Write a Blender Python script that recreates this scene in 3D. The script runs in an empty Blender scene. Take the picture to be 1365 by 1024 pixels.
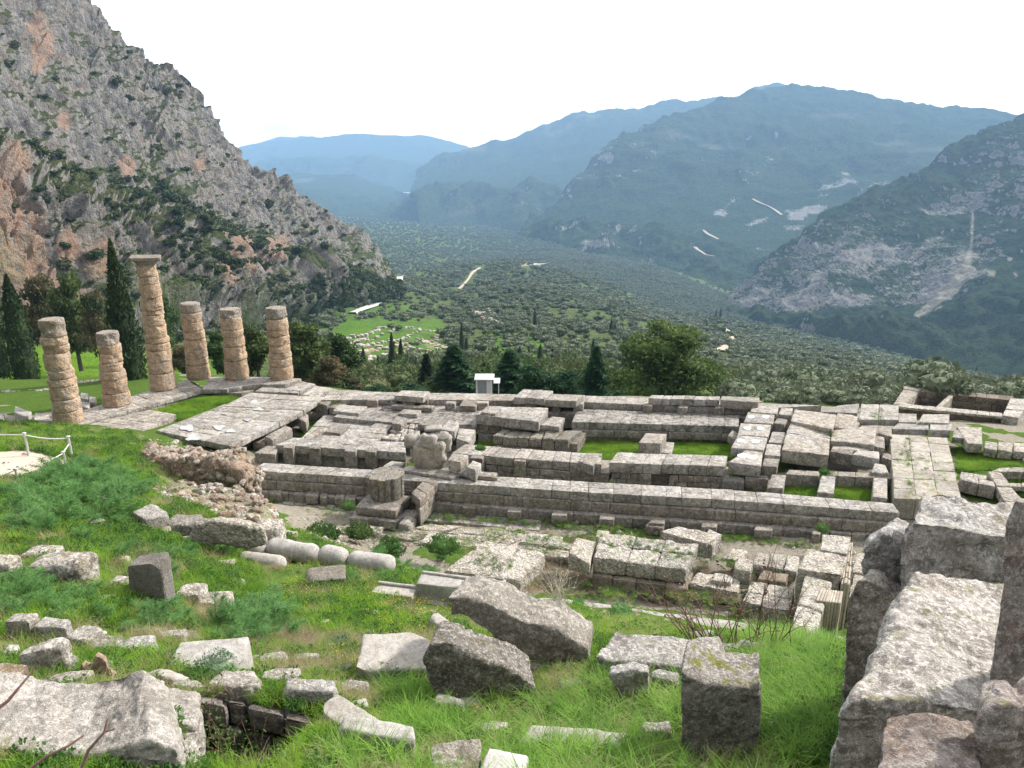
import bpy, math, random
import numpy as np
from mathutils import Vector, Matrix, Euler

random.seed(7)
rng = np.random.default_rng(7)
R = math.radians
sc = bpy.context.scene
col = sc.collection

# ---------------------------------------------------------------- camera, sky, sun, exposure
F, TH, CZ = 1000.0, R(16.7), 16.7
CT, ST = math.cos(TH), math.sin(TH)
cd = bpy.data.cameras.new('camera')
cd.sensor_width = 36.0
cd.lens = F / 1365.0 * 36.0
cd.clip_start = 0.1
cd.clip_end = 60000.0
cam = bpy.data.objects.new('camera', cd)
cam.location = (0, 0, CZ)
cam.rotation_euler = (R(90) - TH, 0, 0)
col.objects.link(cam)
sc.camera = cam

SUN_DIR = Vector((0.80, 0.42, 0.72)).normalized()
sun_el = math.asin(SUN_DIR.z)
sun_az = math.atan2(SUN_DIR.x, SUN_DIR.y)
w = bpy.data.worlds.new('World')
sc.world = w
w.use_nodes = True
wt = w.node_tree
wt.nodes.clear()
sky = wt.nodes.new('ShaderNodeTexSky')
sky.sky_type = 'NISHITA'
sky.sun_disc = False
sky.sun_elevation = sun_el
sky.sun_rotation = sun_az
bg1 = wt.nodes.new('ShaderNodeBackground'); bg1.inputs[1].default_value = 0.12
wt.links.new(sky.outputs[0], bg1.inputs[0])
bg2 = wt.nodes.new('ShaderNodeBackground')
bg2.inputs[0].default_value = (0.97, 0.985, 1.0, 1); bg2.inputs[1].default_value = 1.25
wtc = wt.nodes.new('ShaderNodeTexCoord')
wmp = wt.nodes.new('ShaderNodeMapping'); wmp.inputs['Scale'].default_value = (1.2, 1.2, 4.5)
wns = wt.nodes.new('ShaderNodeTexNoise'); wns.inputs['Scale'].default_value = 1.6
wns.inputs['Detail'].default_value = 7; wns.inputs['Roughness'].default_value = 0.55
wrp = wt.nodes.new('ShaderNodeValToRGB')
wrp.color_ramp.elements[0].position = 0.36; wrp.color_ramp.elements[0].color = (0.45, 0.45, 0.45, 1)
wrp.color_ramp.elements[1].position = 0.47; wrp.color_ramp.elements[1].color = (1, 1, 1, 1)
wmx = wt.nodes.new('ShaderNodeMixShader')
wout = wt.nodes.new('ShaderNodeOutputWorld')
# thin bright cloud: strongest round the veiled sun ahead, dimmer behind the camera
wdt = wt.nodes.new('ShaderNodeVectorMath'); wdt.operation = 'DOT_PRODUCT'; wdt.inputs[1].default_value = (0.42, 0.86, 0.28)
wmr = wt.nodes.new('ShaderNodeMapRange'); wmr.inputs['From Min'].default_value = -0.6; wmr.inputs['From Max'].default_value = 0.8
wmr.inputs['To Min'].default_value = 0.40; wmr.inputs['To Max'].default_value = 1.6
wt.links.new(wtc.outputs['Generated'], wdt.inputs[0]); wt.links.new(wdt.outputs['Value'], wmr.inputs['Value']); wt.links.new(wmr.outputs[0], bg2.inputs[1])
wt.links.new(wtc.outputs['Generated'], wmp.inputs[0]); wt.links.new(wmp.outputs[0], wns.inputs['Vector'])
wt.links.new(wns.outputs[0], wrp.inputs[0]); wt.links.new(wrp.outputs[0], wmx.inputs[0])
wt.links.new(bg1.outputs[0], wmx.inputs[1]); wt.links.new(bg2.outputs[0], wmx.inputs[2])
wt.links.new(wmx.outputs[0], wout.inputs[0])

sl = bpy.data.lights.new('sun', 'SUN')
sl.energy = 4.6
sl.angle = R(4)
sl.color = (1.0, 0.95, 0.87)
so = bpy.data.objects.new('sun', sl)
so.rotation_euler = (-SUN_DIR).to_track_quat('-Z', 'Y').to_euler()
so.location = (40, 20, 80)
col.objects.link(so)

vs = sc.view_settings
vs.view_transform = 'Standard'; vs.look = 'None'; vs.exposure = 0.66; vs.gamma = 1.0
vs.use_curve_mapping = False
sc.cycles.max_bounces = 6
sc.cycles.diffuse_bounces = 3
sc.cycles.glossy_bounces = 1
sc.cycles.transmission_bounces = 3
sc.cycles.volume_bounces = 1
sc.cycles.transparent_max_bounces = 4
sc.cycles.use_denoising = True

# ---------------------------------------------------------------- geometry helpers
def ray(px, py):
    v = (py - 512.0) / F
    return np.array([(px - 682.5) / F, CT - v * ST, -(v * CT + ST)])

def W(px, py, t):
    return ray(px, py) * t + np.array([0, 0, CZ])

def PZ(px, py, z):
    r = ray(px, py)
    return r * ((z - CZ) / r[2]) + np.array([0, 0, CZ])

def h3(ix, iy, iz, s):
    n = (ix * 374761393 + iy * 668265263 + iz * 2147483647 + s * 1274126177) & 0xffffffff
    n = ((n ^ (n >> 13)) * 1274126177) & 0xffffffff
    n = ((n ^ (n >> 16)) * 2246822519) & 0xffffffff
    return ((n >> 8) & 0xffff) / 65535.0

def vn(p, s=0):
    """value noise 0..1 for an (n,3) array"""
    p = np.asarray(p, dtype=np.float64)
    f = np.floor(p); d = p - f; f = f.astype(np.int64)
    d = d * d * (3 - 2 * d)
    o = 0
    for a in (0, 1):
        wx = d[:, 0] if a else 1 - d[:, 0]
        for b in (0, 1):
            wy = d[:, 1] if b else 1 - d[:, 1]
            for c in (0, 1):
                wz = d[:, 2] if c else 1 - d[:, 2]
                o = o + wx * wy * wz * h3(f[:, 0] + a, f[:, 1] + b, f[:, 2] + c, s)
    return o

def fbm(p, oct=4, s=0, rough=0.5):
    o, a, t = 0, 1.0, 0.0
    p = np.asarray(p, dtype=np.float64)
    for k in range(oct):
        o = o + a * (vn(p + 17.3 * k, s + k) - 0.5); t += a
        p = p * 2.03; a *= rough
    return o / t * 2          # about -1..1

def ridged(p, oct=4, s=0, rough=0.5):
    o, a, t = 0, 1.0, 0.0
    p = np.asarray(p, dtype=np.float64)
    for k in range(oct):
        o = o + a * (1 - np.abs(2 * vn(p + 9.1 * k, s + k) - 1)); t += a
        p = p * 2.07; a *= rough
    return o / t              # 0..1

class MB:
    """collects arrays of vertices and faces and builds them as ONE mesh object"""
    def __init__(s):
        s.V, s.L, s.T, s.M, s.n, s.A = [], [], [], [], 0, []
    def add(s, V, Fc, m=0, a=None):
        V = np.asarray(V, dtype=np.float64).reshape(-1, 3)
        Fc = np.asarray(Fc, dtype=np.int64)
        s.V.append(V); s.L.append((Fc + s.n).ravel())
        s.T.append(np.full(len(Fc), Fc.shape[1])); s.M.append(np.full(len(Fc), m))
        s.A.append(np.zeros((len(V), 3)) if a is None else np.asarray(a))
        s.n += len(V)
        return s
    def mesh(s, name, mats, smooth=True, sharp=None, attr=False, origin=None):
        V = np.concatenate(s.V); L = np.concatenate(s.L); T = np.concatenate(s.T); M = np.concatenate(s.M)
        if origin is not None:
            V = V - np.asarray(origin)
        me = bpy.data.meshes.new(name)
        me.vertices.add(len(V)); me.vertices.foreach_set('co', V.astype(np.float32).ravel())
        me.loops.add(len(L)); me.loops.foreach_set('vertex_index', L.astype(np.int32))
        me.polygons.add(len(T))
        st = np.concatenate([[0], np.cumsum(T)[:-1]])
        me.polygons.foreach_set('loop_start', st.astype(np.int32))
        me.polygons.foreach_set('material_index', M.astype(np.int32))
        me.polygons.foreach_set('use_smooth', np.full(len(T), smooth))
        for m in (mats if isinstance(mats, (list, tuple)) else [mats]):
            me.materials.append(m)
        me.update(calc_edges=True)
        if attr:
            ca = me.color_attributes.new('mask', 'FLOAT_COLOR', 'POINT')
            A = np.concatenate(s.A)
            ca.data.foreach_set('color', np.c_[A, np.ones(len(A))].astype(np.float32).ravel())
        if sharp is not None:
            me.set_sharp_from_angle(angle=R(sharp))
        return me
    def build(s, name, mats, parent=None, smooth=True, sharp=None, attr=False, origin='auto'):
        if origin is 'auto':
            if parent is None:
                V = np.concatenate(s.V); lo, hi = V.min(0), V.max(0)
                origin = np.array([(lo[0] + hi[0]) / 2, (lo[1] + hi[1]) / 2, lo[2]])
            else:
                origin = np.array(parent.get('_o', (0, 0, 0)))
        me = s.mesh(name, mats, smooth, sharp, attr, origin)
        o = bpy.data.objects.new(name, me)
        col.objects.link(o)
        if parent is None:
            if origin is not None:
                o.location = Vector(origin)
        else:
            o.parent = parent
        o['_o'] = [float(x) for x in (origin if origin is not None else (0, 0, 0))]
        return o

def tag(o, label=None, cat=None, group=None, kind=None):
    if label: o['label'] = label
    if cat: o['category'] = cat
    if group: o['group'] = group
    if kind: o['kind'] = kind
    return o

def empty(name, loc, label, cat, group=None):
    o = bpy.data.objects.new(name, None)
    o.empty_display_size = 0.3
    o.location = Vector(loc); o['_o'] = [float(x) for x in loc]
    col.objects.link(o)
    return tag(o, label, cat, group)

def copy_tree(o, parent=None):
    c = o.copy(); col.objects.link(c)
    if parent is not None:
        c.parent = parent
    for ch in list(o.children):
        copy_tree(ch, c)
    return c

def cgrid(cx, cy, cz):
    nx, ny, nz = len(cx), len(cy), len(cz)
    m = np.zeros((nx, ny, nz), bool)
    m[[0, -1]] = 1; m[:, [0, -1]] = 1; m[:, :, [0, -1]] = 1
    ids = np.full((nx, ny, nz), -1); ids[m] = np.arange(m.sum())
    X, Y, Z = np.meshgrid(cx, cy, cz, indexing='ij')
    V = np.c_[X[m], Y[m], Z[m]]
    Q = []
    def side(a, flip):
        q = np.stack([a[:-1, :-1], a[1:, :-1], a[1:, 1:], a[:-1, 1:]], -1).reshape(-1, 4)
        Q.append(q[:, ::-1] if flip else q)
    side(ids[:, :, -1], False); side(ids[:, :, 0], True)
    side(ids[:, 0, :], False); side(ids[:, -1, :], True)
    side(ids[0], True); side(ids[-1], False)
    return V, np.concatenate(Q)

def rb(dx, dy, dz, r, seg, amp=0.0, freq=2.0, chip=0.0, seed=0, off=(0, 0, 0), strat=0.0):
    """rounded, eroded stone box centred on the origin; off seeds the noise"""
    hs = np.array([dx, dy, dz]) / 2
    r = min(r, hs.min() * 0.98)
    def ax(h):
        n = max(1, int(round(2 * (h - r) / seg)))
        return np.concatenate([[-h], np.linspace(-(h - r), h - r, n + 1), [h]])
    V, Q = cgrid(ax(hs[0]), ax(hs[1]), ax(hs[2]))
    c = np.clip(V, -(hs - r), hs - r)
    d = V - c
    nn = d / np.maximum(np.linalg.norm(d, axis=1), 1e-9)[:, None]
    P = c + nn * r
    edge = (np.abs(d) > r * 0.5).sum(1) > 1
    q = P + np.asarray(off)
    if amp:
        P = P + nn * (amp * fbm(q * freq, 4, seed))[:, None]
    if strat:
        P = P + nn * np.array([1, 1, .2]) * (strat * (ridged(q * np.array([1, 1, 6.0]) * freq * .6, 3, seed + 3) - .5))[:, None]
    if chip:
        k = np.maximum(0, fbm(q * freq * 0.9 + 5, 3, seed + 9) - 0.05) * chip * 2.2
        P = P - nn * (k * np.where(edge, 1.0, 0.25))[:, None]
    return P, Q

def rot(V, rx=0, ry=0, rz=0):
    M = np.array(Euler((R(rx), R(ry), R(rz))).to_matrix())
    return V @ M.T

def tube(pts, rad, n=6, cap=True):
    pts = np.asarray(pts, float); rad = np.broadcast_to(np.asarray(rad, float), (len(pts),))
    V = []; m = len(pts)
    for i in range(m):
        t = pts[min(i + 1, m - 1)] - pts[max(i - 1, 0)]
        t = t / (np.linalg.norm(t) + 1e-9)
        a = np.cross(t, [0.31, 0.77, 0.55]); a /= np.linalg.norm(a) + 1e-9
        b = np.cross(t, a)
        for k in range(n):
            an = 2 * math.pi * k / n
            V.append(pts[i] + rad[i] * (math.cos(an) * a + math.sin(an) * b))
    Q = [[i * n + k, i * n + (k + 1) % n, (i + 1) * n + (k + 1) % n, (i + 1) * n + k] for i in range(m - 1) for k in range(n)]
    return np.array(V), np.array(Q)[:, ::-1]

# ---------------------------------------------------------------- materials
def nd(nt, typ, ins=None, **at):
    n = nt.nodes.new('ShaderNode' + typ)
    for k, v in at.items():
        setattr(n, k, v)
    for k, v in (ins or {}).items():
        s = n.inputs[k]
        if isinstance(v, bpy.types.NodeSocket):
            nt.links.new(v, s)
        else:
            if isinstance(v, (tuple, list)) and len(v) == 3 and s.type == 'RGBA':
                v = (*v, 1)
            s.default_value = v
    return n

def ramp(nt, src, stops):
    n = nt.nodes.new('ShaderNodeValToRGB')
    e = n.color_ramp.elements
    while len(e) < len(stops):
        e.new(0.5)
    for el, (p, c) in zip(e, stops):
        el.position = p
        el.color = (c, c, c, 1) if not isinstance(c, (tuple, list)) else (*c, 1)
    nt.links.new(src, n.inputs[0])
    return n.outputs[0]

def mix(nt, f, a, b, mode='MIX'):
    n = nt.nodes.new('ShaderNodeMix'); n.data_type = 'RGBA'; n.blend_type = mode
    for i, v in ((0, f), (6, a), (7, b)):
        if isinstance(v, bpy.types.NodeSocket):
            nt.links.new(v, n.inputs[i])
        else:
            n.inputs[i].default_value = v if i == 0 else (*v, 1)
    return n.outputs[2]

def newmat(name, rough=0.95, spec=0.15):
    m = bpy.data.materials.new(name); m.use_nodes = True
    nt = m.node_tree; nt.nodes.clear()
    out = nt.nodes.new('ShaderNodeOutputMaterial')
    b = nt.nodes.new('ShaderNodeBsdfPrincipled')
    b.inputs['Roughness'].default_value = rough
    b.inputs['Specular IOR Level'].default_value = spec
    nt.links.new(b.outputs[0], out.inputs[0])
    return m, nt, b, out

def stone(name, a, b_, lich=(0.62, 0.6, 0.56), lichf=0.5, dark=(0.10, 0.095, 0.085), darkf=0.5, scale=1.0, bump=0.5,
          moss=0.0, tint=None, tintf=0.4, pit=0.5, speck=0.5):
    m, nt, bs, out = newmat(name)
    g = nd(nt, 'NewGeometry')
    P = nd(nt, 'Vector' + 'Math', {0: g.outputs['Position'], 3: scale}, operation='SCALE').outputs[0]
    n1 = nd(nt, 'TexNoise', {'Vector': P, 'Scale': 1.1, 'Detail': 8, 'Roughness': 0.65}).outputs[0]
    n2 = nd(nt, 'TexNoise', {'Vector': P, 'Scale': 7.0, 'Detail': 6, 'Roughness': 0.7}).outputs[0]
    n3 = nd(nt, 'TexNoise', {'Vector': P, 'Scale': 28.0, 'Detail': 4, 'Roughness': 0.7}).outputs[0]
    n4 = nd(nt, 'TexNoise', {'Vector': P, 'Scale': 2.6, 'Detail': 7, 'Roughness': 0.7, 'Distortion': 0.6}).outputs[0]
    c = mix(nt, ramp(nt, n1, [(0.35, 0), (0.65, 1)]), a, b_)
    if tint:
        n5 = nd(nt, 'TexNoise', {'Vector': P, 'Scale': 0.7, 'Detail': 5, 'Roughness': 0.6, 'Distortion': 1.0}).outputs[0]
        c = mix(nt, ramp(nt, n5, [(0.5, 0), (0.64, tintf)]), c, tint)
    c = mix(nt, ramp(nt, n4, [(0.42, darkf), (0.56, 0)]), c, dark)
    c = mix(nt, ramp(nt, n2, [(0.50, 0), (0.62, lichf)]), c, lich)
    c = mix(nt, ramp(nt, n3, [(0.36, speck), (0.5, 0)]), c, dark)
    c = mix(nt, ramp(nt, n3, [(0.6, 0), (0.68, speck)]), c, lich)
    if moss:
        n6 = nd(nt, 'TexNoise', {'Vector': P, 'Scale': 1.7, 'Detail': 6, 'Roughness': 0.7}).outputs[0]
        sep = nd(nt, 'SeparateXYZ', {0: g.outputs['Normal']}).outputs[2]
        f = nd(nt, 'Math', {0: ramp(nt, n6, [(0.61 - .07 * moss, 0), (0.65 - .07 * moss, 1)]), 1: ramp(nt, sep, [(0.3, 0), (0.7, moss)])}, operation='MULTIPLY').outputs[0]
        c = mix(nt, f, c, (0.17, 0.17, 0.03))
    c = nd(nt, 'HueSaturation', {'Color': c, 'Value': ramp(nt, g.outputs['Random Per Island'], [(0, .74), (.5, .95), (1, 1.0)])}).outputs[0]
    c = mix(nt, ramp(nt, nd(nt, 'ObjectInfo').outputs['Random'], [(.3, 0), (1, .45)]), c, (0.97, 0.88, 0.77), 'MULTIPLY')
    ns = nd(nt, 'TexNoise', {'Vector': P, 'Scale': 0.45, 'Detail': 6, 'Roughness': 0.65, 'Distortion': 0.8}).outputs[0]
    c = mix(nt, ramp(nt, ns, [(0.5, 0), (0.6, .45)]), c, (0.66, 0.63, 0.59), 'MULTIPLY')
    nt.links.new(c, bs.inputs['Base Color'])
    vo = nd(nt, 'TexVoronoi', {'Vector': P, 'Scale': 9.0}, feature='F1').outputs[0]
    h = nd(nt, 'Math', {0: n2, 1: nd(nt, 'Math', {0: vo, 1: pit}, operation='MULTIPLY').outputs[0]}, operation='ADD').outputs[0]
    h = nd(nt, 'Math', {0: h, 1: nd(nt, 'Math', {0: n3, 1: 0.35}, operation='MULTIPLY').outputs[0]}, operation='ADD').outputs[0]
    bp = nd(nt, 'Bump', {'Height': h, 'Strength': bump, 'Distance': 0.085 / scale})
    nt.links.new(bp.outputs[0], bs.inputs['Normal'])
    return m

M = {}
# grey temple limestone, tan column stone, pale rough limestone, rubble
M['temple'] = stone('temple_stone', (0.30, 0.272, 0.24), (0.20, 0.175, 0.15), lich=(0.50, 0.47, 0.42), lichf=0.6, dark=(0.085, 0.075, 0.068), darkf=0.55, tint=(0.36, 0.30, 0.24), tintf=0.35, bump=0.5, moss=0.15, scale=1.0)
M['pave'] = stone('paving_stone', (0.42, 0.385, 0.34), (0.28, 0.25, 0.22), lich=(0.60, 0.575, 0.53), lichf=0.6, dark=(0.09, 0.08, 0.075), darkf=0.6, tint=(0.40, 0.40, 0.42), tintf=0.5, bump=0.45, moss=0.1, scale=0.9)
M['column'] = stone('column_stone', (0.56, 0.385, 0.245), (0.46, 0.33, 0.22), lich=(0.58, 0.50, 0.41), lichf=0.55, dark=(0.15, 0.12, 0.10), darkf=0.6, tint=(0.27, 0.25, 0.23), tintf=0.75, bump=0.9, pit=0.9, scale=1.3)
M['pale'] = stone('pale_rough_stone', (0.54, 0.50, 0.445), (0.40, 0.36, 0.31), lich=(0.76, 0.73, 0.68), lichf=0.8, dark=(0.11, 0.09, 0.075), darkf=0.6, tint=(0.44, 0.34, 0.26), tintf=0.35, bump=1.0, pit=1.0, moss=0.5, scale=1.2)
M['boulder'] = stone('boulder_stone', (0.46, 0.43, 0.40), (0.30, 0.28, 0.26), lich=(0.74, 0.72, 0.68), lichf=0.65, dark=(0.10, 0.09, 0.08), darkf=0.55, tint=(0.42, 0.34, 0.28), tintf=0.4, bump=1.0, pit=0.5, moss=0.3, scale=2.2)
M['slab'] = stone('smooth_slab_stone', (0.45, 0.425, 0.395), (0.35, 0.325, 0.30), lich=(0.5, 0.48, 0.45), lichf=0.5, dark=(0.14, 0.13, 0.12), darkf=0.4, bump=0.5, pit=0.3, moss=0.1, scale=2.6)
M['rubble'] = stone('rubble_stone', (0.36, 0.27, 0.20), (0.22, 0.155, 0.115), lich=(0.6, 0.56, 0.5), lichf=0.6, dark=(0.09, 0.065, 0.05), darkf=0.6, tint=(0.42, 0.22, 0.13), tintf=0.6, bump=0.9, scale=1.6, moss=0.4)
M['orange'] = stone('orange_rock', (0.48, 0.33, 0.22), (0.36, 0.27, 0.2), lich=(0.58, 0.53, 0.46), lichf=0.5, dark=(0.12, 0.09, 0.07), darkf=0.5, bump=1.0, scale=2.5)
M['cement'] = stone('cement_patch', (0.46, 0.47, 0.48), (0.40, 0.41, 0.43), lich=(0.6, 0.6, 0.6), lichf=0.3, dark=(0.2, 0.2, 0.21), darkf=0.3, bump=0.2, scale=2)
M['bark'] = stone('bark', (0.16, 0.13, 0.10), (0.11, 0.09, 0.07), lich=(0.3, 0.27, 0.23), lichf=0.5, dark=(0.04, 0.03, 0.025), darkf=0.5, bump=1.0, scale=2)

def leafmat(name, a, b_, c_=None, trans=0.35, s=0.6, rnd=0.5):
    m, nt, bs, out = newmat(name, 0.8, 0.2)
    g = nd(nt, 'NewGeometry')
    n = nd(nt, 'TexNoise', {'Vector': g.outputs['Position'], 'Scale': s, 'Detail': 3}).outputs[0]
    c = mix(nt, ramp(nt, n, [(0.38, 0), (0.62, 1)]), a, b_)
    oi = nd(nt, 'ObjectInfo').outputs['Random']
    if c_:
        c = mix(nt, ramp(nt, oi, [(0.45, 0), (1.0, rnd)]), c, c_)
    rp = nd(nt, 'HueSaturation', {'Color': c, 'Value': ramp(nt, g.outputs['Random Per Island'], [(0, 0.7), (1, 1.0)])}).outputs[0]
    nt.links.new(rp, bs.inputs['Base Color'])
    tr = nd(nt, 'BsdfTranslucent', {'Color': rp})
    mx = nd(nt, 'MixShader', {0: trans, 1: bs.outputs[0], 2: tr.outputs[0]})
    nt.links.new(mx.outputs[0], out.inputs[0])
    return m
M['cypress'] = leafmat('cypress_leaves', (0.028, 0.048, 0.022), (0.045, 0.075, 0.028), trans=0.2)
M['pine'] = leafmat('pine_leaves', (0.035, 0.07, 0.022), (0.075, 0.125, 0.035), (0.11, 0.13, 0.04), trans=0.25, s=0.35)
M['conifer'] = leafmat('conifer_leaves', (0.028, 0.07, 0.03), (0.05, 0.115, 0.045), trans=0.25, s=0.4)
M['brownpine'] = leafmat('brownish_pine_leaves', (0.06, 0.085, 0.035), (0.15, 0.12, 0.06), (0.17, 0.11, 0.06), trans=0.25, s=0.25)
M['olive'] = leafmat('olive_leaves', (0.10, 0.13, 0.07), (0.165, 0.195, 0.115), (0.20, 0.22, 0.155), trans=0.2, s=0.012, rnd=0.9)
M['shrub'] = leafmat('shrub_leaves', (0.03, 0.055, 0.018), (0.06, 0.085, 0.03), (0.10, 0.11, 0.05), trans=0.2, s=0.05, rnd=0.8)
M['yellowbush'] = leafmat('yellow_bush_leaves', (0.16, 0.17, 0.05), (0.22, 0.21, 0.08), trans=0.3)
M['fern'] = leafmat('fern_fronds', (0.11, 0.25, 0.07), (0.20, 0.38, 0.12), (0.24, 0.42, 0.17), trans=0.4, s=1.2)
M['weed'] = leafmat('weed_leaves', (0.05, 0.14, 0.02), (0.11, 0.22, 0.05), (0.16, 0.24, 0.10), trans=0.4, s=2)
M['silver'] = leafmat('grey_green_leaves', (0.12, 0.19, 0.10), (0.20, 0.28, 0.17), trans=0.3, s=2)
M['grass'] = leafmat('grass_blades', (0.14, 0.30, 0.02), (0.27, 0.46, 0.04), (0.26, 0.32, 0.06), trans=0.45, s=0.8, rnd=0.6)
M['dry'] = leafmat('dry_grass_blades', (0.34, 0.27, 0.15), (0.46, 0.38, 0.23), trans=0.3, s=2)
M['twig'] = stone('twig_bark', (0.20, 0.12, 0.10), (0.27, 0.17, 0.14), lich=(0.4, 0.3, 0.25), lichf=0.3, dark=(0.09, 0.05, 0.045), darkf=0.3, bump=0.2, scale=4)

def plain(name, c, rough=0.6, metal=0.0, var=0.1):
    m, nt, bs, out = newmat(name, rough, 0.3)
    g = nd(nt, 'NewGeometry')
    n = nd(nt, 'TexNoise', {'Vector': g.outputs['Position'], 'Scale': 6, 'Detail': 5}).outputs[0]
    cc = mix(nt, n, tuple(x * (1 - var * 2) for x in c), tuple(min(1, x * (1 + var)) for x in c))
    nt.links.new(cc, bs.inputs['Base Color'])
    bs.inputs['Metallic'].default_value = metal
    return m
M['metal'] = plain('galvanised_metal', (0.5, 0.5, 0.5), 0.5, 0.4)
M['rope'] = plain('rope', (0.62, 0.6, 0.55), 0.9)
M['whitepaint'] = plain('white_paint', (0.55, 0.56, 0.57), 0.5)
M['glass'] = plain('booth_glass', (0.22, 0.25, 0.27), 0.15)
M['road'] = plain('pale_road', (0.44, 0.43, 0.41), 0.9)
M['scree'] = plain('pale_scree', (0.42, 0.41, 0.38), 0.95, var=0.25)
M['dirt'] = plain('dirt_track', (0.38, 0.32, 0.24), 0.95, var=0.2)
# ---------------------------------------------------------------- landscape
def inpoly(x, y, poly):
    x = np.asarray(x); y = np.asarray(y)
    c = np.zeros(x.shape, bool); n = len(poly); j = n - 1
    for i in range(n):
        xi, yi = poly[i]; xj, yj = poly[j]
        if yi != yj:
            c ^= ((yi > y) != (yj > y)) & (x < (xj - xi) * (y - yi) / (yj - yi) + xi)
        j = i
    return c

def proj(V):
    """world points to photograph pixels, used only to lay out masks on the ground from survey points"""
    V = np.asarray(V); z = V[:, 2] - CZ
    t = V[:, 1] * CT - z * ST
    up = V[:, 1] * ST + z * CT
    t = np.maximum(t, 1e-3)
    return 682.5 + F * V[:, 0] / t, 512 - F * up / t, t

def blobmask(P, spots, s=3, jag=0.5, f=0.03):
    """soft world-space patches: spots = [(px,py,t,radius_m)]"""
    o = np.zeros(len(P)); nz = fbm(P * f, 4, s)
    for (px, py, t, r) in spots:
        c = W(px, py, t)
        d = np.linalg.norm((P - c) * np.array([1, .5, 1]), axis=1) / r
        o = np.maximum(o, np.clip((1.0 - d + nz * jag) * 3, 0, 1))
    return o

def seg_dist(P, pts):
    """distance of points P to a polyline"""
    d = np.full(len(P), 1e9)
    for a, b in zip(pts[:-1], pts[1:]):
        a = np.asarray(a); b = np.asarray(b); ab = b - a
        k = np.clip(((P - a) @ ab) / (ab @ ab), 0, 1)
        d = np.minimum(d, np.linalg.norm(P - a - k[:, None] * ab, axis=1))
    return d

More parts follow.
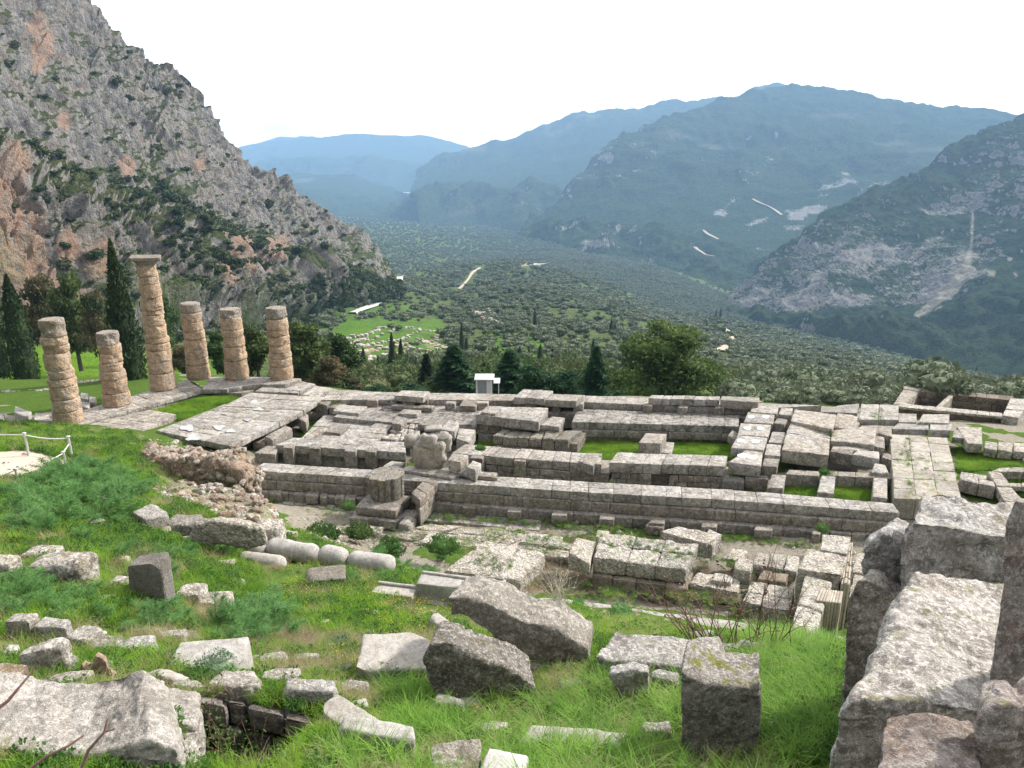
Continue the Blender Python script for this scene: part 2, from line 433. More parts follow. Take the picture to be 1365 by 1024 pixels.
def landmat(name, rocks, vegs, meadow, orange, sc_, vegth=(0.45, 0.62), nz=(0.45, 0.75), bump=1.0, dark=0.35, veg_bias=0.0, spot=1.0, fiss=(2.2, 2.2, 0.28)):
    m, nt, bs, out = newmat(name, 1.0, 0.0)
    g = nd(nt, 'NewGeometry')
    P = nd(nt, 'VectorMath', {0: g.outputs['Position'], 3: 1.0 / sc_}, operation='SCALE').outputs[0]
    at = nd(nt, 'SeparateColor', {0: nd(nt, 'Attribute', attribute_name='mask').outputs['Color']})
    n1 = nd(nt, 'TexNoise', {'Vector': P, 'Scale': 0.25, 'Detail': 9, 'Roughness': 0.68}).outputs[0]
    n2 = nd(nt, 'TexNoise', {'Vector': P, 'Scale': 1.6, 'Detail': 8, 'Roughness': 0.72}).outputs[0]
    n3 = nd(nt, 'TexNoise', {'Vector': P, 'Scale': 6.0, 'Detail': 4, 'Roughness': 0.7}).outputs[0]
    mp = nd(nt, 'Mapping', {'Vector': P, 'Scale': fiss}).outputs[0]
    n4 = nd(nt, 'TexNoise', {'Vector': mp, 'Scale': 1.5, 'Detail': 9, 'Roughness': 0.75}).outputs[0]
    rock = mix(nt, ramp(nt, n4, [(0.38, 0), (0.62, 1)]), rocks[0], rocks[1])
    rock = mix(nt, ramp(nt, n2, [(0.40, dark), (0.5, 0)]), rock, tuple(x * 0.35 for x in rocks[0]))
    nw = nd(nt, 'TexNoise', {'Vector': P, 'Scale': 0.5, 'Detail': 4, 'Roughness': 0.6, 'Distortion': 0.8}).outputs[0]
    rock = mix(nt, ramp(nt, nw, [(0.48, 0), (0.66, .55)]), rock, (0.30, 0.235, 0.18))
    n5 = nd(nt, 'TexNoise', {'Vector': mp, 'Scale': 4.5, 'Detail': 6, 'Roughness': 0.75}).outputs[0]
    rock = mix(nt, ramp(nt, n5, [(0.36, dark), (0.47, 0)]), rock, tuple(x * 0.3 for x in rocks[1]))
    of = nd(nt, 'Math', {0: at.outputs[1], 1: ramp(nt, n4, [(0.38, 0.15), (0.56, 1)])}, operation='MULTIPLY').outputs[0]
    rock = mix(nt, of, rock, orange)
    veg = mix(nt, ramp(nt, n2, [(0.4, 0), (0.6, 1)]), vegs[0], vegs[1])
    veg = mix(nt, ramp(nt, n3, [(0.42, 0.7 * spot), (0.52, 0)]), veg, tuple(x * 0.4 for x in vegs[0]))
    nzv = nd(nt, 'SeparateXYZ', {0: g.outputs['Normal']}).outputs[2]
    a = ramp(nt, nzv, [(nz[0], 0), (nz[1], 1)])
    s = nd(nt, 'Math', {0: a, 1: 0.55}, operation='MULTIPLY').outputs[0]
    s = nd(nt, 'Math', {0: s, 1: n1}, operation='ADD').outputs[0]
    if fiss[1] < 2:
        n2b, n1 = n4, nd(nt, 'TexNoise', {'Vector': nd(nt, 'Mapping', {'Vector': P, 'Scale': (1.3, .45, .3)}).outputs[0], 'Scale': 0.3, 'Detail': 9, 'Roughness': 0.68}).outputs[0]
    else:
        n2b = n2
    n2s = nd(nt, 'Math', {0: nd(nt, 'Math', {0: n2b, 1: n4}, operation='ADD').outputs[0], 1: 0.42}, operation='MULTIPLY').outputs[0]
    s = nd(nt, 'Math', {0: s, 1: n2s}, operation='ADD').outputs[0]
    s = nd(nt, 'Math', {0: s, 1: at.outputs[0]}, operation='SUBTRACT').outputs[0]
    s = nd(nt, 'Math', {0: s, 1: 0.67 - veg_bias}, operation='SUBTRACT').outputs[0]
    f = ramp(nt, s, [(vegth[0], 0), (vegth[1], 1)])
    c = mix(nt, f, rock, veg)
    mf = nd(nt, 'Math', {0: at.outputs[2], 1: ramp(nt, n2, [(0.35, 0.4), (0.6, 1)])}, operation='MULTIPLY').outputs[0]
    c = mix(nt, mf, c, meadow)
    nt.links.new(c, bs.inputs['Base Color'])
    h = nd(nt, 'Math', {0: n4, 1: n3}, operation='ADD').outputs[0]
    h = nd(nt, 'Math', {0: h, 1: n2}, operation='ADD').outputs[0]
    bp = nd(nt, 'Bump', {'Height': h, 'Strength': bump, 'Distance': sc_ * 0.35})
    nt.links.new(bp.outputs[0], bs.inputs['Normal'])
    return m

def loft(rows, nu, nvs, disp, back=None, mask=None, world=False):
    RW = [np.array([W(*p) if not world else p for p in r]) for r in rows]
    if back is not None:
        c = RW[-1]; d = c[:, :2] / np.linalg.norm(c[:, :2], axis=1)[:, None]
        b = c.copy(); b[:, :2] += d * back[0]; b[:, 2] -= back[1]
        RW.append(b); nvs = list(nvs) + [12]
    n = len(RW[0])
    cr = RW[-2 if back is not None else -1]
    s = np.concatenate([[0], np.cumsum(np.linalg.norm(np.diff(cr, axis=0), axis=1) / np.linalg.norm(cr[1:], axis=1))])
    u = np.linspace(0, s[-1], nu)
    RI = [np.stack([np.interp(u, s, r[:, k]) for k in range(3)], -1) for r in RW]
    G, vv = [], []
    for k in range(len(RI) - 1):
        m = nvs[k]
        for j in range(m + (1 if k == len(RI) - 2 else 0)):
            a = j / m
            G.append(RI[k] * (1 - a) + RI[k + 1] * a); vv.append(k + a)
    G = np.array(G); vv = np.array(vv)
    nv = len(G)
    gu = np.gradient(G, axis=1); gv = np.gradient(G, axis=0)
    N = np.cross(gu, gv); N /= np.linalg.norm(N, axis=2)[..., None] + 1e-9
    P = G.reshape(-1, 3); N = N.reshape(-1, 3)
    flip = np.sign((N * (np.array([0, 0, CZ]) - P)).sum(1)); N *= flip[:, None]
    vv = np.repeat(vv, nu)
    P2 = disp(P, N, vv)
    ids = np.arange(nv * nu).reshape(nv, nu)
    Q = np.stack([ids[:-1, :-1], ids[:-1, 1:], ids[1:, 1:], ids[1:, :-1]], -1).reshape(-1, 4)
    A = mask(P2, vv) if mask is not None else np.zeros((len(P2), 3))
    return P2, Q, A

def land(name, mat, V, Q, A):
    mb = MB(); mb.add(V, Q, 0, A)
    o = mb.build(name, mat, attr=True, origin=None)
    return tag(o, kind='structure')

M['cliff'] = landmat('cliff_rock', ((0.38, 0.36, 0.34), (0.20, 0.19, 0.18)), ((0.07, 0.09, 0.04), (0.125, 0.14, 0.065)),
                     (0.11, 0.17, 0.04), (0.42, 0.28, 0.20), 9.0, vegth=(0.46, 0.60), nz=(0.35, 0.75), bump=1.0, dark=0.75)
M['hillrock'] = landmat('mountain_rock', ((0.33, 0.32, 0.31), (0.17, 0.165, 0.155)), ((0.03, 0.05, 0.028), (0.06, 0.082, 0.042)),
                        (0.36, 0.33, 0.27), (0.45, 0.28, 0.20), 15.0, vegth=(0.46, 0.56), nz=(0.3, 0.8), bump=1.0, dark=0.9, fiss=(2.6, .8, .3))
M['hillveg'] = landmat('mountain_scrub', ((0.35, 0.345, 0.33), (0.22, 0.215, 0.205)), ((0.03, 0.052, 0.024), (0.07, 0.095, 0.042)),
                       (0.22, 0.205, 0.17), (0.35, 0.25, 0.2), 26.0, vegth=(0.40, 0.50), nz=(0.3, 0.8), bump=1.0, veg_bias=0.02, dark=.6, fiss=(2.4, .7, .3))
M['slope'] = landmat('olive_slope_soil', ((0.27, 0.24, 0.18), (0.17, 0.16, 0.11)), ((0.07, 0.10, 0.04), (0.12, 0.15, 0.06)),
                     (0.085, 0.18, 0.025), (0.48, 0.36, 0.26), 12.0, vegth=(0.35, 0.6), bump=0.6, spot=0.6)

# ---- rocky cliff on the left
cx = [(-260, -260, 480), (-60, -160, 540), (45, -50, 600), (92, 0, 620), (112, 30, 630), (146, 64, 640), (184, 99, 650), (237, 124, 660),
      (268, 158, 670), (288, 190, 670), (310, 222, 680), (352, 252, 690), (402, 281, 700), (452, 305, 710), (503, 330, 720), (522, 362, 720), (538, 385, 700)]
fx = [(-260, 475, 200), (-90, 458, 210), (0, 452, 220), (40, 448, 230), (80, 446, 240), (130, 446, 260), (180, 444, 280), (230, 442, 310),
      (260, 440, 330), (285, 438, 350), (310, 438, 370), (350, 436, 410), (390, 430, 460), (430, 420, 520), (475, 410, 600), (505, 406, 660), (532, 400, 690)]
def rowmix(a, b, f, g):
    return [(p[0] + (q[0] - p[0]) * f, p[1] + (q[1] - p[1]) * f, p[2] + (q[2] - p[2]) * g) for p, q in zip(a, b)]
def cliff_disp(P, N, v):
    w_ = np.clip(1 - np.abs(v - 3) * 0.45, 0.5, 1) if False else 1.0
    big = ridged(P * np.array([1, 1, .35]) / 110.0, 3, 5) - 0.5
    fis = ridged(P * np.array([1, 1, .30]) / 26.0 + fbm(P / 60, 2, 3)[:, None] * 0.6, 4, 11, 0.6) - 0.5
    fin = ridged(P * np.array([1, 1, .33]) / 9.0, 4, 21, 0.62) - 0.5
    led = fbm(P * np.array([.4, .4, 2.2]) / 45.0, 3, 8)
    amp = np.interp(v, [0, 0.3, 1, 2, 3, 4], [0.1, 0.8, 1.0, 0.55, 0.8, 0.3])
    amp = amp * np.clip((560 - proj(P)[0]) / 160, .35, 1)
    return P + N * (amp * (big * 34 + fis * 34 + fin * 13 + led * 6))[:, None]
CLOR = [(20, 325, 200, 14), (35, 350, 205, 11), (60, 395, 235, 11), (90, 330, 230, 8), (130, 345, 260, 10), (15, 220, 330, 14), (5, 250, 300, 14),
        (55, 70, 560, 12), (58, 50, 560, 10), (50, 30, 570, 10), (48, 90, 550, 8), (85, 165, 480, 8), (170, 225, 450, 9), (330, 335, 420, 11), (310, 350, 410, 10), (370, 332, 450, 11),
        (355, 345, 440, 8), (110, 400, 260, 8), (30, 400, 225, 7), (265, 220, 560, 7), (300, 300, 480, 6)]
def cliff_mask(P, v):
    px, py, t = proj(P)
    # streaks of bare orange limestone, found by bearing and height on the cliff
    o = np.zeros(len(P)); nz = fbm(P * np.array([1, 1, .4]) / 14.0, 4, 3)
    for (x, y, tt, r) in CLOR:
        rr = r * 1000.0 / tt * 0.75
        d = np.sqrt(((px - x) / rr) ** 2 + ((py - y) / (rr * 1.25)) ** 2)
        o = np.maximum(o, np.clip((1.0 - d + nz * 0.9) * 3, 0, 1))
    o = np.where(v > 4.0, 0, o)
    rk = np.interp(v, [0, .25, .6, .9, 1.4, 1.9, 2.4, 4], [-0.40, -0.22, 0.02, 0.16, -0.08, -0.03, 0.20, 0.26]) + fbm(P / 90, 2, 31) * 0.12
    rk += o * 0.7 - np.clip((px - 400) / 110, 0, 1) * np.clip((py - 300) / 50, 0, 1) * .3
    return np.c_[rk, o, np.interp(v, [0, .25, .6], [.6, .35, 0]) * (fbm(P / 25, 3, 33) > -.1)]
CROWS = [fx, rowmix(fx, cx, .30, .14), rowmix(fx, cx, .46, .50), cx]
V, Q, A = loft(CROWS, 600, [150, 80, 200], cliff_disp, back=(300, 220), mask=cliff_mask)
cliffV = V.copy()
land('cliff', M['cliff'], V, Q, A)

# ---- the near slope that falls from the temple to the valley, covered in olive trees
SX = [-500, 0, 150, 300, 400, 470, 540, 600, 700, 780, 870, 1000, 1150, 1365, 1800]
SY = [430, 430, 425, 420, 400, 382, 366, 352, 349, 367, 405, 440, 470, 512, 580]
STT = [280, 280, 330, 450, 600, 800, 1150, 1700, 1600, 1450, 1250, 1080, 930, 780, 640]
S0Y, S0T = 548.0, 63.0
def slope_w(s):
    return s ** 0.82
def slope_disp(P):
    d = np.linalg.norm(P[:, :2], axis=1)
    a = np.clip((d - 90) / 400, 0, 1)
    return P[:, 2] + a * (fbm(P * np.array([1, 1, 0]) / 170, 3, 40) * 11 + fbm(P * np.array([1, 1, 0]) / 45, 2, 41) * 2.0) * np.clip((2200 - d) / 900, 0, 1)
def slope_at(px, py):
    cy = np.interp(px, SX, SY); ct_ = np.interp(px, SX, STT)
    s = np.clip((S0Y - py) / (S0Y - cy), 0, 1)
    t = S0T * (ct_ / S0T) ** slope_w(s)
    P = np.stack([(px - 682.5) / F, CT - (py - 512) / F * ST, -((py - 512) / F * CT + ST)], -1) * t[:, None]
    P[:, 2] += CZ
    P[:, 2] = slope_disp(P)
    return P
def SP(px, py, up=0.0):
    p = slope_at(np.array([float(px)]), np.array([float(py)]))[0]
    p[2] += up
    return p
MEAD = [(455, 470), (430, 440), (470, 425), (520, 428), (580, 420), (600, 440), (590, 470), (560, 500), (500, 505), (450, 495)]
nu, nv = 420, 260
us = np.interp(np.linspace(0, 1, nu), [0, .12, .8, 1], [-500, 150, 1250, 1800])
ss = np.linspace(0, 1, nv)
cy = np.interp(us, SX, SY)
PX, SS = np.meshgrid(us, ss)
PY = S0Y + (np.interp(PX, SX, SY) - S0Y) * SS
V = slope_at(PX.ravel(), PY.ravel())
# beyond the brow the ground drops to the valley floor
br = V[-nu:].copy(); ex = []
for k, (dd, dz) in enumerate([(40, 4), (110, 25), (260, 90), (480, 170)]):
    b = br.copy(); n2 = br[:, :2] / np.linalg.norm(br[:, :2], axis=1)[:, None]
    b[:, :2] += n2 * dd; b[:, 2] -= dz; ex.append(b)
V = np.concatenate([V] + ex); nvt = nv + len(ex)
ids = np.arange(nvt * nu).reshape(nvt, nu)
Q = np.stack([ids[:-1, :-1], ids[:-1, 1:], ids[1:, 1:], ids[1:, :-1]], -1).reshape(-1, 4)
px, py, t = proj(V)
mz = fbm(V / 30, 3, 51) * 10
g_ = inpoly(px + mz, py + mz, MEAD) * (0.35 + 0.65 * np.clip(fbm(V / 9, 3, 5) * 3 + .6, 0, 1))
lg = ((px < 330) & (t < 200)) * 0.9
lg = np.maximum(lg, inpoly(px + mz, py + mz, [(640, 450), (700, 440), (740, 470), (700, 480), (650, 475)]) * 0.7)
lg = np.maximum(lg, inpoly(px + mz, py + mz, [(470, 400), (520, 390), (560, 420), (440, 450), (400, 470), (380, 440)]) * 0.55)
lg = np.maximum(lg, inpoly(px + mz, py + mz * .3, [(590, 320), (650, 315), (660, 335), (600, 345)]) * 0.5)
tn = np.zeros(len(V))
for (x, y, r) in [(700, 345, 12), (720, 350, 9), (690, 350, 8), (735, 347, 6), (585, 445, 5), (575, 460, 6), (640, 425, 8), (968, 455, 8)]:
    tn = np.maximum(tn, np.clip(1.5 - np.hypot(px - x, (py - y) * 1.6) / r + mz * .05, 0, 1))
land('hillside', M['slope'], V, Q, np.c_[np.where(tn > 0, .5, 0), tn, np.maximum(g_, lg)])

# ---- valley floor and the mountains beyond
def gen_disp(s1, a1, s2, a2, s3, a3, seed, fade=(0, .3), vs_=(1, 1, .5)):
    def f(P, N, v):
        vv_ = np.array(vs_)
        amp = np.interp(v, [0, .3, .8, 1, 2], [fade[0], 1, .9, fade[1], .6])
        return P + N * (amp * ((ridged(P * vv_ / s1, 3, seed) - .5) * a1 + (ridged(P * vv_ / s2, 4, seed + 5, .6) - .5) * a2 + fbm(P / s3, 3, seed + 9) * a3))[:, None]
    return f
fl0 = [(300, 400, 1500), (480, 400, 1300), (560, 385, 1600), (640, 366, 2000), (740, 366, 1900), (800, 388, 1650), (870, 425, 1400), (1000, 462, 1200), (1150, 492, 1060), (1365, 535, 900), (1900, 640, 640)]
fl1 = [(300, 330, 2600), (480, 330, 2500), (560, 330, 2600), (640, 335, 2700), (740, 342, 2500), (800, 358, 2200), (880, 385, 1900), (1000, 428, 1600), (1150, 455, 1380), (1365, 500, 1150), (1900, 560, 900)]
fl2 = [(300, 296, 4600), (460, 290, 4500), (560, 298, 4300), (640, 302, 4000), (730, 318, 3400), (790, 335, 2900), (880, 362, 2350), (1010, 414, 1850), (1150, 440, 1550), (1365, 480, 1300), (1900, 520, 1000)]
def flmask(P, v):
    return np.c_[fbm(P / 200, 3, 61) * 0.12 - .02, 0 * v, 0 * v]
V, Q, A = loft([fl0, fl1, fl2], 300, [90, 90], gen_disp(900, 30, 200, 8, 60, 3, 60, (1, 1)), back=(900, 60), mask=flmask)
land('valley_floor', M['slope'], V, Q, A); floorV = V.copy()

def mountain(name, rows, nvs, nu, mat, dsp, back, mask=None):
    V, Q, A = loft(rows, nu, nvs, dsp, back=back, mask=mask)
    land(name, mat, V, Q, A)
    return V

# right-hand rocky mountain with the scree gully
r0 = [(945, 462, 1650), (1020, 470, 1450), (1090, 480, 1300), (1160, 490, 1180), (1230, 500, 1080), (1300, 515, 1000), (1365, 530, 940), (1900, 640, 700)]
r1_ = [(958, 440, 1740), (1000, 436, 1680), (1070, 436, 1560), (1170, 432, 1450), (1240, 418, 1420), (1300, 400, 1380), (1380, 380, 1330), (1900, 380, 1000)]
r2_ = [(985, 395, 1850), (1030, 350, 1870), (1090, 310, 1860), (1160, 300, 1830), (1230, 280, 1850), (1300, 260, 1850), (1380, 235, 1800), (1900, 180, 1500)]
r3_ = [(1000, 378, 1900), (1048, 330, 1930), (1105, 282, 2000), (1160, 254, 2080), (1225, 234, 2150), (1290, 192, 2250), (1365, 152, 2350), (1900, 40, 2300)]
SCREE = [(1297, 282, 1.5), (1295, 325, 3), (1290, 348, 6), (1276, 376, 11), (1250, 402, 11), (1222, 420, 4)]
def rmask(P, v):
    px, py, t = proj(P)
    nz = fbm(P / 35, 4, 71)
    s = np.zeros(len(P))
    nzs = fbm(P / 14, 3, 73)
    for a_, b_ in zip(SCREE[:-1], SCREE[1:]):
        L = np.hypot(b_[0] - a_[0], b_[1] - a_[1]); k = np.clip(((px - a_[0]) * (b_[0] - a_[0]) + (py - a_[1]) * (b_[1] - a_[1])) / L ** 2, 0, 1)
        d = np.hypot(px - a_[0] - k * (b_[0] - a_[0]), py - a_[1] - k * (b_[1] - a_[1])) / (a_[2] + (b_[2] - a_[2]) * k)
        s = np.maximum(s, np.clip((1 - d + nz * .5 + nzs * .5) * 2, 0, 1))
    for (x, y, r) in [(1322, 364, 8), (1312, 376, 5), (1353, 366, 6), (1345, 345, 4)]:
        s = np.maximum(s, np.clip((.8 - np.hypot((px - x) / r, (py - y) / r * 1.4) + nz * .8 + nzs * .8) * 2, 0, 1))
    rk = np.interp(v, [0, .6, 1, 1.15, 1.9, 2.2, 3, 4], [-.35, -.3, -.2, .26, .22, .10, -.02, 0]) + fbm(P / 160, 3, 72) * 0.30
    rk = np.where((px > 1150) & (px < 1300) & (py < 250), rk - .05, rk)
    rk -= np.clip((px - 1295) / 70, 0, 1) * np.clip((py - 280) / 60, 0, 1) * .35
    o = np.clip(1.6 - np.hypot(px - 1178, py - 422) / 6 + nz, 0, 1)
    return np.c_[np.where(s > .3, .3, rk + o * .4), o, s * .8]
rightV = mountain('rocky_mountain', [r0, r1_, r2_, r3_], [60, 190, 80], 480, M['hillrock'], gen_disp(420, 90, 120, 75, 32, 22, 80, (0, .35), (1, .4, .2)), (700, 450), rmask)

# broad green mountain with the zig-zag track
k0 = [(690, 312, 3300), (740, 338, 2900), (800, 355, 2600), (870, 372, 2350), (960, 405, 2050), (1040, 440, 1850), (1120, 450, 1800), (1250, 450, 1800), (1365, 450, 1800), (1600, 450, 1700)]
k1 = [(712, 300, 3600), (760, 296, 3500), (830, 305, 3300), (900, 320, 3100), (980, 335, 2900), (1050, 330, 2850), (1120, 320, 2800), (1230, 310, 2700), (1340, 300, 2600), (1600, 280, 2500)]
k2 = [(735, 284, 3750), (775, 243, 3900), (830, 220, 3950), (900, 210, 4000), (980, 210, 3950), (1050, 205, 3900), (1120, 205, 3850), (1230, 215, 3700), (1340, 230, 3500), (1600, 230, 3300)]
k3 = [(752, 262, 3850), (790, 214, 4100), (850, 184, 4400), (915, 160, 4700), (980, 138, 5000), (1040, 125, 5200), (1112, 126, 5100), (1235, 150, 4800), (1338, 163, 4500), (1600, 190, 4200)]
def kmask(P, v):
    px, py, t = proj(P)
    nz = fbm(P / 120, 4, 91)
    s = np.zeros(len(P))
    for (x, y, rx, ry) in [(895, 182, 38, 9), (960, 196, 30, 6), (1120, 155, 50, 6), (1185, 192, 60, 7), (1240, 200, 40, 8), (1205, 215, 25, 6), (860, 190, 20, 7), (1170, 225, 30, 5)]:
        s = np.maximum(s, np.clip((.8 - np.hypot((px - x) / rx, (py - y) / ry) + nz * 1.5) * 1.2, 0, 1))
    rk = fbm(P / 200, 4, 92) * .34 + .03
    for (x0, y0, x1, y1, r) in [(960, 285, 1040, 200, 14), (930, 305, 975, 270, 10), (1085, 205, 1100, 190, 10), (1000, 300, 1025, 290, 7), (1060, 290, 1130, 235, 16), (1130, 270, 1190, 240, 22),
                                (740, 290, 800, 215, 22), (780, 320, 860, 345, 14), (820, 250, 870, 210, 14), (1010, 330, 1070, 290, 18)]:
        L = max(1.0, np.hypot(x1 - x0, y1 - y0)); ux, uy = (x1 - x0) / L, (y1 - y0) / L
        a = np.clip((px - x0) * ux + (py - y0) * uy, 0, L)
        d = np.hypot(px - x0 - a * ux, py - y0 - a * uy)
        rk = rk + np.clip(1.1 - d / r + nz * 1.6, 0, 1) * .24
    return np.c_[rk, 0 * v, s * .45]
kV = mountain('green_mountain', [k0, k1, k2, k3], [80, 80, 60], 420, M['hillveg'], gen_disp(1100, 190, 330, 150, 100, 45, 100, (.1, .12), (1, 1, .22)), (1500, 500), kmask)

# hazy blue range left of it, with the pass
b0 = [(560, 300, 4300), (640, 304, 4200), (700, 312, 3900), (760, 318, 3900), (850, 300, 4300), (1000, 280, 4800)]
b1 = [(545, 262, 5600), (610, 250, 5500), (690, 258, 5200), (760, 250, 5200), (860, 230, 5400), (1000, 230, 5600)]
b2 = [(560, 240, 6700), (636, 202, 7200), (700, 181, 7200), (765, 165, 7200), (890, 137, 7200), (1060, 123, 7200)]
def bmask(P, v):
    px, py, t = proj(P)
    k = np.clip(1.4 - np.hypot((px - 712) / 30, (py - 268) / 20) + fbm(P / 100, 3, 3), 0, 1) * .3
    return np.c_[fbm(P / 300, 3, 93) * .2 - .05 + k, 0 * v, np.clip(fbm(P / 350, 3, 94) * 2 - .8, 0, .4)]
mountain('blue_range', [b0, b1, b2], [60, 60], 260, M['hillveg'], gen_disp(1500, 300, 420, 190, 150, 45, 110, (.1, .10), (1, 1, .22)), (2500, 600), bmask)
c0 = [(200, 300, 5200), (330, 296, 5000), (420, 294, 4800), (500, 296, 4600), (580, 300, 4600), (700, 300, 5000)]
c1 = [(200, 270, 6000), (330, 262, 5900), (400, 250, 5900), (470, 262, 5800), (560, 268, 5900), (700, 262, 6400)]
c2 = [(200, 245, 6800), (330, 243, 6700), (400, 234, 6800), (462, 238, 6800), (560, 262, 6900), (700, 250, 7200)]
mountain('foothills', [c0, c1, c2], [50, 40], 220, M['hillveg'], gen_disp(900, 170, 300, 80, 120, 20, 120, (.1, .12)), (1200, 300), bmask)
e0 = [(150, 262, 7600), (300, 255, 7600), (400, 252, 7600), (500, 255, 7800), (600, 262, 8000), (760, 255, 8400)]
e1 = [(150, 230, 8800), (300, 226, 8800), (400, 215, 9000), (500, 215, 9200), (600, 222, 9400), (760, 222, 9600)]
e2 = [(150, 215, 10500), (310, 207, 10500), (390, 192, 10500), (480, 186, 10600), (570, 185, 10700), (640, 207, 10800)]
mountain('far_range', [e0, e1, e2], [50, 50], 220, M['hillveg'], gen_disp(2000, 330, 600, 160, 220, 30, 130, (.1, .08)), (2500, 700), bmask)
e3 = [(250, 250, 11500), (320, 235, 11500), (380, 225, 11500), (430, 225, 11600), (520, 225, 11600)]
e4 = [(250, 215, 12300), (318, 200, 12300), (372, 182, 12300), (430, 186, 12300), (520, 215, 12300)]
mountain('farthest_range', [e3, e4], [50], 150, M['hillveg'], gen_disp(2000, 300, 600, 160, 220, 30, 140, (.1, .08)), (2000, 700), None)

# ---- roads and tracks as ribbons laid on the hillside
def ribbon(name, pts, width, mat, label, cat='road', kind='structure', up=0.6):
    pts = np.array(pts, float); n = len(pts)
    u = np.linspace(0, n - 1, n * 6)
    P = np.stack([np.interp(u, np.arange(n), pts[:, k]) for k in range(3)], -1)
    P[:, 2] += up
    T = np.gradient(P, axis=0)[:, :2]; T /= np.linalg.norm(T, axis=1)[:, None] + 1e-9
    S = np.c_[-T[:, 1], T[:, 0], 0 * T[:, 0]] * width / 2 * (1 + .25 * np.sin(u * 2.1))[:, None]
    m = len(P); V = np.concatenate([P + S, P - S, P - S * 1.2 - [0, 0, 1.2], P + S * 1.2 - [0, 0, 1.2]])
    Q = []
    for a, b in ((0, 1), (1, 2), (2, 3), (3, 0)):
        Q += [[a * m + i, b * m + i, b * m + i + 1, a * m + i + 1] for i in range(m - 1)]
    mb = MB(); mb.add(V, Q)
    o = mb.build(name, mat, origin=None, smooth=False)
    return tag(o, kind=kind)
def nearest(cloud, px, py, maxr=3.0):
    x, y, t = proj(cloud)
    d = np.hypot(x - px, y - py) + t * 1e-4
    return cloud[np.argmin(d)].copy()
ribbon('road', [SP(x, y) for x, y in [(536, 369), (532, 376), (533, 383), (524, 390), (519, 396), (510, 402)]], 7, M['road'], None, up=1.5)
ribbon('road', [SP(x, y) for x, y in [(505, 405), (495, 409), (480, 415), (470, 418)]], 4.5, M['road'], None, up=1.2)
ribbon('track', [SP(x, y) for x, y in [(640, 358), (630, 366), (624, 374), (612, 388)]], 4, M['dirt'], None, up=1.2)
ribbon('track', [SP(x, y) for x, y in [(960, 438), (972, 446), (975, 458), (966, 470), (958, 474)]], 5, M['dirt'], None, up=1.2)
ribbon('road', [SP(x, y) for x, y in [(735, 349), (728, 352), (716, 353), (706, 356)]], 6, M['road'], None, up=2)
for zz in ([(1003, 267), (1012, 271), (1024, 276), (1032, 280), (1041, 288)], [(938, 308), (943, 313), (957, 320)], [(922, 327), (930, 334), (940, 341), (953, 343)]):
    ribbon('track', [nearest(kV, x, y) for x, y in zz], 9, M['dirt'], None, up=5)
M['tanpit'] = stone('tan_pitted_stone', (0.33, 0.27, 0.21), (0.24, 0.20, 0.16), lich=(0.5, 0.45, 0.38), lichf=0.4, dark=(0.10, 0.08, 0.06), darkf=0.5, bump=0.9, pit=1.0, scale=1.4)
M['darkrock'] = stone('dark_boulder_stone2', (0.29, 0.27, 0.245), (0.19, 0.175, 0.16), lich=(0.66, 0.64, 0.60), lichf=0.6, dark=(0.07, 0.065, 0.06), darkf=0.55, bump=1.0, pit=0.6, moss=0.5, scale=2.4)
M['slab2'] = stone('kerb_slab_stone', (0.42, 0.40, 0.37), (0.34, 0.32, 0.29), lich=(0.55, 0.53, 0.5), lichf=0.5, dark=(0.14, 0.13, 0.11), darkf=0.4, bump=0.5, scale=1.6)
M['mossblock'] = stone('mossy_block_stone', (0.36, 0.335, 0.30), (0.25, 0.23, 0.20), lich=(0.66, 0.59, 0.56), lichf=0.55, dark=(0.07, 0.065, 0.05), darkf=0.6, bump=1.0, pit=.5, moss=.9, scale=2.6)
M['leanrock'] = stone('leaning_slab_stone', (0.33, 0.31, 0.28), (0.23, 0.215, 0.195), lich=(0.62, 0.60, 0.57), lichf=0.6, dark=(0.07, 0.065, 0.06), darkf=0.4, bump=.8, pit=.3, scale=2.0, tint=(0.30, 0.28, 0.25), tintf=.5)
M['white'] = stone('white_marble_stone', (0.60, 0.59, 0.57), (0.50, 0.49, 0.47), lich=(0.78, 0.77, 0.75), lichf=0.3, dark=(0.35, 0.34, 0.32), darkf=0.2, bump=0.3, scale=3, speck=.1)
M['bed'] = stone('bedrock_stone', (0.54, 0.505, 0.47), (0.38, 0.355, 0.325), lich=(0.74, 0.71, 0.67), lichf=0.6, dark=(0.14, 0.13, 0.12), darkf=0.5, tint=(0.42, 0.33, 0.28), tintf=0.35, bump=1.0, pit=.4, scale=2.2)
M['granite'] = stone('dark_granular_stone', (0.25, 0.23, 0.21), (0.19, 0.175, 0.155), lich=(0.45, 0.43, 0.4), lichf=0.35, dark=(0.08, 0.07, 0.06), darkf=0.5, bump=1.0, pit=.6, scale=3.2)
M['bigrock'] = stone('big_boulder_stone', (0.56, 0.535, 0.51), (0.38, 0.36, 0.345), lich=(0.80, 0.785, 0.76), lichf=0.8, dark=(0.12, 0.11, 0.10), darkf=0.6, tint=(0.46, 0.36, 0.30), tintf=0.3, bump=1.0, pit=.35, moss=.5, scale=2.6)
M['redrock'] = stone('reddish_boulder_stone', (0.42, 0.365, 0.34), (0.29, 0.245, 0.225), lich=(0.70, 0.67, 0.64), lichf=0.5, dark=(0.09, 0.075, 0.07), darkf=0.6, tint=(0.40, 0.25, 0.19), tintf=0.45, bump=1.0, pit=.4, moss=.4, scale=3.0)
M['moundsoil'] = stone('mound_soil', (0.26, 0.25, 0.14), (0.30, 0.25, 0.18), lich=(0.5, 0.46, 0.4), lichf=0.5, dark=(0.07, 0.10, 0.03), darkf=0.7, bump=1.0, pit=.5, scale=1.2)
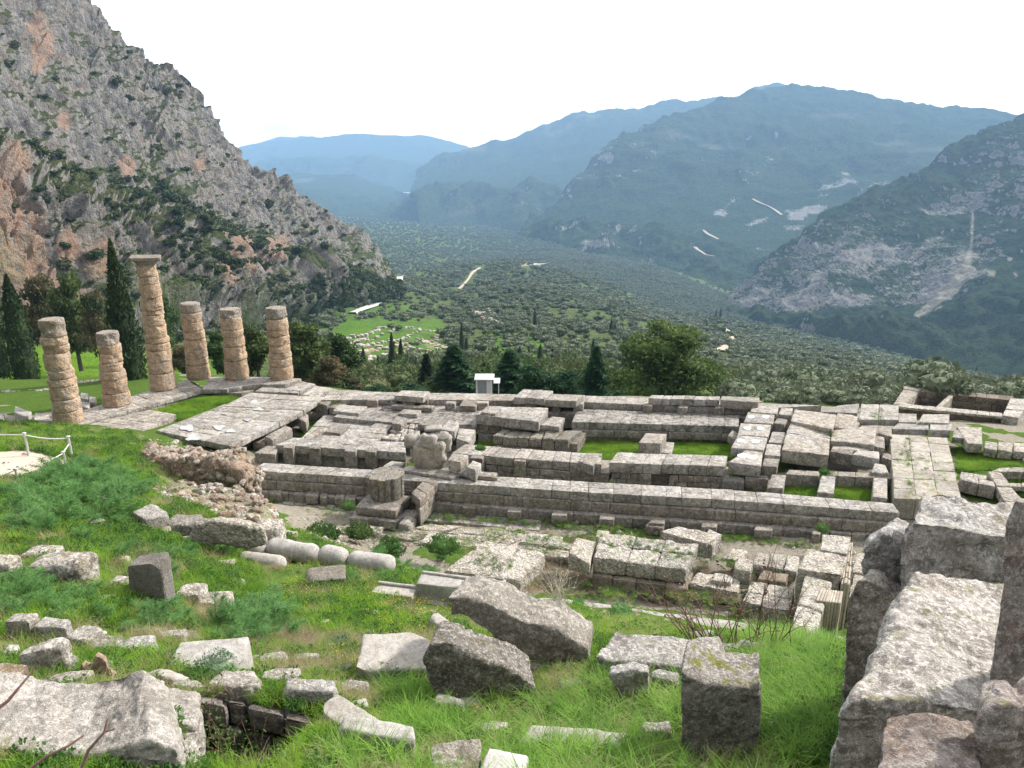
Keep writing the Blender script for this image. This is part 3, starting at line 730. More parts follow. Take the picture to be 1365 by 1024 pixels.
M['drystick'] = plain('dry_stick_wood', (0.55, 0.5, 0.42), 0.9)
M['longgrass'] = leafmat('long_grass_blades', (0.13, 0.29, 0.035), (0.25, 0.43, 0.07), (0.27, 0.36, 0.12), trans=0.45, s=1.5, rnd=0.6)
M['weed2'] = leafmat('dark_weed_leaves', (0.04, 0.10, 0.02), (0.08, 0.16, 0.04), (0.14, 0.18, 0.06), trans=0.35, s=3)
M['bigpine'] = leafmat('big_pine_leaves', (0.065, 0.115, 0.028), (0.13, 0.19, 0.045), (0.14, 0.16, 0.05), trans=0.3, s=0.5)
M['wallrock'] = stone('trench_wall_stone', (0.25, 0.22, 0.20), (0.17, 0.145, 0.13), lich=(0.45, 0.42, 0.39), lichf=0.5, dark=(0.06, 0.05, 0.045), darkf=0.6, tint=(0.28, 0.20, 0.17), tintf=0.4, bump=1.0, scale=2.4, moss=.4)
M['palerub'] = stone('pale_rubble_stone', (0.46, 0.40, 0.34), (0.33, 0.28, 0.23), lich=(0.66, 0.62, 0.57), lichf=0.6, dark=(0.1, 0.08, 0.065), darkf=0.5, bump=0.9, scale=1.6)
M['brush'] = leafmat('dry_brush_stalks', (0.20, 0.155, 0.09), (0.34, 0.27, 0.17), trans=0.2, s=2)
M['montan'] = stone('eroded_tan_stone', (0.47, 0.39, 0.30), (0.38, 0.34, 0.30), lich=(0.62, 0.59, 0.54), lichf=0.6, dark=(0.15, 0.13, 0.11), darkf=0.5, tint=(0.34, 0.32, 0.31), tintf=0.7, bump=0.8, scale=1.2)
M['thicket'] = leafmat('thicket_leaves', (0.05, 0.09, 0.028), (0.10, 0.15, 0.05), (0.16, 0.16, 0.08), trans=0.25, s=0.15, rnd=.7)
# ---------------------------------------------------------------- ground of the sanctuary (surveyed heights, smoothly joined)
GP = [(-150, 600, 33), (-150, 1000, 7), (-100, 750, 17), (0, 600, 32), (40, 600, 31), (90, 600, 31.5), (0, 650, 26), (100, 650, 26), (0, 700, 21), (100, 700, 21.5),
      (180, 640, 28), (200, 690, 23), (80, 750, 17.5), (195, 800, 15.5), (0, 800, 15), (30, 850, 12.6), (100, 880, 11.6), (200, 880, 11.6), (0, 980, 8.4), (120, 960, 8.8), (200, 1010, 7.6),
      (270, 690, 24.5), (330, 705, 25), (330, 745, 23.5), (430, 755, 23), (528, 768, 22.5), (400, 790, 20), (330, 830, 16.8), (450, 830, 16.8), (570, 815, 18.5),
      (400, 870, 14.2), (500, 880, 13.8), (320, 870, 13.5), (600, 960, 10.5), (560, 930, 11.6), (500, 1000, 9.2), (700, 960, 10.5), (700, 1020, 8.6), (640, 880, 13),
      (760, 880, 12.8), (850, 950, 10.8), (850, 1010, 8.8), (960, 1015, 8.8), (1060, 1000, 9.0), (1060, 900, 12), (1000, 870, 13.2), (1100, 880, 12.4), (850, 880, 13), (1250, 1000, 8.2), (1250, 880, 11),
      (650, 792, 32.4), (750, 801, 31.4), (850, 814, 30.4), (950, 832, 29.5), (1040, 852, 28.7), (1110, 866, 28.1), (1200, 860, 28), (1350, 860, 28), (765, 782, 34.2), (800, 793, 33.6), (880, 796, 33.2), (950, 803, 32.4), (1000, 812, 31.8), (1040, 800, 32),
      (600, 770, 33.2), (30, 585, 36), (-150, 585, 38), (100, 588, 36), (170, 590, 35.5), (20, 572, 46)]
pts3 = [W(*g) for g in GP]
for (x, y, z) in [(345, 668, -1.55), (450, 685, -1.5), (560, 712, -1.5), (680, 720, -1.5), (800, 728, -1.5), (1000, 736, -1.5), (1180, 742, -1.5), (1400, 742, -1.5),
                  (430, 715, -1.3), (520, 735, -1.2), (600, 745, -1.0), (700, 765, -1.2), (1180, 790, -1.3),
                  (400, 610, -1.6), (600, 600, -1.9), (800, 600, -1.9), (960, 590, -1.9), (1070, 650, -1.15), (1140, 655, -1.15), (1230, 600, -1.0), (1330, 612, -1.1), (1345, 650, -0.9), (1420, 600, -1.1),
                  (500, 560, -1.6), (700, 545, -1.9), (900, 545, -1.9), (300, 560, -0.75), (250, 548, -.6), (290, 534, -.55), (380, 600, -1.6), (350, 585, -1.5),
                  (150, 560, -0.5), (60, 555, -0.45), (-60, 555, -0.5), (-150, 545, -.5), (50, 530, -1.0), (170, 520, -1.0), (280, 500, -2), (500, 520, -4.5), (700, 526, -5), (1000, 532, -5), (1200, 532, -5), (1400, 540, -5), (1365, 560, -3), (1300, 570, -2.0),
                  (-50, 510, -2.5), (300, 485, -4)]:
    pts3.append(PZ(x, y, z))
pts3 = np.array(pts3)
_D = np.linalg.norm(pts3[:, None, :2] - pts3[None, :, :2], axis=2)
_n = len(pts3)
_Am = np.zeros((_n + 3, _n + 3)); _Am[:_n, :_n] = _D + np.eye(_n) * -0.02
_Am[:_n, _n] = 1; _Am[:_n, n_ := _n + 1] = pts3[:, 0]; _Am[:_n, _n + 2] = pts3[:, 1]
_Am[_n, :_n] = 1; _Am[_n + 1, :_n] = pts3[:, 0]; _Am[_n + 2, :_n] = pts3[:, 1]
_w = np.linalg.solve(_Am, np.concatenate([pts3[:, 2], [0, 0, 0]]))
# the sunken trench behind the bottom-left rocks
TR = [PZ(x, y, W(x, y, t)[2])[:2] for x, y, t in [(262, 935, 10.5), (330, 945, 10.6), (395, 960, 10.4), (440, 965, 10.2), (415, 1010, 9.2), (385, 1060, 8.2), (262, 1060, 7.6), (240, 980, 8.9)]]
def HZ(x, y, rough=True):
    x = np.atleast_1d(np.asarray(x, float)); y = np.atleast_1d(np.asarray(y, float))
    o = np.empty(len(x))
    for a in range(0, len(x), 20000):
        b = slice(a, a + 20000)
        d = np.hypot(x[b, None] - pts3[None, :, 0], y[b, None] - pts3[None, :, 1])
        o[b] = d @ _w[:_n] + _w[_n] + _w[_n + 1] * x[b] + _w[_n + 2] * y[b]
    if rough:
        p = np.c_[x, y, 0 * x]
        o += fbm(p * 0.9, 4, 77) * 0.10 + fbm(p * 3.5, 2, 78) * 0.03
    tr = inpoly(x, y, TR)
    o -= tr * 1.3
    far = np.hypot(x, y)
    return o
def settle(P):
    """carry the underside of a stone down into the sloping ground"""
    z0, z1 = P[:, 2].min(), P[:, 2].max(); zc = z0 + (z1 - z0) * .6
    f = np.clip((zc - P[:, 2]) / (zc - z0), 0, 1)
    gap = np.clip(z0 - (HZ(P[:, 0], P[:, 1], False) - .12), 0, 4.0)
    Q = P.copy(); Q[:, 2] -= f * gap
    return Q
def GT(px, py, t0=5.0, t1=70.0):
    """where the view ray over this survey bearing meets the ground"""
    r = ray(px, py); ts = np.arange(t0, t1, 0.05)
    P = r[None] * ts[:, None]; P[:, 2] += CZ
    h = HZ(P[:, 0], P[:, 1])
    k = np.where(P[:, 2] <= h)[0]
    return ts[k[0]] if len(k) else t1
PATH = [PZ(x, y, W(x, y, t)[2])[:2] for x, y, t in [(-200, 606, 31), (0, 604, 31), (62, 606, 30.5), (100, 612, 30), (88, 622, 29), (40, 640, 27), (0, 640, 27), (-200, 650, 26)]]
xs = np.concatenate([np.linspace(-60, -20, 90), np.arange(-19.8, 16, .2), np.linspace(16.3, 62, 110)])
ys = np.concatenate([np.arange(2.0, 26, .2), np.linspace(26.3, 66, 130)])
X_, Y_ = np.meshgrid(xs, ys)
x, y = X_.ravel(), Y_.ravel()
z = HZ(x, y)
V = np.c_[x, y, z]
px, py, t = proj(V)
nzg = fbm(V * np.array([.5, .5, 0]), 4, 15)
green = np.ones(len(V)) * .9
temple_zone = (y > 34) & (py < 725)
green = np.where(y > 27.0, .15 + .5 * (nzg > .05), green)
green = np.where((y < 27.0) | (x < -17) & (y < 46), np.clip(.75 + nzg * .8, 0, 1), green)
for pl in ([(190, 552), (262, 524), (330, 520), (300, 545), (245, 565)], [(770, 570), (990, 570), (990, 612), (770, 616)], [(1040, 635), (1200, 635), (1200, 670), (1040, 665)],
           [(1278, 600), (1400, 600), (1400, 665), (1278, 640)], [(-200, 400), (240, 400), (240, 505), (230, 520), (170, 538), (110, 545), (0, 540), (-200, 540)]):
    green = np.where(inpoly(px, py, pl), 1, green)
path = inpoly(x + nzg * .3, y + nzg * .3, PATH) * 1.0
V_, Q_ = V, None
ids = np.arange(len(ys) * len(xs)).reshape(len(ys), len(xs))
Q_ = np.stack([ids[:-1, :-1], ids[:-1, 1:], ids[1:, 1:], ids[1:, :-1]], -1).reshape(-1, 4)

m, nt, bs, out = newmat('sanctuary_ground', 1.0, 0.0)
g = nd(nt, 'NewGeometry'); P = g.outputs['Position']
at = nd(nt, 'SeparateColor', {0: nd(nt, 'Attribute', attribute_name='mask').outputs['Color']})
n1 = nd(nt, 'TexNoise', {'Vector': P, 'Scale': 0.8, 'Detail': 8, 'Roughness': 0.7}).outputs[0]
n2 = nd(nt, 'TexNoise', {'Vector': P, 'Scale': 6.0, 'Detail': 6, 'Roughness': 0.7}).outputs[0]
n3 = nd(nt, 'TexNoise', {'Vector': P, 'Scale': 22.0, 'Detail': 5, 'Roughness': 0.7}).outputs[0]
soil = mix(nt, ramp(nt, n2, [(0.35, 0), (0.65, 1)]), (0.15, 0.13, 0.10), (0.27, 0.245, 0.20))
soil = mix(nt, ramp(nt, n3, [(0.56, 0), (0.64, .7)]), soil, (0.48, 0.45, 0.40))
gr = mix(nt, ramp(nt, n2, [(0.35, 0), (0.65, 1)]), (0.045, 0.085, 0.018), (0.09, 0.14, 0.03))
gr = mix(nt, ramp(nt, n3, [(0.35, .6), (0.5, 0)]), gr, (0.05, 0.07, 0.02))
f = nd(nt, 'Math', {0: at.outputs[0], 1: nd(nt, 'TexNoise', {'Vector': P, 'Scale': 1.6, 'Detail': 9, 'Roughness': 0.75}).outputs[0]}, operation='ADD').outputs[0]
c = mix(nt, ramp(nt, f, [(0.92, 0), (1.14, 1)]), soil, gr)
pc = mix(nt, ramp(nt, n2, [(0.35, 0), (0.65, 1)]), (0.44, 0.35, 0.27), (0.56, 0.48, 0.40))
c = mix(nt, at.outputs[1], c, pc)
nt.links.new(c, bs.inputs['Base Color'])
h = nd(nt, 'Math', {0: n2, 1: n3}, operation='ADD').outputs[0]
nt.links.new(nd(nt, 'Bump', {'Height': h, 'Strength': 0.8, 'Distance': 0.06}).outputs[0], bs.inputs['Normal'])
M['ground'] = m
mb = MB(); mb.add(V_, Q_, 0, np.c_[green, path, 0 * path])
tag(mb.build('ground', M['ground'], attr=True, origin=None), kind='structure')
# ---------------------------------------------------------------- the temple: walls, pavements, blocks
def bl4(c, u, v):
    return c[0] * ((1 - u) * (1 - v))[:, None] + c[1] * (u * (1 - v))[:, None] + c[2] * (u * v)[:, None] + c[3] * ((1 - u) * v)[:, None]
SD = [0]
def masonry(mb, q=None, z=0, h=1, nx=1, ny=1, nz=1, gap=.012, jz=.02, jxy=.02, r=.03, seg=.3, amp=.012, chip=.05, strat=0.0, m=0, stag=True, miss=(), c3=None):
    """q: four top corners (front left, front right, back right, back left) as survey bearings; z top level(s); h height; cells of stone"""
    SD[0] += 1; rs = np.random.default_rng(SD[0] * 7 + 1)
    zz = z if isinstance(z, (list, tuple)) else [z] * 4
    c = c3 if c3 is not None else [PZ(q[2 * i], q[2 * i + 1], zz[i]) for i in range(4)]
    C_ = np.array(c)
    Lx = (np.linalg.norm(C_[1] - C_[0]) + np.linalg.norm(C_[2] - C_[3])) / 2
    Ly = (np.linalg.norm(C_[3] - C_[0]) + np.linalg.norm(C_[2] - C_[1])) / 2
    hc = h / nz
    for k in range(nz):
        xb = np.linspace(0, 1, nx + 1)
        if nx > 1:
            xb[1:-1] += rs.uniform(-.22, .22, nx - 1) / nx
            if stag and k % 2:
                xb = np.concatenate([[0], (xb[1:] + xb[:-1]) / 2, [1]])
        yb = np.linspace(0, 1, ny + 1)
        if ny > 1: yb[1:-1] += rs.uniform(-.15, .15, ny - 1) / ny
        for i in range(len(xb) - 1):
            for j in range(ny):
                if (i, j, k) in miss: continue
                dx, dy = (xb[i + 1] - xb[i]) * Lx - gap, (yb[j + 1] - yb[j]) * Ly - gap
                if dx < .05 or dy < .05: continue
                dz = hc - gap * .6
                P, Q = rb(dx, dy, dz, r * rs.uniform(.45, 1.1), seg, amp, 2.2, chip, int(rs.integers(1e6)), rs.uniform(-50, 50, 3), strat)
                u = (P[:, 0] / Lx) + (xb[i] + xb[i + 1]) / 2 + rs.uniform(-jxy, jxy) * .3 / Lx
                v = (P[:, 1] / Ly) + (yb[j] + yb[j + 1]) / 2 + (rs.uniform(-jxy, jxy) / Ly)
                B = bl4(C_, u, v)
                B[:, 2] += P[:, 2] - hc * (k + .5) + rs.uniform(-jz, jz) * (1 if k == 0 else .2) + (P[:, 0] * rs.uniform(-.01, .01))
                mb.add(B, Q, m)
    return mb

def block(name, q, z, h, label, cat, group=None, mat='temple', sharp=40, kind=None, **kw):
    mb = MB(); masonry(mb, q, z, h, **kw)
    o = mb.build(name, M[mat], sharp=sharp)
    return tag(o, label, cat, group, kind)

T = 'temple'
M['holed'] = stone('holed_paving_stone', (0.38, 0.345, 0.315), (0.29, 0.265, 0.24), lich=(0.52, 0.5, 0.47), lichf=0.5, dark=(0.05, 0.045, 0.04), darkf=0.75, bump=0.6, scale=0.9)
M['rough'] = stone('mossy_rough_stone', (0.30, 0.27, 0.235), (0.21, 0.19, 0.16), lich=(0.55, 0.52, 0.47), lichf=0.6, dark=(0.07, 0.065, 0.05), darkf=0.6, tint=(0.42, 0.28, 0.18), tintf=0.3, bump=1.0, pit=1.0, moss=.6, scale=1.6)
M['pale2'] = stone('cracked_pale_paving', (0.46, 0.43, 0.39), (0.36, 0.335, 0.30), lich=(0.6, 0.58, 0.54), lichf=0.5, dark=(0.16, 0.15, 0.13), darkf=0.4, bump=0.6, moss=.6, scale=.8)
# --- east end: stylobate with the standing columns
e = empty('stylobate', PZ(150, 550, -.6), 'long grey paved platform carrying the six standing columns', 'stylobate')
mb = MB(); masonry(mb, (22, 572, 77, 575, 269, 519.5, 250, 506), 0, .34, nx=4, ny=9, r=.03, amp=.015); mb.build('column_course', M['pave'], e, sharp=40)
mb = MB(); masonry(mb, (8, 578, 84, 583, 279, 521, 252, 505.5), -.35, .5, nx=3, ny=9); mb.build('lower_step', M[T], e, sharp=40)
mb = MB(); masonry(mb, (269, 519.5, 302, 519, 333, 502, 279, 502.5), 0, .36, nx=2, ny=3)
masonry(mb, (304, 517, 350, 511.5, 362, 502.5, 334, 502.3), 0.03, .5, nx=2, ny=2); mb.build('corner_course', M['pave'], e, sharp=40)
mb = MB(); masonry(mb, (266, 522.5, 322, 524, 352, 516, 300, 516), -.37, .5, nx=3, ny=1); mb.build('corner_footing', M[T], e, sharp=40)
block('column_plinth', (349, 512.5, 380, 512, 402, 504.5, 362, 502.4), .04, .5, 'square grey plinth slab right under the rightmost standing column', 'plinth', nx=1, ny=1, mat='pave', r=.04)
block('pavement', (77, 575.5, 172, 584.5, 235, 552, 198, 546), -.05, .5, 'pale slab pavement between the front columns and the grassy trench', 'pavement', nx=3, ny=5, mat='pave', amp=.02)
S3 = empty('pavement', PZ(310, 570, -.5), 'large tilted-looking pavement of joined grey slabs with pale cement patches, beside the grassy trench', 'pavement')
mb = MB(); masonry(mb, (208, 574, 307, 595, 408, 545.5, 299, 539), 0.0, .38, nx=3, ny=8, r=.025, amp=.012, gap=.008, jz=.008); mb.build('slab_course', M['pave'], S3, sharp=40)
mb = MB(); masonry(mb, (297, 541, 405, 546.5, 432, 529.5, 334, 523.5), 0.05, .35, nx=3, ny=3, r=.03); mb.build('upper_slab_course', M['pave'], S3, sharp=40)
mb = MB(); masonry(mb, (212, 578, 300, 597, 399, 548, 300, 542), -.45, .75, nx=3, ny=7); mb.build('footing', M[T], S3, sharp=40)
mb = MB()
for (x, y, rx, ry) in [(250, 571, 9, 4), (258, 584, 10, 4), (292, 570, 8, 3.4), (308, 575, 6, 2.5), (340, 536, 6, 2), (345, 546, 6, 2), (300, 552, 4, 1.4), (330, 560, 5, 2)]:
    n = 14; a = np.linspace(0, 2 * np.pi, n, endpoint=False); rr = 1 + .25 * np.sin(a * 3 + x) + .1 * np.cos(a * 5)
    ring = np.array([PZ(x + rx * rr[i] * math.cos(a[i]), y + ry * rr[i] * math.sin(a[i]), .02) for i in range(n)])
    top = ring + [0, 0, .03]; bot = ring - [0, 0, .05]
    mb.add(np.concatenate([top, top.mean(0)[None]]), [[i, (i + 1) % n, n] for i in range(n)])
mb.build('cement_patch', M['cement'], S3, smooth=False)
for q, z, h, lb in [((377, 519.5, 400, 521, 421, 512, 402, 508), -.05, .45, 'long slab just right of the rightmost column plinth'),
                    ((402, 526, 423, 530, 443, 517.5, 421, 513.5), -.1, .5, 'slab at the far corner, next to the long far strip of the temple'),
                    ((340, 521.5, 397, 524, 402, 518.5, 350, 516), -.08, .3, 'thin notched slab in front of the rightmost column plinth')]:
    block('paving_slab', q, z, h, lb, 'slab', 'loose slabs at the far corner of the columns', mat='pave', nx=2 if h < .5 else 3, r=.05, chip=.09, amp=.03)
for q, z, h, lb, tl in [((352, 582, 363, 586, 390, 571, 381, 566), -.35, .75, 'long squared block lying under the edge of the large pavement', 0),
                    ((336, 589, 352, 592, 362, 580, 347, 578), -.7, .6, 'rounded block in the shadow under the pavement edge', 0),
                    ((398, 558, 408, 563, 411, 552, 402, 549), -.4, .8, 'block propped upright at the far corner of the large pavement', 0),
                    ((405, 535, 422, 541, 436, 535, 420, 530), -.25, .6, 'grey block between the large pavement and the green weeds', 0),
                    ((423, 537, 436, 541, 443, 533, 432, 530), -.1, .8, 'dark squared block with chipped top near the small grass patch', 0),
                    ((437, 543, 458, 546, 462, 538, 445, 537), -.25, .7, 'rounded light block left of the small grass patch', 0)]:
    block('fallen_block', q, z, h, lb, 'stone block', 'loose blocks by the pavement edge', r=.08, amp=.04, chip=.1, mat=T)

# --- standing columns: tapering shafts of worn drums
def column(px, py, ptop, wb, wt_, drums, cap, label, seed, heights=None):
    b = PZ(px, py - 3, 0.0)
    tc = ray(px, py)[2]
    t = (0 - CZ) / tc
    D = wb / F * t; Dt = wt_ / F * t
    # height from the elevation of the top at the same distance
    dist = math.hypot(b[0], b[1]); rt = ray(px, ptop); H = CZ + dist * rt[2] / math.hypot(rt[0], rt[1])
    e = empty('temple_column', b, label, 'column', 'standing columns of the temple')
    rs = np.random.default_rng(seed)
    hs = rs.uniform(.6, 1.4, drums); hs[0] *= 1.5
    body = H - (0.55 if cap else 0)
    hs = hs / hs.sum() * body
    z = 0.0
    for k in range(drums):
        z1 = z + hs[k]
        na, nz_ = 64, 16
        a = np.linspace(0, 2 * np.pi, na, endpoint=False)
        off = rs.uniform(-.03, .03, 2) * (k > 0)
        V = []
        zs = np.linspace(0, 1, nz_)
        for j, u in enumerate(zs):
            zz = z + u * hs[k]; fr = zz / H
            r = (D * (1 - fr) + Dt * fr) / 2
            edge = min(u, 1 - u) * hs[k]
            rr = r * (1.01 - (.035 + .05 * (k % 3 == 1)) * math.exp(-(edge / .035) ** 2)) * (1 + .012 * math.sin(math.pi * u))
            V.append(np.c_[off[0] + rr * np.cos(a), off[1] + rr * np.sin(a), np.full(na, zz)])
        V = np.concatenate(V)
        rad = V.copy(); rad[:, 2] = 0; nrm = rad / np.linalg.norm(rad, axis=1)[:, None]
        nv_ = fbm(V * 1.6 + b, 4, seed + k) * .06 + fbm(V * 5 + b, 3, seed + k + 50) * .035
        nv_ -= np.maximum(0, fbm(V * 1.1 + b, 3, seed + k + 90) - .08) * .42 * (k > 0)
        V = V + nrm * nv_[:, None]
        ang = np.tile(a, nz_)
        V = V + nrm * (np.abs(np.sin(ang * 10)) * .025 * D / 1.7 * (0.6 if k else 1))[:, None]
        V[:, 2] += np.where(np.abs(V[:, 2] - z) < 1e-6, rs.uniform(0, .01), 0)
        V[:, 2] += fbm(V * .9 + b, 2, seed + k * 3) * .03 * (0 < k)
        Q = [[j * na + i, j * na + (i + 1) % na, (j + 1) * na + (i + 1) % na, (j + 1) * na + i] for j in range(nz_ - 1) for i in range(na)]
        mb = MB(); n0 = len(V)
        ct_ = V[-na:].mean(0) + [0, 0, .02]; cb = V[:na].mean(0)
        V2 = np.concatenate([V, ct_[None], cb[None]])
        mb.add(V2 + b, Q)
        mb.add(V2 + b, [[(nz_ - 1) * na + i, (nz_ - 1) * na + (i + 1) % na, n0] for i in range(na)] + [[(i + 1) % na, i, n0 + 1] for i in range(na)])
        # rougher greyer top drum
        o = mb.build('drum', M['column'] if (k < drums - (1 if not cap else 0)) else M['coltop'], e, sharp=60)
        z = z1
    if cap:
        na = 40; a = np.linspace(0, 2 * np.pi, na, endpoint=False)
        prof = [(Dt / 2 * .98, body - .02), (Dt / 2 * 1.02, body + .06), (Dt / 2 * 1.22, body + .2), (Dt / 2 * 1.38, body + .3), (Dt / 2 * 1.36, body + .33)]
        V = np.concatenate([np.c_[r * np.cos(a), r * np.sin(a), np.full(na, zz)] for r, zz in prof])
        V += (fbm(V * 3, 3, 5) * .03)[:, None]
        Q = [[j * na + i, j * na + (i + 1) % na, (j + 1) * na + (i + 1) % na, (j + 1) * na + i] for j in range(len(prof) - 1) for i in range(na)]
        P, Q2 = rb(Dt * 1.52, Dt * 1.52, .26, .04, .12, .03, 2, .12, 4)
        P = rot(P, 0, 2, 22) + [0, 0, body + .45]
        mb = MB(); mb.add(V + b, Q); mb.add(P + b, Q2); mb.build('capital', M['coltop'], e, sharp=40)
    return e
M['coltop'] = stone('weathered_column_top', (0.33, 0.29, 0.25), (0.26, 0.23, 0.20), lich=(0.52, 0.47, 0.4), lichf=0.6, dark=(0.10, 0.09, 0.08), darkf=0.6, tint=(0.42, 0.32, 0.22), tintf=0.5, bump=0.9, pit=0.9, scale=1.5)
column(92, 565, 423, 35.5, 29, 9, 0, 'first standing column from the left, nine worn orange-tan drums with a grey top', 11)
column(157, 542, 441, 33.5, 26, 7, 0, 'shortest standing column, second from the left, seven tan drums', 12)
column(218, 521, 341, 31.5, 23.5, 12, 1, 'tallest standing column, the only one still bearing a capital', 13)
column(265.5, 507, 403, 29, 24.5, 8, 0, 'standing column just right of the tallest one, with a lumpy broken top', 14)
column(316.5, 507, 411, 29.5, 25.5, 6, 0, 'second standing column from the right, smooth lower drums', 15)
column(376, 507, 409, 30, 25.5, 8, 0, 'rightmost standing column, on a square plinth at the corner', 16)

# --- north side: the long stepped krepis
K = empty('krepis_wall', PZ(700, 690, -1.5), 'long straight stepped wall of dark grey blocks along the near side of the temple', 'stepped wall')
mb = MB()
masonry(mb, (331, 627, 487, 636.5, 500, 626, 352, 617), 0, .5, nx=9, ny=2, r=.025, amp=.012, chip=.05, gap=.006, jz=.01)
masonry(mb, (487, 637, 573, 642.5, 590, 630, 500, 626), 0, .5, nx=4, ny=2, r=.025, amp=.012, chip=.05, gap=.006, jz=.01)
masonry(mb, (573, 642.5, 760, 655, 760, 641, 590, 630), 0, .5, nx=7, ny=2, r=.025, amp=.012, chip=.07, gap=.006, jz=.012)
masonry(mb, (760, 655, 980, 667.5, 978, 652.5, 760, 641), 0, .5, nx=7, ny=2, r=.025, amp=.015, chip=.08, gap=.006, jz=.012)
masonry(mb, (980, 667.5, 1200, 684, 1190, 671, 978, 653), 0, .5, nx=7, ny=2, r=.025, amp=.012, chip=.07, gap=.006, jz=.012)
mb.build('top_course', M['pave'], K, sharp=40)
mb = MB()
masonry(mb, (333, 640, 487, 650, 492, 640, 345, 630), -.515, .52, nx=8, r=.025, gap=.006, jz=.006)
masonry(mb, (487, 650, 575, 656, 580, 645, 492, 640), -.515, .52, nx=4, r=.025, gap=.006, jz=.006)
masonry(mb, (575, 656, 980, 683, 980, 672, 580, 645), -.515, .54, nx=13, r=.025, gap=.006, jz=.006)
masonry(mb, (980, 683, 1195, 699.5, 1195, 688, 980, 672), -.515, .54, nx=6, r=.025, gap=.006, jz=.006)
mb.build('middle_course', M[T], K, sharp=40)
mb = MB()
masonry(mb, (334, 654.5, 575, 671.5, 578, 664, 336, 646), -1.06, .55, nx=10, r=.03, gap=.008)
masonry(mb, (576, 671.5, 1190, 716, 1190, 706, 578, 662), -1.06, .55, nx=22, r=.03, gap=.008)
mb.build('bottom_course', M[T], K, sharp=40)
for (x0, y0, x1, y1, w_) in [(360, 652, 375, 666, 0), (407, 656, 423, 670, 0), (426, 658, 435, 668, 0), (446, 659, 458, 672, 0), (459, 661, 473, 677, 0),
                             (616, 672, 633, 688, 0), (676, 677, 694, 692, 0), (735, 682, 755, 699, 0), (798, 687, 818, 704, 0), (865, 692, 885, 708, 0), (934, 697, 955, 708, 0), (1005, 702, 1029, 720, 0), (1082, 707, 1093, 725, 0)]:
    block('projecting_cube', (x0, y0 + 5, x1, y0 + 6, x1 + 3, y0 - 1, x0 + 3, y0 - 2), -1.0, .52, 'small squared block projecting at the foot of the long stepped wall', 'stone block', 'small blocks along the foot of the stepped wall', r=.03, seg=.2)
block('lower_pavement', (338, 672, 720, 707, 722, 694, 338, 656), -1.56, .25, 'worn grey pavement strip at the foot of the long stepped wall', 'pavement', nx=12, ny=3, mat='pave', jz=.02)
block('lower_pavement', (880, 716, 1190, 745, 1195, 722, 880, 700), -1.57, .25, 'shaded pavement strip at the right foot of the long stepped wall', 'pavement', nx=8, ny=3, mat='pave', jz=.02)
# wing with the column-drum pedestal
block('wing_wall', (548, 657, 560, 666, 588, 641, 570, 636), -.02, .48, 'short wing of blocks joining the stepped wall to the drum pedestal', 'wall', nx=1, ny=3, r=.03)
block('wing_wall_base', (553, 668, 560, 680, 580, 657, 572, 648), -.5, .95, 'lower blocks of the short wing beside the drum pedestal', 'wall', nx=1, ny=2, nz=2, r=.05)
block('pedestal_step', (465, 690, 527, 696, 556, 679, 478, 676), -1.02, .5, 'broad lower step slab under the fluted drum stump', 'step slab', nx=2, r=.05, chip=.12, amp=.03)
block('pedestal_step', (473, 675, 527, 681, 549, 660, 489, 658), -.52, .48, 'smaller upper step slab directly under the fluted drum stump', 'step slab', r=.06, chip=.1, amp=.03)
block('rough_block', (530, 697, 545, 702, 562, 681, 550, 678), -1.0, .55, 'broken lumpy block at the right end of the pedestal steps', 'stone block', r=.12, amp=.08, chip=.2, seg=.12)
b = PZ(511, 668, -.52) + np.array([.1, .75, 0]); na = 60; a = np.linspace(0, 2 * np.pi, na, endpoint=False)
V = []
for u in np.linspace(0, 1, 12):
    r = .90 * (1 + .03 * u) * (1 - .14 * (np.abs(np.sin(a * 8)) < .35) * (0.4 + .6 * np.sin(u * 3)))
    V.append(np.c_[r * np.cos(a), r * np.sin(a), np.full(na, u * 1.25)])
for rr, zz in [(.78, 1.28), (.6, 1.22), (.4, 1.26), (.2, 1.2), (.02, 1.24)]:
    V.append(np.c_[rr * np.cos(a), rr * np.sin(a), np.full(na, zz)])
V = np.concatenate(V); V += (fbm(V * 3, 3, 3) * .09)[:, None] * np.array([1, 1, .8]) * np.clip(V[:, 2:3] * 2, 0, 1)
L_ = 17; Q = [[j * na + i, j * na + (i + 1) % na, (j + 1) * na + (i + 1) % na, (j + 1) * na + i] for j in range(L_ - 1) for i in range(na)]
mb = MB(); mb.add(V + b, Q)
tag(mb.build('drum_stump', M['rough'], sharp=60), 'short fluted column drum stump with a crumbled white top', 'column drum')

# eroded monument base
def lathe_noise(prof, na, c, seed, amp, sq=0.0, flat=1.0):
    a = np.linspace(0, 2 * np.pi, na, endpoint=False); V = []
    for r, z in prof:
        rr = r / (np.maximum(np.abs(np.cos(a)), np.abs(np.sin(a))) ** sq)
        V.append(np.c_[rr * np.cos(a), rr * np.sin(a) * flat, np.full(na, z)])
    V = np.concatenate(V)
    rad = V.copy(); rad[:, 2] *= .2; nn = rad / (np.linalg.norm(rad, axis=1)[:, None] + .05)
    V = V + nn * (fbm(V * 1.3 + seed, 4, seed) * amp)[:, None]
    n = len(prof)
    return V + c, [[j * na + i, j * na + (i + 1) % na, (j + 1) * na + (i + 1) % na, (j + 1) * na + i] for j in range(n - 1) for i in range(na)]
c = PZ(571, 628, 0.12) + np.array([0, .75, 0])
MO = empty('eroded_monument', c, 'tall eroded tan monument stump with grey bulging shoulders, standing on the stepped wall', 'monument')
V, Q = lathe_noise([(.75, -.1), (.95, 0), (.93, .5), (.90, 1.0), (.92, 1.35), (.85, 1.6), (.6, 1.7), (.3, 1.72), (.02, 1.72)], 72, c, 5, .24, .35, .75)
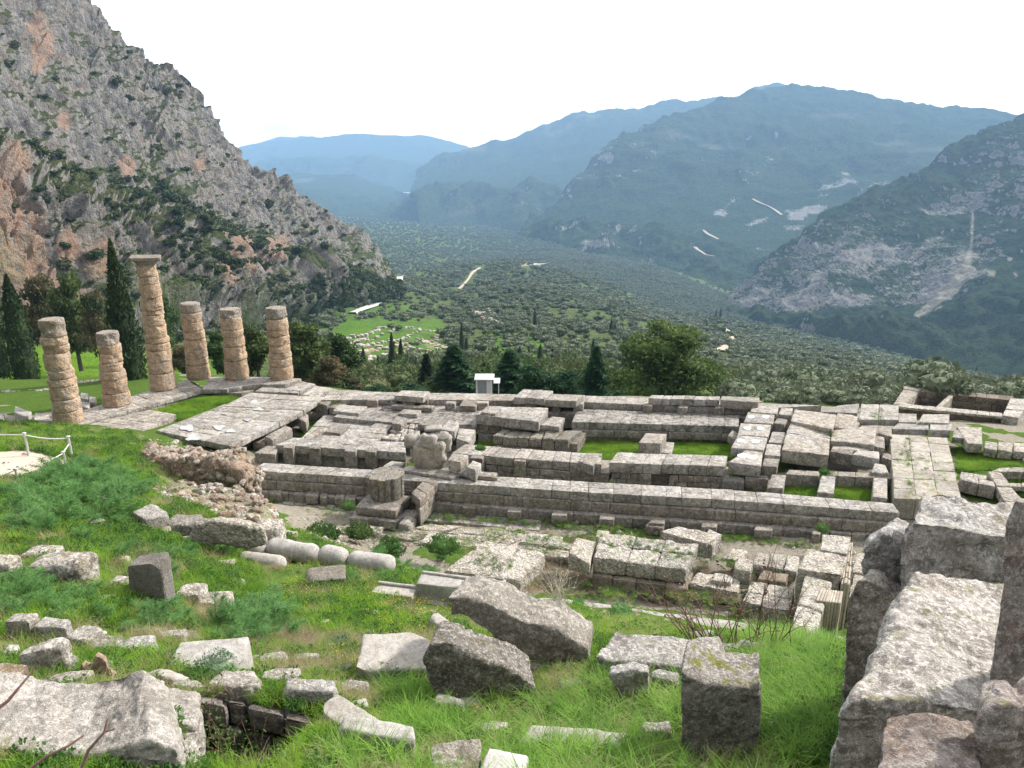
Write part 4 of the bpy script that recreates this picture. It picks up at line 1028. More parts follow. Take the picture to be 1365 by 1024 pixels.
mb = MB(); mb.add(V, Q); mb.build('trunk', M['montan'], MO)
mb = MB()
for (dx, dy, dz, s_, e1, e2) in [(-.85, -.1, 1.62, .46, 1.0, .8), (.05, -.35, 1.78, .46, .95, .9), (.95, .1, 1.45, .42, .75, 1.2), (.6, -.1, 1.9, .42, 1.1, .5), (-.72, 0, 1.15, .36, .7, 1.3), (.72, -.25, 1.0, .30, .6, 1.6)]:
    P, Q = rb(2.3 * s_ * e1, 1.5 * s_, 2.2 * s_ * e2, s_ * .55, .06, .22, 1.9, .2, int(abs(dx * 100)))
    mb.add(P + c + [dx, dy, dz - .12], Q)
P, Q = rb(1.0, .7, .16, .05, .12, .03, 2, .1, 9); mb.add(rot(P, 0, -3, 5) + c + [.25, .1, 2.2], Q)
mb.build('shoulder_stone', M['slab'], MO)
for q, z, h, lb in [((531, 626, 603, 637, 622, 630, 545, 620), .17, .2, 'thin cracked slab under the eroded monument stump'),
                    ((597, 613, 614, 616, 625, 606, 603, 603), .95, .62, 'squared block immediately right of the eroded monument stump'),
                    ((622, 622, 634, 627, 642, 617, 630, 613), .72, .70, 'tan-faced block below and right of the eroded monument stump'),
                    ((600, 627, 624, 632, 634, 625, 610, 620), .35, .3, 'flat grey slab under the blocks right of the monument stump'),
                    ((634, 634, 663, 637, 663, 630, 640, 628), .22, .22, 'thin flat slab lying on the stepped wall right of the monument'),
                    ((509, 621, 531, 625, 540, 616, 522, 614), .25, .25, 'loose flat stone on the stepped wall left of the monument')]:
    block('monument_block', q, z, h, lb, 'stone block', 'blocks around the monument stump', r=.05, chip=.1, amp=.03, mat='pave')

# --- inner wall with upright piers (left and middle stretches)
def wall(name, label, cat, items, mat=T, group=None):
    e = empty(name, PZ((items[0][1][0] + items[0][1][2]) / 2, items[0][1][1], items[0][2] - items[0][3]), label, cat, group)
    for nm, q, z, h, kw in items:
        kw = dict(kw); mt = kw.pop('mat', mat)
        mb = MB(); masonry(mb, q, z, h, **kw); mb.build(nm, M[mt], e, sharp=40)
    return e
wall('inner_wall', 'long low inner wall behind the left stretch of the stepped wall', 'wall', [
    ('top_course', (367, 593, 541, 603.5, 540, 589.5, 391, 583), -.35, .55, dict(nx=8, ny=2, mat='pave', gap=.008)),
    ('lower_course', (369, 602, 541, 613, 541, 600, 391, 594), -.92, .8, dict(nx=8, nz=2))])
for x0, x1, y, yb, k in [(376, 395, 596, 618, 'nearest the left end of the inner wall'), (411, 431, 597, 619, 'second from the left end of the inner wall'), (458, 479, 600, 623, 'third from the left end of the inner wall'),
                      (486, 505.5, 601, 625, 'closest on the left to the eroded monument'), (626, 648, 610, 628, 'just right of the eroded monument, with a worn top'), (684, 705, 613, 636, 'standing alone in the middle of the inner wall')]:
    block('upright_pier', (x0, y + 1, x1 - 5, y + 2, x1, y - 4, x0 + 5, y - 5), -.33, 1.15, 'upright grey pier block ' + k, 'pier', 'upright piers along the inner wall', r=.04, seg=.25)
block('low_block', (339, 604, 367, 606, 372, 595, 356, 594), -.6, .95, 'wide low block at the left end of the inner wall', 'stone block', r=.05)
block('trench_paving', (398, 588, 470, 590, 515, 560, 432, 552), -.75, .2, 'holed dark paving in the sunken bay behind the inner wall', 'pavement', nx=4, ny=4, mat='pave', jz=.02)
block('bay_wall', (405, 583, 415, 586, 432, 571, 424, 569), -.5, .5, 'low kerb wall on the left of the sunken bay', 'wall', nx=1, ny=3)
block('bay_wall', (470, 590, 500, 592, 524, 566, 500, 564), -.38, .7, 'paved cross wall between the sunken bay and the rubble bay', 'wall', nx=2, ny=4, mat='pave')
block('loose_block', (432, 575, 454, 577.5, 467, 566, 445, 563), -.55, .55, 'reddish-based squared block lying inside the sunken bay', 'stone block', r=.06, chip=.1, amp=.03)
block('loose_block', (522, 564.5, 535, 566, 543, 557, 528, 554), .05, .5, 'squared block on the cross wall beside the rubble bay', 'stone block', r=.06)
block('rubble_fill', (508, 585, 560, 590, 560, 566, 530, 566), -.45, .4, 'rough white rubble fill behind the eroded monument', 'rubble', mat='pale', nx=5, ny=4, r=.12, amp=.1, chip=.2, jz=.08, seg=.15)
wall('inner_wall', 'middle stretch of the inner wall with a narrow jointed top', 'wall', [
    ('top_course', (601, 604, 802, 619, 800, 605, 620, 592), -.28, .55, dict(nx=10, ny=1, mat='pave', gap=.02, jz=.03, chip=.08)),
    ('lower_course', (647, 620, 760, 630, 765, 618, 650, 607), -.88, .8, dict(nx=6, nz=2, chip=.1))])
block('end_block', (770, 614, 791, 621, 803, 604, 782, 603), -.22, .62, 'chipped squared block ending the middle stretch of the inner wall', 'stone block', r=.06, chip=.12)
block('ledge_course', (757, 628, 812, 631.5, 822, 614, 792, 613), -.85, .6, 'low ledge of blocks in the gap of the inner wall', 'ledge', nx=3)
wall('inner_wall', 'right stretch of the inner wall with a broad smooth top and a dark opening below', 'wall', [
    ('top_course', (812, 616.5, 966, 622, 970, 607.5, 823, 603), .0, .62, dict(nx=7, ny=1, mat='pave', gap=.01, r=.05)),
    ('lower_course', (815, 629, 868, 633, 872, 620, 818, 618), -.65, .85, dict(nx=4, nz=2, chip=.1)),
    ('lower_course', (892, 634, 972, 636, 974, 622, 895, 620), -.65, .85, dict(nx=5, nz=2, chip=.1)),
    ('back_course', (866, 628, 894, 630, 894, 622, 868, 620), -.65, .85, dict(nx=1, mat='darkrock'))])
# --- chain of blocks with round cement plugs, and the small blocks beside it
def plugs(e, cs, z):
    for (x, y, rx) in cs:
        mb = MB(); n = 16; a = np.linspace(0, 2 * np.pi, n, endpoint=False); rr = 1 + .08 * np.sin(a * 3 + x)
        ring = np.array([PZ(x + rx * rr[i] * math.cos(a[i]), y + rx * .42 * rr[i] * math.sin(a[i]), z) for i in range(n)])
        top = ring * 1.0; top[:, 2] += .03; bot = ring.copy(); bot[:, 2] -= .06
        mb.add(np.concatenate([top, top.mean(0)[None], bot]), [[i, (i + 1) % n, n] for i in range(n)]); mb.add(np.concatenate([top, bot]), [[i, n + i, n + (i + 1) % n, (i + 1) % n] for i in range(n)])
        mb.build('cement_plug', M['plug'], e, smooth=False)
M['plug'] = plain('white_cement', (0.66, 0.67, 0.69), 0.9, var=.12)
for q, z, h, cs, lb in [((971, 616, 1015, 622, 1017, 603, 994, 599.5), .12, .72, [(990, 608, 7), (1003, 610, 7)], 'nearest and bluntest of the four blocks with round white cement plugs'),
                        ((974, 597, 1018, 600, 1023, 583.5, 983, 580), .12, .55, [(987.5, 588, 5.5), (1007, 589, 5.5)], 'second nearest of the four blocks with round white cement plugs'),
                        ((983, 579, 1024, 582, 1028, 566, 987, 563.5), .12, .5, [(996, 571, 5), (1013.5, 571.5, 5)], 'third of the four blocks with round white cement plugs'),
                        ((991, 563, 1031, 565.5, 1033, 551, 997, 549), .12, .5, [(1001, 556, 4.5), (1021, 556, 4.5)], 'farthest of the four blocks with round white cement plugs')]:
    e = empty('plugged_block', PZ(q[0], q[1], z - h), lb, 'stone block', 'blocks with round white cement plugs')
    mb = MB(); masonry(mb, q, z, h, r=.05, chip=.06); mb.build('stone_body', M['pave'], e, sharp=40)
    plugs(e, cs, z)
for q, z, h, lb, mt in [((1016, 621, 1036, 623, 1039, 612, 1018, 610.5), -.05, .72, 'nearest small dark cube right of the plugged blocks', T),
                    ((1019, 606, 1040, 608, 1042, 593, 1022, 591.5), .0, .5, 'pale slab right of the second plugged block', 'pave'),
                    ((1024, 589, 1045, 591, 1047, 576, 1029, 575), .0, .45, 'pale slab right of the third plugged block', 'pave'),
                    ((1031, 564, 1046, 566, 1051, 559, 1036, 557), .15, .85, 'dark block with a shadowed face right of the farthest plugged block', T),
                    ((1000, 549, 1036, 552, 1038, 543.5, 1003, 541.5), .2, .4, 'thin slab behind the farthest plugged block', 'pave'),
                    ((1037, 552, 1055, 554, 1057, 544, 1042, 543), .1, .5, 'slab between the thin slab and the large ramp slabs', 'pave'),
                    ((962, 640, 992, 643, 994, 633, 964, 632), -.75, .65, 'rounded dark block at the foot of the nearest plugged block', 'darkrock'),
                    ((994, 636, 1024, 639, 1026, 626, 996, 624), -.62, .8, 'dark footing under the nearest plugged block', T),
                    ((970, 580, 980, 586, 986, 578, 976, 573), -.35, .5, 'small dark block at the right end of the grass court', T)]:
    block('side_block', q, z, h, lb, 'stone block', 'blocks beside the plugged chain', mat=mt, r=.06, chip=.09)
# --- ramp slabs
for q, z, h, lb in [((1042, 600, 1105, 607, 1107, 584, 1048, 577), [.15, .0, .05, .2], .85, 'largest thick ramp slab with a rounded worn front'),
                    ((1048, 576, 1108, 584, 1099, 571, 1055, 561), [.2, .05, .1, .2], .6, 'smooth sloping ramp slab between the thick front slab and the cracked slab'),
                    ((1054, 561, 1110, 572, 1116, 552, 1059, 545), [.35, .45, .5, .35], .5, 'ramp slab tilted up on its right with a dark gap under it'),
                    ((1112, 569, 1140, 573, 1150, 558, 1117, 546), [.2, .15, .1, .3], .5, 'weathered deeply furrowed ramp slab'),
                    ((1107, 588, 1166, 593, 1170, 566, 1110, 574), [.1, .3, .4, .05], .6, 'broad ramp slab dipping to the left, with yellow moss in its joint')]:
    block('ramp_slab', q, z, h, lb, 'slab', 'big slabs of the ramp', mat='pave', r=.06, chip=.12, amp=.035, strat=.03)
for q, z, h, lb, mt in [((1106, 601, 1136, 607, 1138, 599.5, 1110, 598), .05, .75, 'squared block in front of the dipping ramp slab', T),
                    ((1136, 606, 1173, 612, 1172, 602, 1143, 600), .05, .7, 'rugged furrowed block in front of the dipping ramp slab', 'boulder'),
                    ((1108, 598, 1160, 601, 1156, 594, 1110, 594), -.02, .3, 'thin slab strip under the dipping ramp slab', 'pave'),
                    ((1170, 577, 1190, 582, 1189, 570, 1173, 568), .1, .75, 'upright chipped block right of the dipping ramp slab', T),
                    ((1162, 594, 1180, 598, 1179, 583, 1168, 580), 0.0, .6, 'narrow block between the ramp and the right pavement', 'pave'),
                    ((1175, 609, 1193, 615, 1194, 607, 1178, 603), -.1, .8, 'dark cube at the left edge of the right pavement', T),
                    ((1161, 630, 1185, 631, 1181, 620, 1166, 618), -.15, .4, 'small pale slab near the end of the cross wall', 'pave')]:
    block('loose_block', q, z, h, lb, 'stone block', 'blocks around the ramp', mat=mt, r=.06, chip=.12, amp=.04)
# --- low cross walls with three piers at the west end
wall('cross_wall', 'low cross wall behind the three short piers', 'wall', [
    ('left_course', (1047, 632, 1091, 635, 1094, 628.5, 1052, 626), -.35, .75, dict(nx=2)),
    ('right_course', (1096, 634, 1196, 638, 1196, 631, 1096, 628), -.35, .75, dict(nx=4))])
for q, lb in [((1023, 649, 1044, 651, 1048, 633, 1029, 632), 'leftmost of the three short piers behind the stepped wall'),
              ((1089, 656, 1112, 658, 1114, 635, 1095, 634), 'middle one of the three short piers behind the stepped wall'),
              ((1163, 661, 1183, 664, 1183, 637, 1164, 636), 'rightmost of the three short piers behind the stepped wall')]:
    block('short_pier', q, -.28, .85, lb, 'pier', 'three short piers behind the stepped wall', r=.04, mat='pave')
block('pavement', (1192, 664, 1282, 668, 1263, 584, 1186, 579), -.1, 1.15, 'large cracked pale pavement between the ramp and the right grass court', 'pavement', nx=3, ny=7, mat='pale2', amp=.03, chip=.1, jz=.03)
# --- slabs towards the far right corner
for q, z, h, lb in [((1093, 549, 1143, 551, 1146, 538, 1118, 540.5), .3, .4, 'thin pale slab left of the big far slab'),
                    ((1145, 559, 1198, 560, 1198, 540, 1148, 538), .3, .45, 'big flat far slab with tufts in its cracks'),
                    ((1188, 571.5, 1238, 573, 1238, 565, 1198, 563), .15, .42, 'long slab with a dark face in front of the big far slab'),
                    ((1239, 573, 1268, 573.5, 1269, 565, 1240, 563.5), .2, .55, 'sharp squared slab with the darkest face, below the hollow building'),
                    ((1224, 563, 1266, 564, 1266, 552, 1230, 552), .3, .4, 'smooth rectangular slab just before the hollow building'),
                    ((1198, 562.5, 1222, 563, 1222, 552, 1198, 551), .25, .4, 'mossy slab next to the big far slab'),
                    ((1269, 583, 1290, 584, 1290, 574, 1272, 573), -.05, .4, 'pale slab between the sharp slab and the right grass court'),
                    ((1290, 591, 1310, 591.5, 1309, 569, 1275, 568), .0, .6, 'tall slab at the head of the right grass court')]:
    block('far_slab', q, z, h, lb, 'slab', 'slabs at the far right corner', mat='pave', r=.04, chip=.07, nx=2 if q[2] - q[0] > 50 else 1)
for q, z, h, lb in [((1312, 597, 1329, 600, 1330, 590, 1313, 587), -.25, .55, 'left block of the row closing the right grass court'),
                    ((1330, 599, 1350, 602, 1350, 590, 1331, 588), -.25, .55, 'middle block of the row closing the right grass court'),
                    ((1351, 601, 1374, 603, 1372, 591, 1351, 589), -.25, .55, 'right block of the row closing the right grass court'),
                    ((1363, 612, 1385, 616, 1384, 608, 1364, 605), -.5, .4, 'lower block at the right side of the grass court')]:
    block('court_block', q, z, h, lb, 'stone block', 'blocks closing the right grass court', mat='pale', r=.06, chip=.1)
for q, z, h, nx, ny, lb in [((1279, 639, 1327, 649, 1325, 642, 1280, 632), -.2, .75, 2, 1, 'low kerb wall along the near side of the right grass court'),
                            ((1279, 634, 1314, 640, 1316, 634, 1281, 628), -.4, .3, 2, 1, 'pale thin kerb inside the right grass court'),
                            ((1345, 680, 1375, 680, 1335, 630, 1317, 628), -.25, .5, 1, 5, 'diagonal kerb wall running towards the boulders at the right'),
                            ((1321, 628, 1380, 629, 1380, 622, 1332, 623), -.25, .5, 3, 1, 'kerb wall along the back of the small right lawns'),
                            ((1345, 648, 1380, 650, 1380, 645, 1345, 643), -.4, .3, 2, 1, 'thin kerb dividing the two small right lawns')]:
    block('kerb_wall', q, z, h, lb, 'kerb wall', 'kerb walls of the right grass court', mat='pave', nx=nx, ny=ny, r=.05, chip=.1)
# --- far (south) side: long strips, raised platform
wall('far_wall', 'long flat strip of blocks along the far edge of the temple', 'wall', [
    ('left_course', (427, 533, 610, 533, 640, 524.5, 443, 521), .0, .5, dict(nx=9, ny=2, mat='pave', gap=.01)),
    ('middle_course', (610, 533, 782, 536.5, 780, 527, 640, 524.5), .0, .5, dict(nx=7, ny=2, mat='pave', gap=.01)),
    ('right_course', (782, 536.5, 1010, 545, 1096, 540.5, 780, 527), .0, .5, dict(nx=10, ny=2, mat='pave', gap=.01)),
    ('footing', (430, 541, 1040, 558, 1090, 545, 440, 526), -.5, 1.2, dict(nx=24, ny=1))])
wall('inner_strip', 'broad lower strip pocked with clamp holes, between the grass court and the far strip', 'wall', [
    ('left_paving', (443, 556, 522, 563, 650, 541, 482, 538.5), -.42, .5, dict(nx=4, ny=3, mat='holed', gap=.008, r=.02)),
    ('middle_paving', (522, 563, 634, 566, 650, 547, 600, 541.5), -.43, .5, dict(nx=4, ny=2, mat='holed', gap=.008, r=.02)),
    ('right_paving', (762, 562.5, 985, 568.5, 985, 553.5, 770, 545), -.43, .5, dict(nx=11, ny=2, mat='holed', gap=.006, r=.02, jz=.01)),
    ('front_face', (443, 566, 560, 573, 640, 552, 480, 549), -.95, .9, dict(nx=7, ny=1)),
    ('front_face', (762, 573, 985, 579, 985, 563, 770, 555), -.95, .5, dict(nx=12, ny=1)),
    ('footing', (760, 581, 988, 586, 985, 570, 770, 562), -1.47, .6, dict(nx=14, ny=1, mat='pale', r=.08, chip=.15))])
wall('raised_platform', 'raised block platform with a stepped right end in the middle of the temple', 'platform', [
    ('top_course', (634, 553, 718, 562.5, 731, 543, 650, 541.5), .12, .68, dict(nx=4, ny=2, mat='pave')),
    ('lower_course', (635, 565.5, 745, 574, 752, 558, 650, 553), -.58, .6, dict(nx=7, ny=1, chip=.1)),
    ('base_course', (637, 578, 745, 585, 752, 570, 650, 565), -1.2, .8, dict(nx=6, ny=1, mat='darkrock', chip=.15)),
    ('side_step', (719, 566, 746, 569, 753, 557, 736, 555), -.28, .32, dict(nx=1, mat='pave', r=.05))])
wall('rough_foundation', 'mossy rough foundation blocks in front of the raised platform', 'foundation', [
    ('left_course', (656, 581, 722, 585, 728, 573, 670, 572), -.75, .65, dict(nx=4, mat='rough', r=.09, amp=.05, chip=.2, seg=.15)),
    ('right_course', (723, 584, 757, 586, 777, 573, 730, 572), -.7, .95, dict(nx=2, mat='rough', r=.07, amp=.05, chip=.15, seg=.15)),
    ('end_course', (755, 590, 770, 592, 782, 577, 765, 575), -1.05, .9, dict(nx=1, mat='rough', r=.07, amp=.06, chip=.2, seg=.15)),
    ('base_course', (660, 594, 757, 598, 760, 586, 665, 584), -1.4, .7, dict(nx=7, mat='rough', r=.07, chip=.15))])
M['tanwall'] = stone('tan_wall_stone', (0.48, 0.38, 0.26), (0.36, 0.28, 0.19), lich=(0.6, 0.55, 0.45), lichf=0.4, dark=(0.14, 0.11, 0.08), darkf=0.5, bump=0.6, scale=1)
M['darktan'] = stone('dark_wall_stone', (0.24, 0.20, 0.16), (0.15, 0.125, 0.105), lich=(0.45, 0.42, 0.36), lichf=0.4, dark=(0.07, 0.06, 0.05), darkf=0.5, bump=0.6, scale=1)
M['fluted'] = stone('fluted_tan_stone', (0.50, 0.45, 0.38), (0.42, 0.36, 0.30), lich=(0.62, 0.56, 0.46), lichf=0.5, dark=(0.2, 0.15, 0.1), darkf=0.3, bump=0.5, scale=2)
# ---------------------------------------------------------------- hollow building at the far right corner
wall('roofless_building', 'roofless hollow stone building beyond the far right corner of the temple', 'building', [
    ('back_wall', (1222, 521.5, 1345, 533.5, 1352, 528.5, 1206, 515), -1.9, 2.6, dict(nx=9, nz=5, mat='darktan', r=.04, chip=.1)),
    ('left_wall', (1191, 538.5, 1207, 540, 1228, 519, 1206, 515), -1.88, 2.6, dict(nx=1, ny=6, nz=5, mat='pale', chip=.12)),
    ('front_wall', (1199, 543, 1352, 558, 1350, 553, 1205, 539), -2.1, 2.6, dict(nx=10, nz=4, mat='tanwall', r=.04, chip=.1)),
    ('front_coping', (1194, 541.5, 1354, 557.5, 1352, 552, 1203, 537.5), -1.85, .22, dict(nx=9, mat='pale', chip=.12, r=.04)),
    ('right_wall', (1336, 553, 1358, 557, 1374, 532, 1347, 531), -1.7, 2.8, dict(nx=1, ny=3, nz=4, mat='pale', chip=.2, r=.08)),
    ('partition_wall', (1247, 543, 1254, 544, 1273, 526, 1266, 525), -1.95, 2.4, dict(nx=1, ny=3, nz=3, mat='pale', chip=.1))])
# ---------------------------------------------------------------- rough masonry just below the stepped wall
RK = dict(r=.09, amp=.06, chip=.18, seg=.13)
block('rough_pavement', (505, 716, 700, 737, 745, 716, 575, 698), -1.32, .4, 'pale pitted stone pavement with grass in its joints, left of the rough wall blocks', 'pavement', mat='pale', nx=5, ny=3, r=.08, amp=.05, chip=.15, seg=.15, jz=.06)
block('rough_pavement', (395, 712, 505, 732, 540, 714, 420, 697), -1.35, .35, 'pale pitted stones sunk in grass below the drum pedestal', 'pavement', mat='pale', nx=4, ny=2, r=.08, amp=.06, chip=.2, seg=.15, jz=.08)
block('rough_pavement', (690, 735, 775, 745, 790, 728, 700, 716), -1.3, .35, 'broken pitted stones between the flat block and the rough wall blocks', 'pavement', mat='pale', nx=3, ny=2, r=.08, amp=.08, chip=.2, seg=.15, jz=.08)
block('rough_block', (591, 760, 693, 773, 728, 737, 648, 720), [-.45, -.5, -.55, -.5], .85, 'big flat-topped pitted block split by a crack, above the fluted slabs', 'stone block', mat='pale', nx=2, ny=1, stag=False, **RK)
wall('rough_wall', 'rough wall of big pitted white blocks in the middle, behind the bare twigs', 'wall', [
    ('top_course', (790, 743, 915, 759, 932, 724, 800, 709), -.05, .75, dict(nx=3, ny=2, mat='pale', **RK)),
    ('lower_course', (790, 767, 916, 785, 925, 762, 795, 745), -.82, 1.3, dict(nx=4, nz=2, mat='tanpit', r=.06, amp=.05, chip=.12, seg=.15))])
block('rough_block', (757, 737, 786, 752, 794, 722, 768, 716), -.1, .8, 'pitted block with a wide crack at the left end of the rough wall', 'stone block', mat='pale', **RK)
block('rough_block', (880, 708, 942, 724, 964, 712, 905, 701), 0.0, .8, 'big pitted block lying on the back of the rough wall, with a rounded right end', 'stone block', mat='pale', nx=1, **RK)
block('rough_block', (936, 722, 950, 727, 963, 712, 945, 704), -.1, .8, 'narrow pitted block at the right end of the back row of the rough wall', 'stone block', mat='pale', **RK)
block('rough_block', (978, 757, 1001, 762, 1006, 745, 982, 741), -.25, .75, 'small cube block standing apart right of the rough wall', 'stone block', mat='pale', **RK)
block('rough_ledge', (918, 777, 984, 790, 988, 770, 930, 762), -.75, .7, 'ledge of pitted blocks below the small cube block', 'ledge', mat='pale', nx=2, **RK)
block('rough_ledge', (990, 803, 1052, 815, 1060, 782, 1000, 773), -.75, .8, 'broad pitted ledge beside the fluted wall', 'ledge', mat='pale', nx=2, ny=2, **RK)
block('rough_ledge', (1003, 752, 1062, 763, 1066, 742, 1008, 735), -.7, .6, 'crumbling pitted blocks at the back, between the cube block and the fluted wall', 'ledge', mat='pale', nx=3, **RK)
block('rough_block', (968, 745, 990, 748, 1000, 733, 975, 731), -.75, .5, 'low pitted stone behind the small cube block', 'stone block', mat='pale', **RK)
# the fluted wall seen end-on
FW = empty('fluted_wall', PZ(1090, 845, .1), 'wall of pale blocks with vertical tan flutes, just left of the boulders', 'wall')
mb = MB(); masonry(mb, (1093, 732, 1129, 739, 1135, 715, 1096, 712), 1.2, 2.6, r=.06, amp=.04, chip=.1, seg=.15); mb.build('end_block', M['pale'], FW, sharp=40)
mb = MB(); masonry(mb, (1063, 758, 1122, 768, 1131, 741, 1076, 731), 1.1, 2.4, nx=1, r=.08, amp=.05, chip=.14, seg=.15); mb.build('middle_block', M['pale'], FW, sharp=40)
mb = MB(); masonry(mb, (1052, 846, 1085, 853, 1110, 776, 1074, 762), .9, 2.0, nx=1, ny=2, r=.08, amp=.05, chip=.12, seg=.15); mb.build('sloping_block', M['pale'], FW, sharp=40)
mb = MB(); masonry(mb, (1087, 800, 1121, 804, 1124, 788, 1094, 784), .98, 2.1, nx=8, ny=1, r=.05, amp=.02, chip=.04, seg=.15, jxy=.01, jz=.01, gap=.0, stag=False); mb.build('fluted_face', M['fluted'], FW)
mb = MB(); masonry(mb, (1121, 778, 1133, 778, 1137, 722, 1131, 722), .9, 2.2, nx=3, ny=8, r=.05, amp=.02, chip=.04, seg=.2, gap=.0, jxy=.01, jz=.05, stag=False); mb.build('fluted_side', M['fluted'], FW)
block('front_kerb', (700, 803, 1120, 866, 1125, 848, 745, 797), -.75, .45, 'long low kerb of pale slabs behind the bare twigs and the broken blocks', 'kerb wall', mat='slab2', nx=8, r=.05, chip=.12, amp=.03, seg=.15)
block('flat_stone', (717, 812, 764, 813, 764, 799, 722, 796), -.85, .4, 'small rectangular stone between two green cushions', 'stone', mat='slab', r=.06, amp=.03, chip=.1, seg=.1)

# ---------------------------------------------------------------- loose stones and boulders of the foreground
FOOT = []
def S(x0, y0, x1, y1, label, cat='stone', name='stone', t=None, f=.5, rz=0, rx=0, ry=0, mat='boulder', r=.12, amp=.05, chip=.12, strat=0.0, seg=None, bury=.12, group=None, fr=2.2, sharp=50, dt=0, grow=1.0, smooth=True, irr=.06, cut=4, seed=0):
    xm = (x0 + x1) / 2
    if t is None:
        t = GT(xm, y1 - 2) + dt
    rr = ray(xm, (y0 + y1) / 2); ph = math.atan2(-rr[2], rr[1])
    Hh = (y1 - y0) / F * t; wd = (x1 - x0) / F * t
    h = (1 - f) * Hh / math.cos(ph); sy = f * Hh / math.sin(ph)
    c_, s_ = abs(math.cos(R(rz))), abs(math.sin(R(rz)))
    sx = max((wd - sy * s_) / c_, wd * .45); sy2 = max((sy - sx * s_) / c_, sy * .5)
    sx *= grow; sy2 *= grow
    m_ = min(sx, sy2, h)
    seg = seg or max(.012, t * .0045)
    SD[0] += 1
    rs_ = np.random.default_rng(SD[0] + seed)
    P, Q = rb(sx, sy2, h + bury, r * m_ * 1.7, seg, 0, 1, 0, 1)
    D = np.array([sx, sy2, h + bury]) / 2
    # uneven corners, then broken flat facets, then weathering
    J = rs_.uniform(-irr, irr, (2, 2, 2, 3)) * D * 2; J[:, :, 0] *= .5; U = np.clip((P / D + 1) / 2, 0, 1)
    for a in (0, 1):
        for b_ in (0, 1):
            for c_2 in (0, 1):
                P = P + J[a, b_, c_2] * ((U[:, 0] if a else 1 - U[:, 0]) * (U[:, 1] if b_ else 1 - U[:, 1]) * (U[:, 2] if c_2 else 1 - U[:, 2]))[:, None]
    for k_ in range(cut):
        nrm = rs_.normal(size=3) * [1, 1, .8] + [0, -.15, .35]; nrm /= np.linalg.norm(nrm)
        lim = np.abs(nrm * D).sum() * rs_.uniform(.66, .9); dd = P @ nrm - lim
        P = P - nrm * (np.maximum(dd, 0) * .92)[:, None]
    nr = P / D; nr = nr * np.abs(nr); nr /= np.linalg.norm(nr, axis=1)[:, None] + 1e-9
    off = rs_.uniform(-40, 40, 3); q_ = (P + off) * fr / (m_ ** .5)
    P = P + nr * (amp * (m_ ** .7) * (fbm(q_ * .8, 5, SD[0], .55) * 1.3) - chip * m_ * .5 * np.maximum(0, ridged(q_ * 1.3, 3, SD[0] + 5) - .62) * 2)[:, None]
    if strat:
        P = P + nr * [1, 1, .25] * (strat * (ridged((P + off) * [2, 2, 11.0] / (m_ ** .5), 4, SD[0] + 7) - .55))[:, None]
    P = rot(P, rx, ry, rz)
    pf = W(xm, y1, t)
    c = pf + np.array([0, sy / 2, (h - bury) / 2])
    mb = MB(); mb.add(settle(P + c), Q)
    o = mb.build(name, M[mat], sharp=sharp)
    FOOT.append((c[0], c[1], sx / 2, sy2 / 2, rz))
    return tag(o, label, cat, group)

S(866, 893, 908, 932, 'small wedge stone beside the split-off piece and the mossy upright block', f=.4, rz=-10, mat='boulder', r=.1, amp=.06)
S(960, 858, 1010, 885, 'grey stone behind the mossy upright block', f=.5, mat='boulder', dt=.3)
S(685, 968, 832, 1010, 'flat crescent-like stone sunk in the grass left of the mossy upright block', f=.75, rz=-6, mat='slab', r=.14, amp=.07)
S(440, 955, 556, 1012, 'pale wedge-shaped flat-topped block at the bottom, between trench and humped boulder', 'stone block', 'wedge_block', f=.58, rz=-10, ry=3, mat='slab', r=.07, amp=.03, chip=.1)
S(568, 988, 645, 1050, 'pitted stone at the bottom edge, left of the very white stone', f=.7, rz=8, mat='pale', r=.09)
S(635, 1002, 706, 1060, 'very white rounded stone at the bottom edge', f=.7, rz=-12, mat='white', r=.16, amp=.05)
S(462, 838, 580, 922, 'large flat grey slab sloping down to the left beside the humped boulder', 'slab', 'flat_slab', f=.72, rz=10, ry=4, mat='slab', r=.07, amp=.05, chip=.1)
S(520, 862, 580, 915, 'grey slab with a rounded edge tucked between the flat slab and the humped boulder', 'slab', 'flat_slab', f=.6, rz=35, ry=-8, mat='slab', r=.1)
S(565, 815, 606, 850, 'slanted grey column piece rising towards the leaning slab', 'column piece', 'column_piece', f=.7, rz=40, mat='slab', r=.2, amp=.03)
S(408, 925, 500, 992, 'narrow pale kerb stone running diagonally above the trench', 'kerb stone', 'kerb_stone', f=.9, rz=52, mat='slab', r=.09, amp=.04)
S(345, 888, 398, 922, 'pinkish stone at the top left of the trench wall', f=.6, rz=12, mat='boulder', r=.1)
S(372, 905, 448, 945, 'rough grey capstone of the trench wall', f=.5, rz=-6, mat='boulder', r=.09, strat=.03)
S(340, 925, 392, 972, 'dark stone in the trench wall under the pinkish stone', t=11.0, f=.25, mat='darkrock', r=.08)
S(392, 940, 452, 985, 'dark stone in the trench wall under the rough capstone', t=10.7, f=.25, mat='darkrock', r=.08)
S(386, 975, 440, 1015, 'lowest stone of the trench wall, half hidden by leaves', t=10.2, f=.25, mat='darkrock', r=.08)
S(275, 893, 345, 945, 'rugged stone at the left head of the trench, beside the silvery cushion plant', f=.5, rz=-8, mat='boulder', r=.08, strat=.05, amp=.08)
S(280, 935, 345, 985, 'dark layered stone in the left wall of the trench', t=10.9, f=.25, mat='darkrock', r=.08, strat=.05)
S(210, 850, 322, 905, 'flat smooth grey slab above the silvery cushion plant', 'slab', 'flat_slab', f=.8, rz=8, mat='slab', r=.06, amp=.03)
S(218, 978, 262, 1040, 'small white rock at the left lip of the trench', f=.5, mat='pale', r=.14, t=8.6)
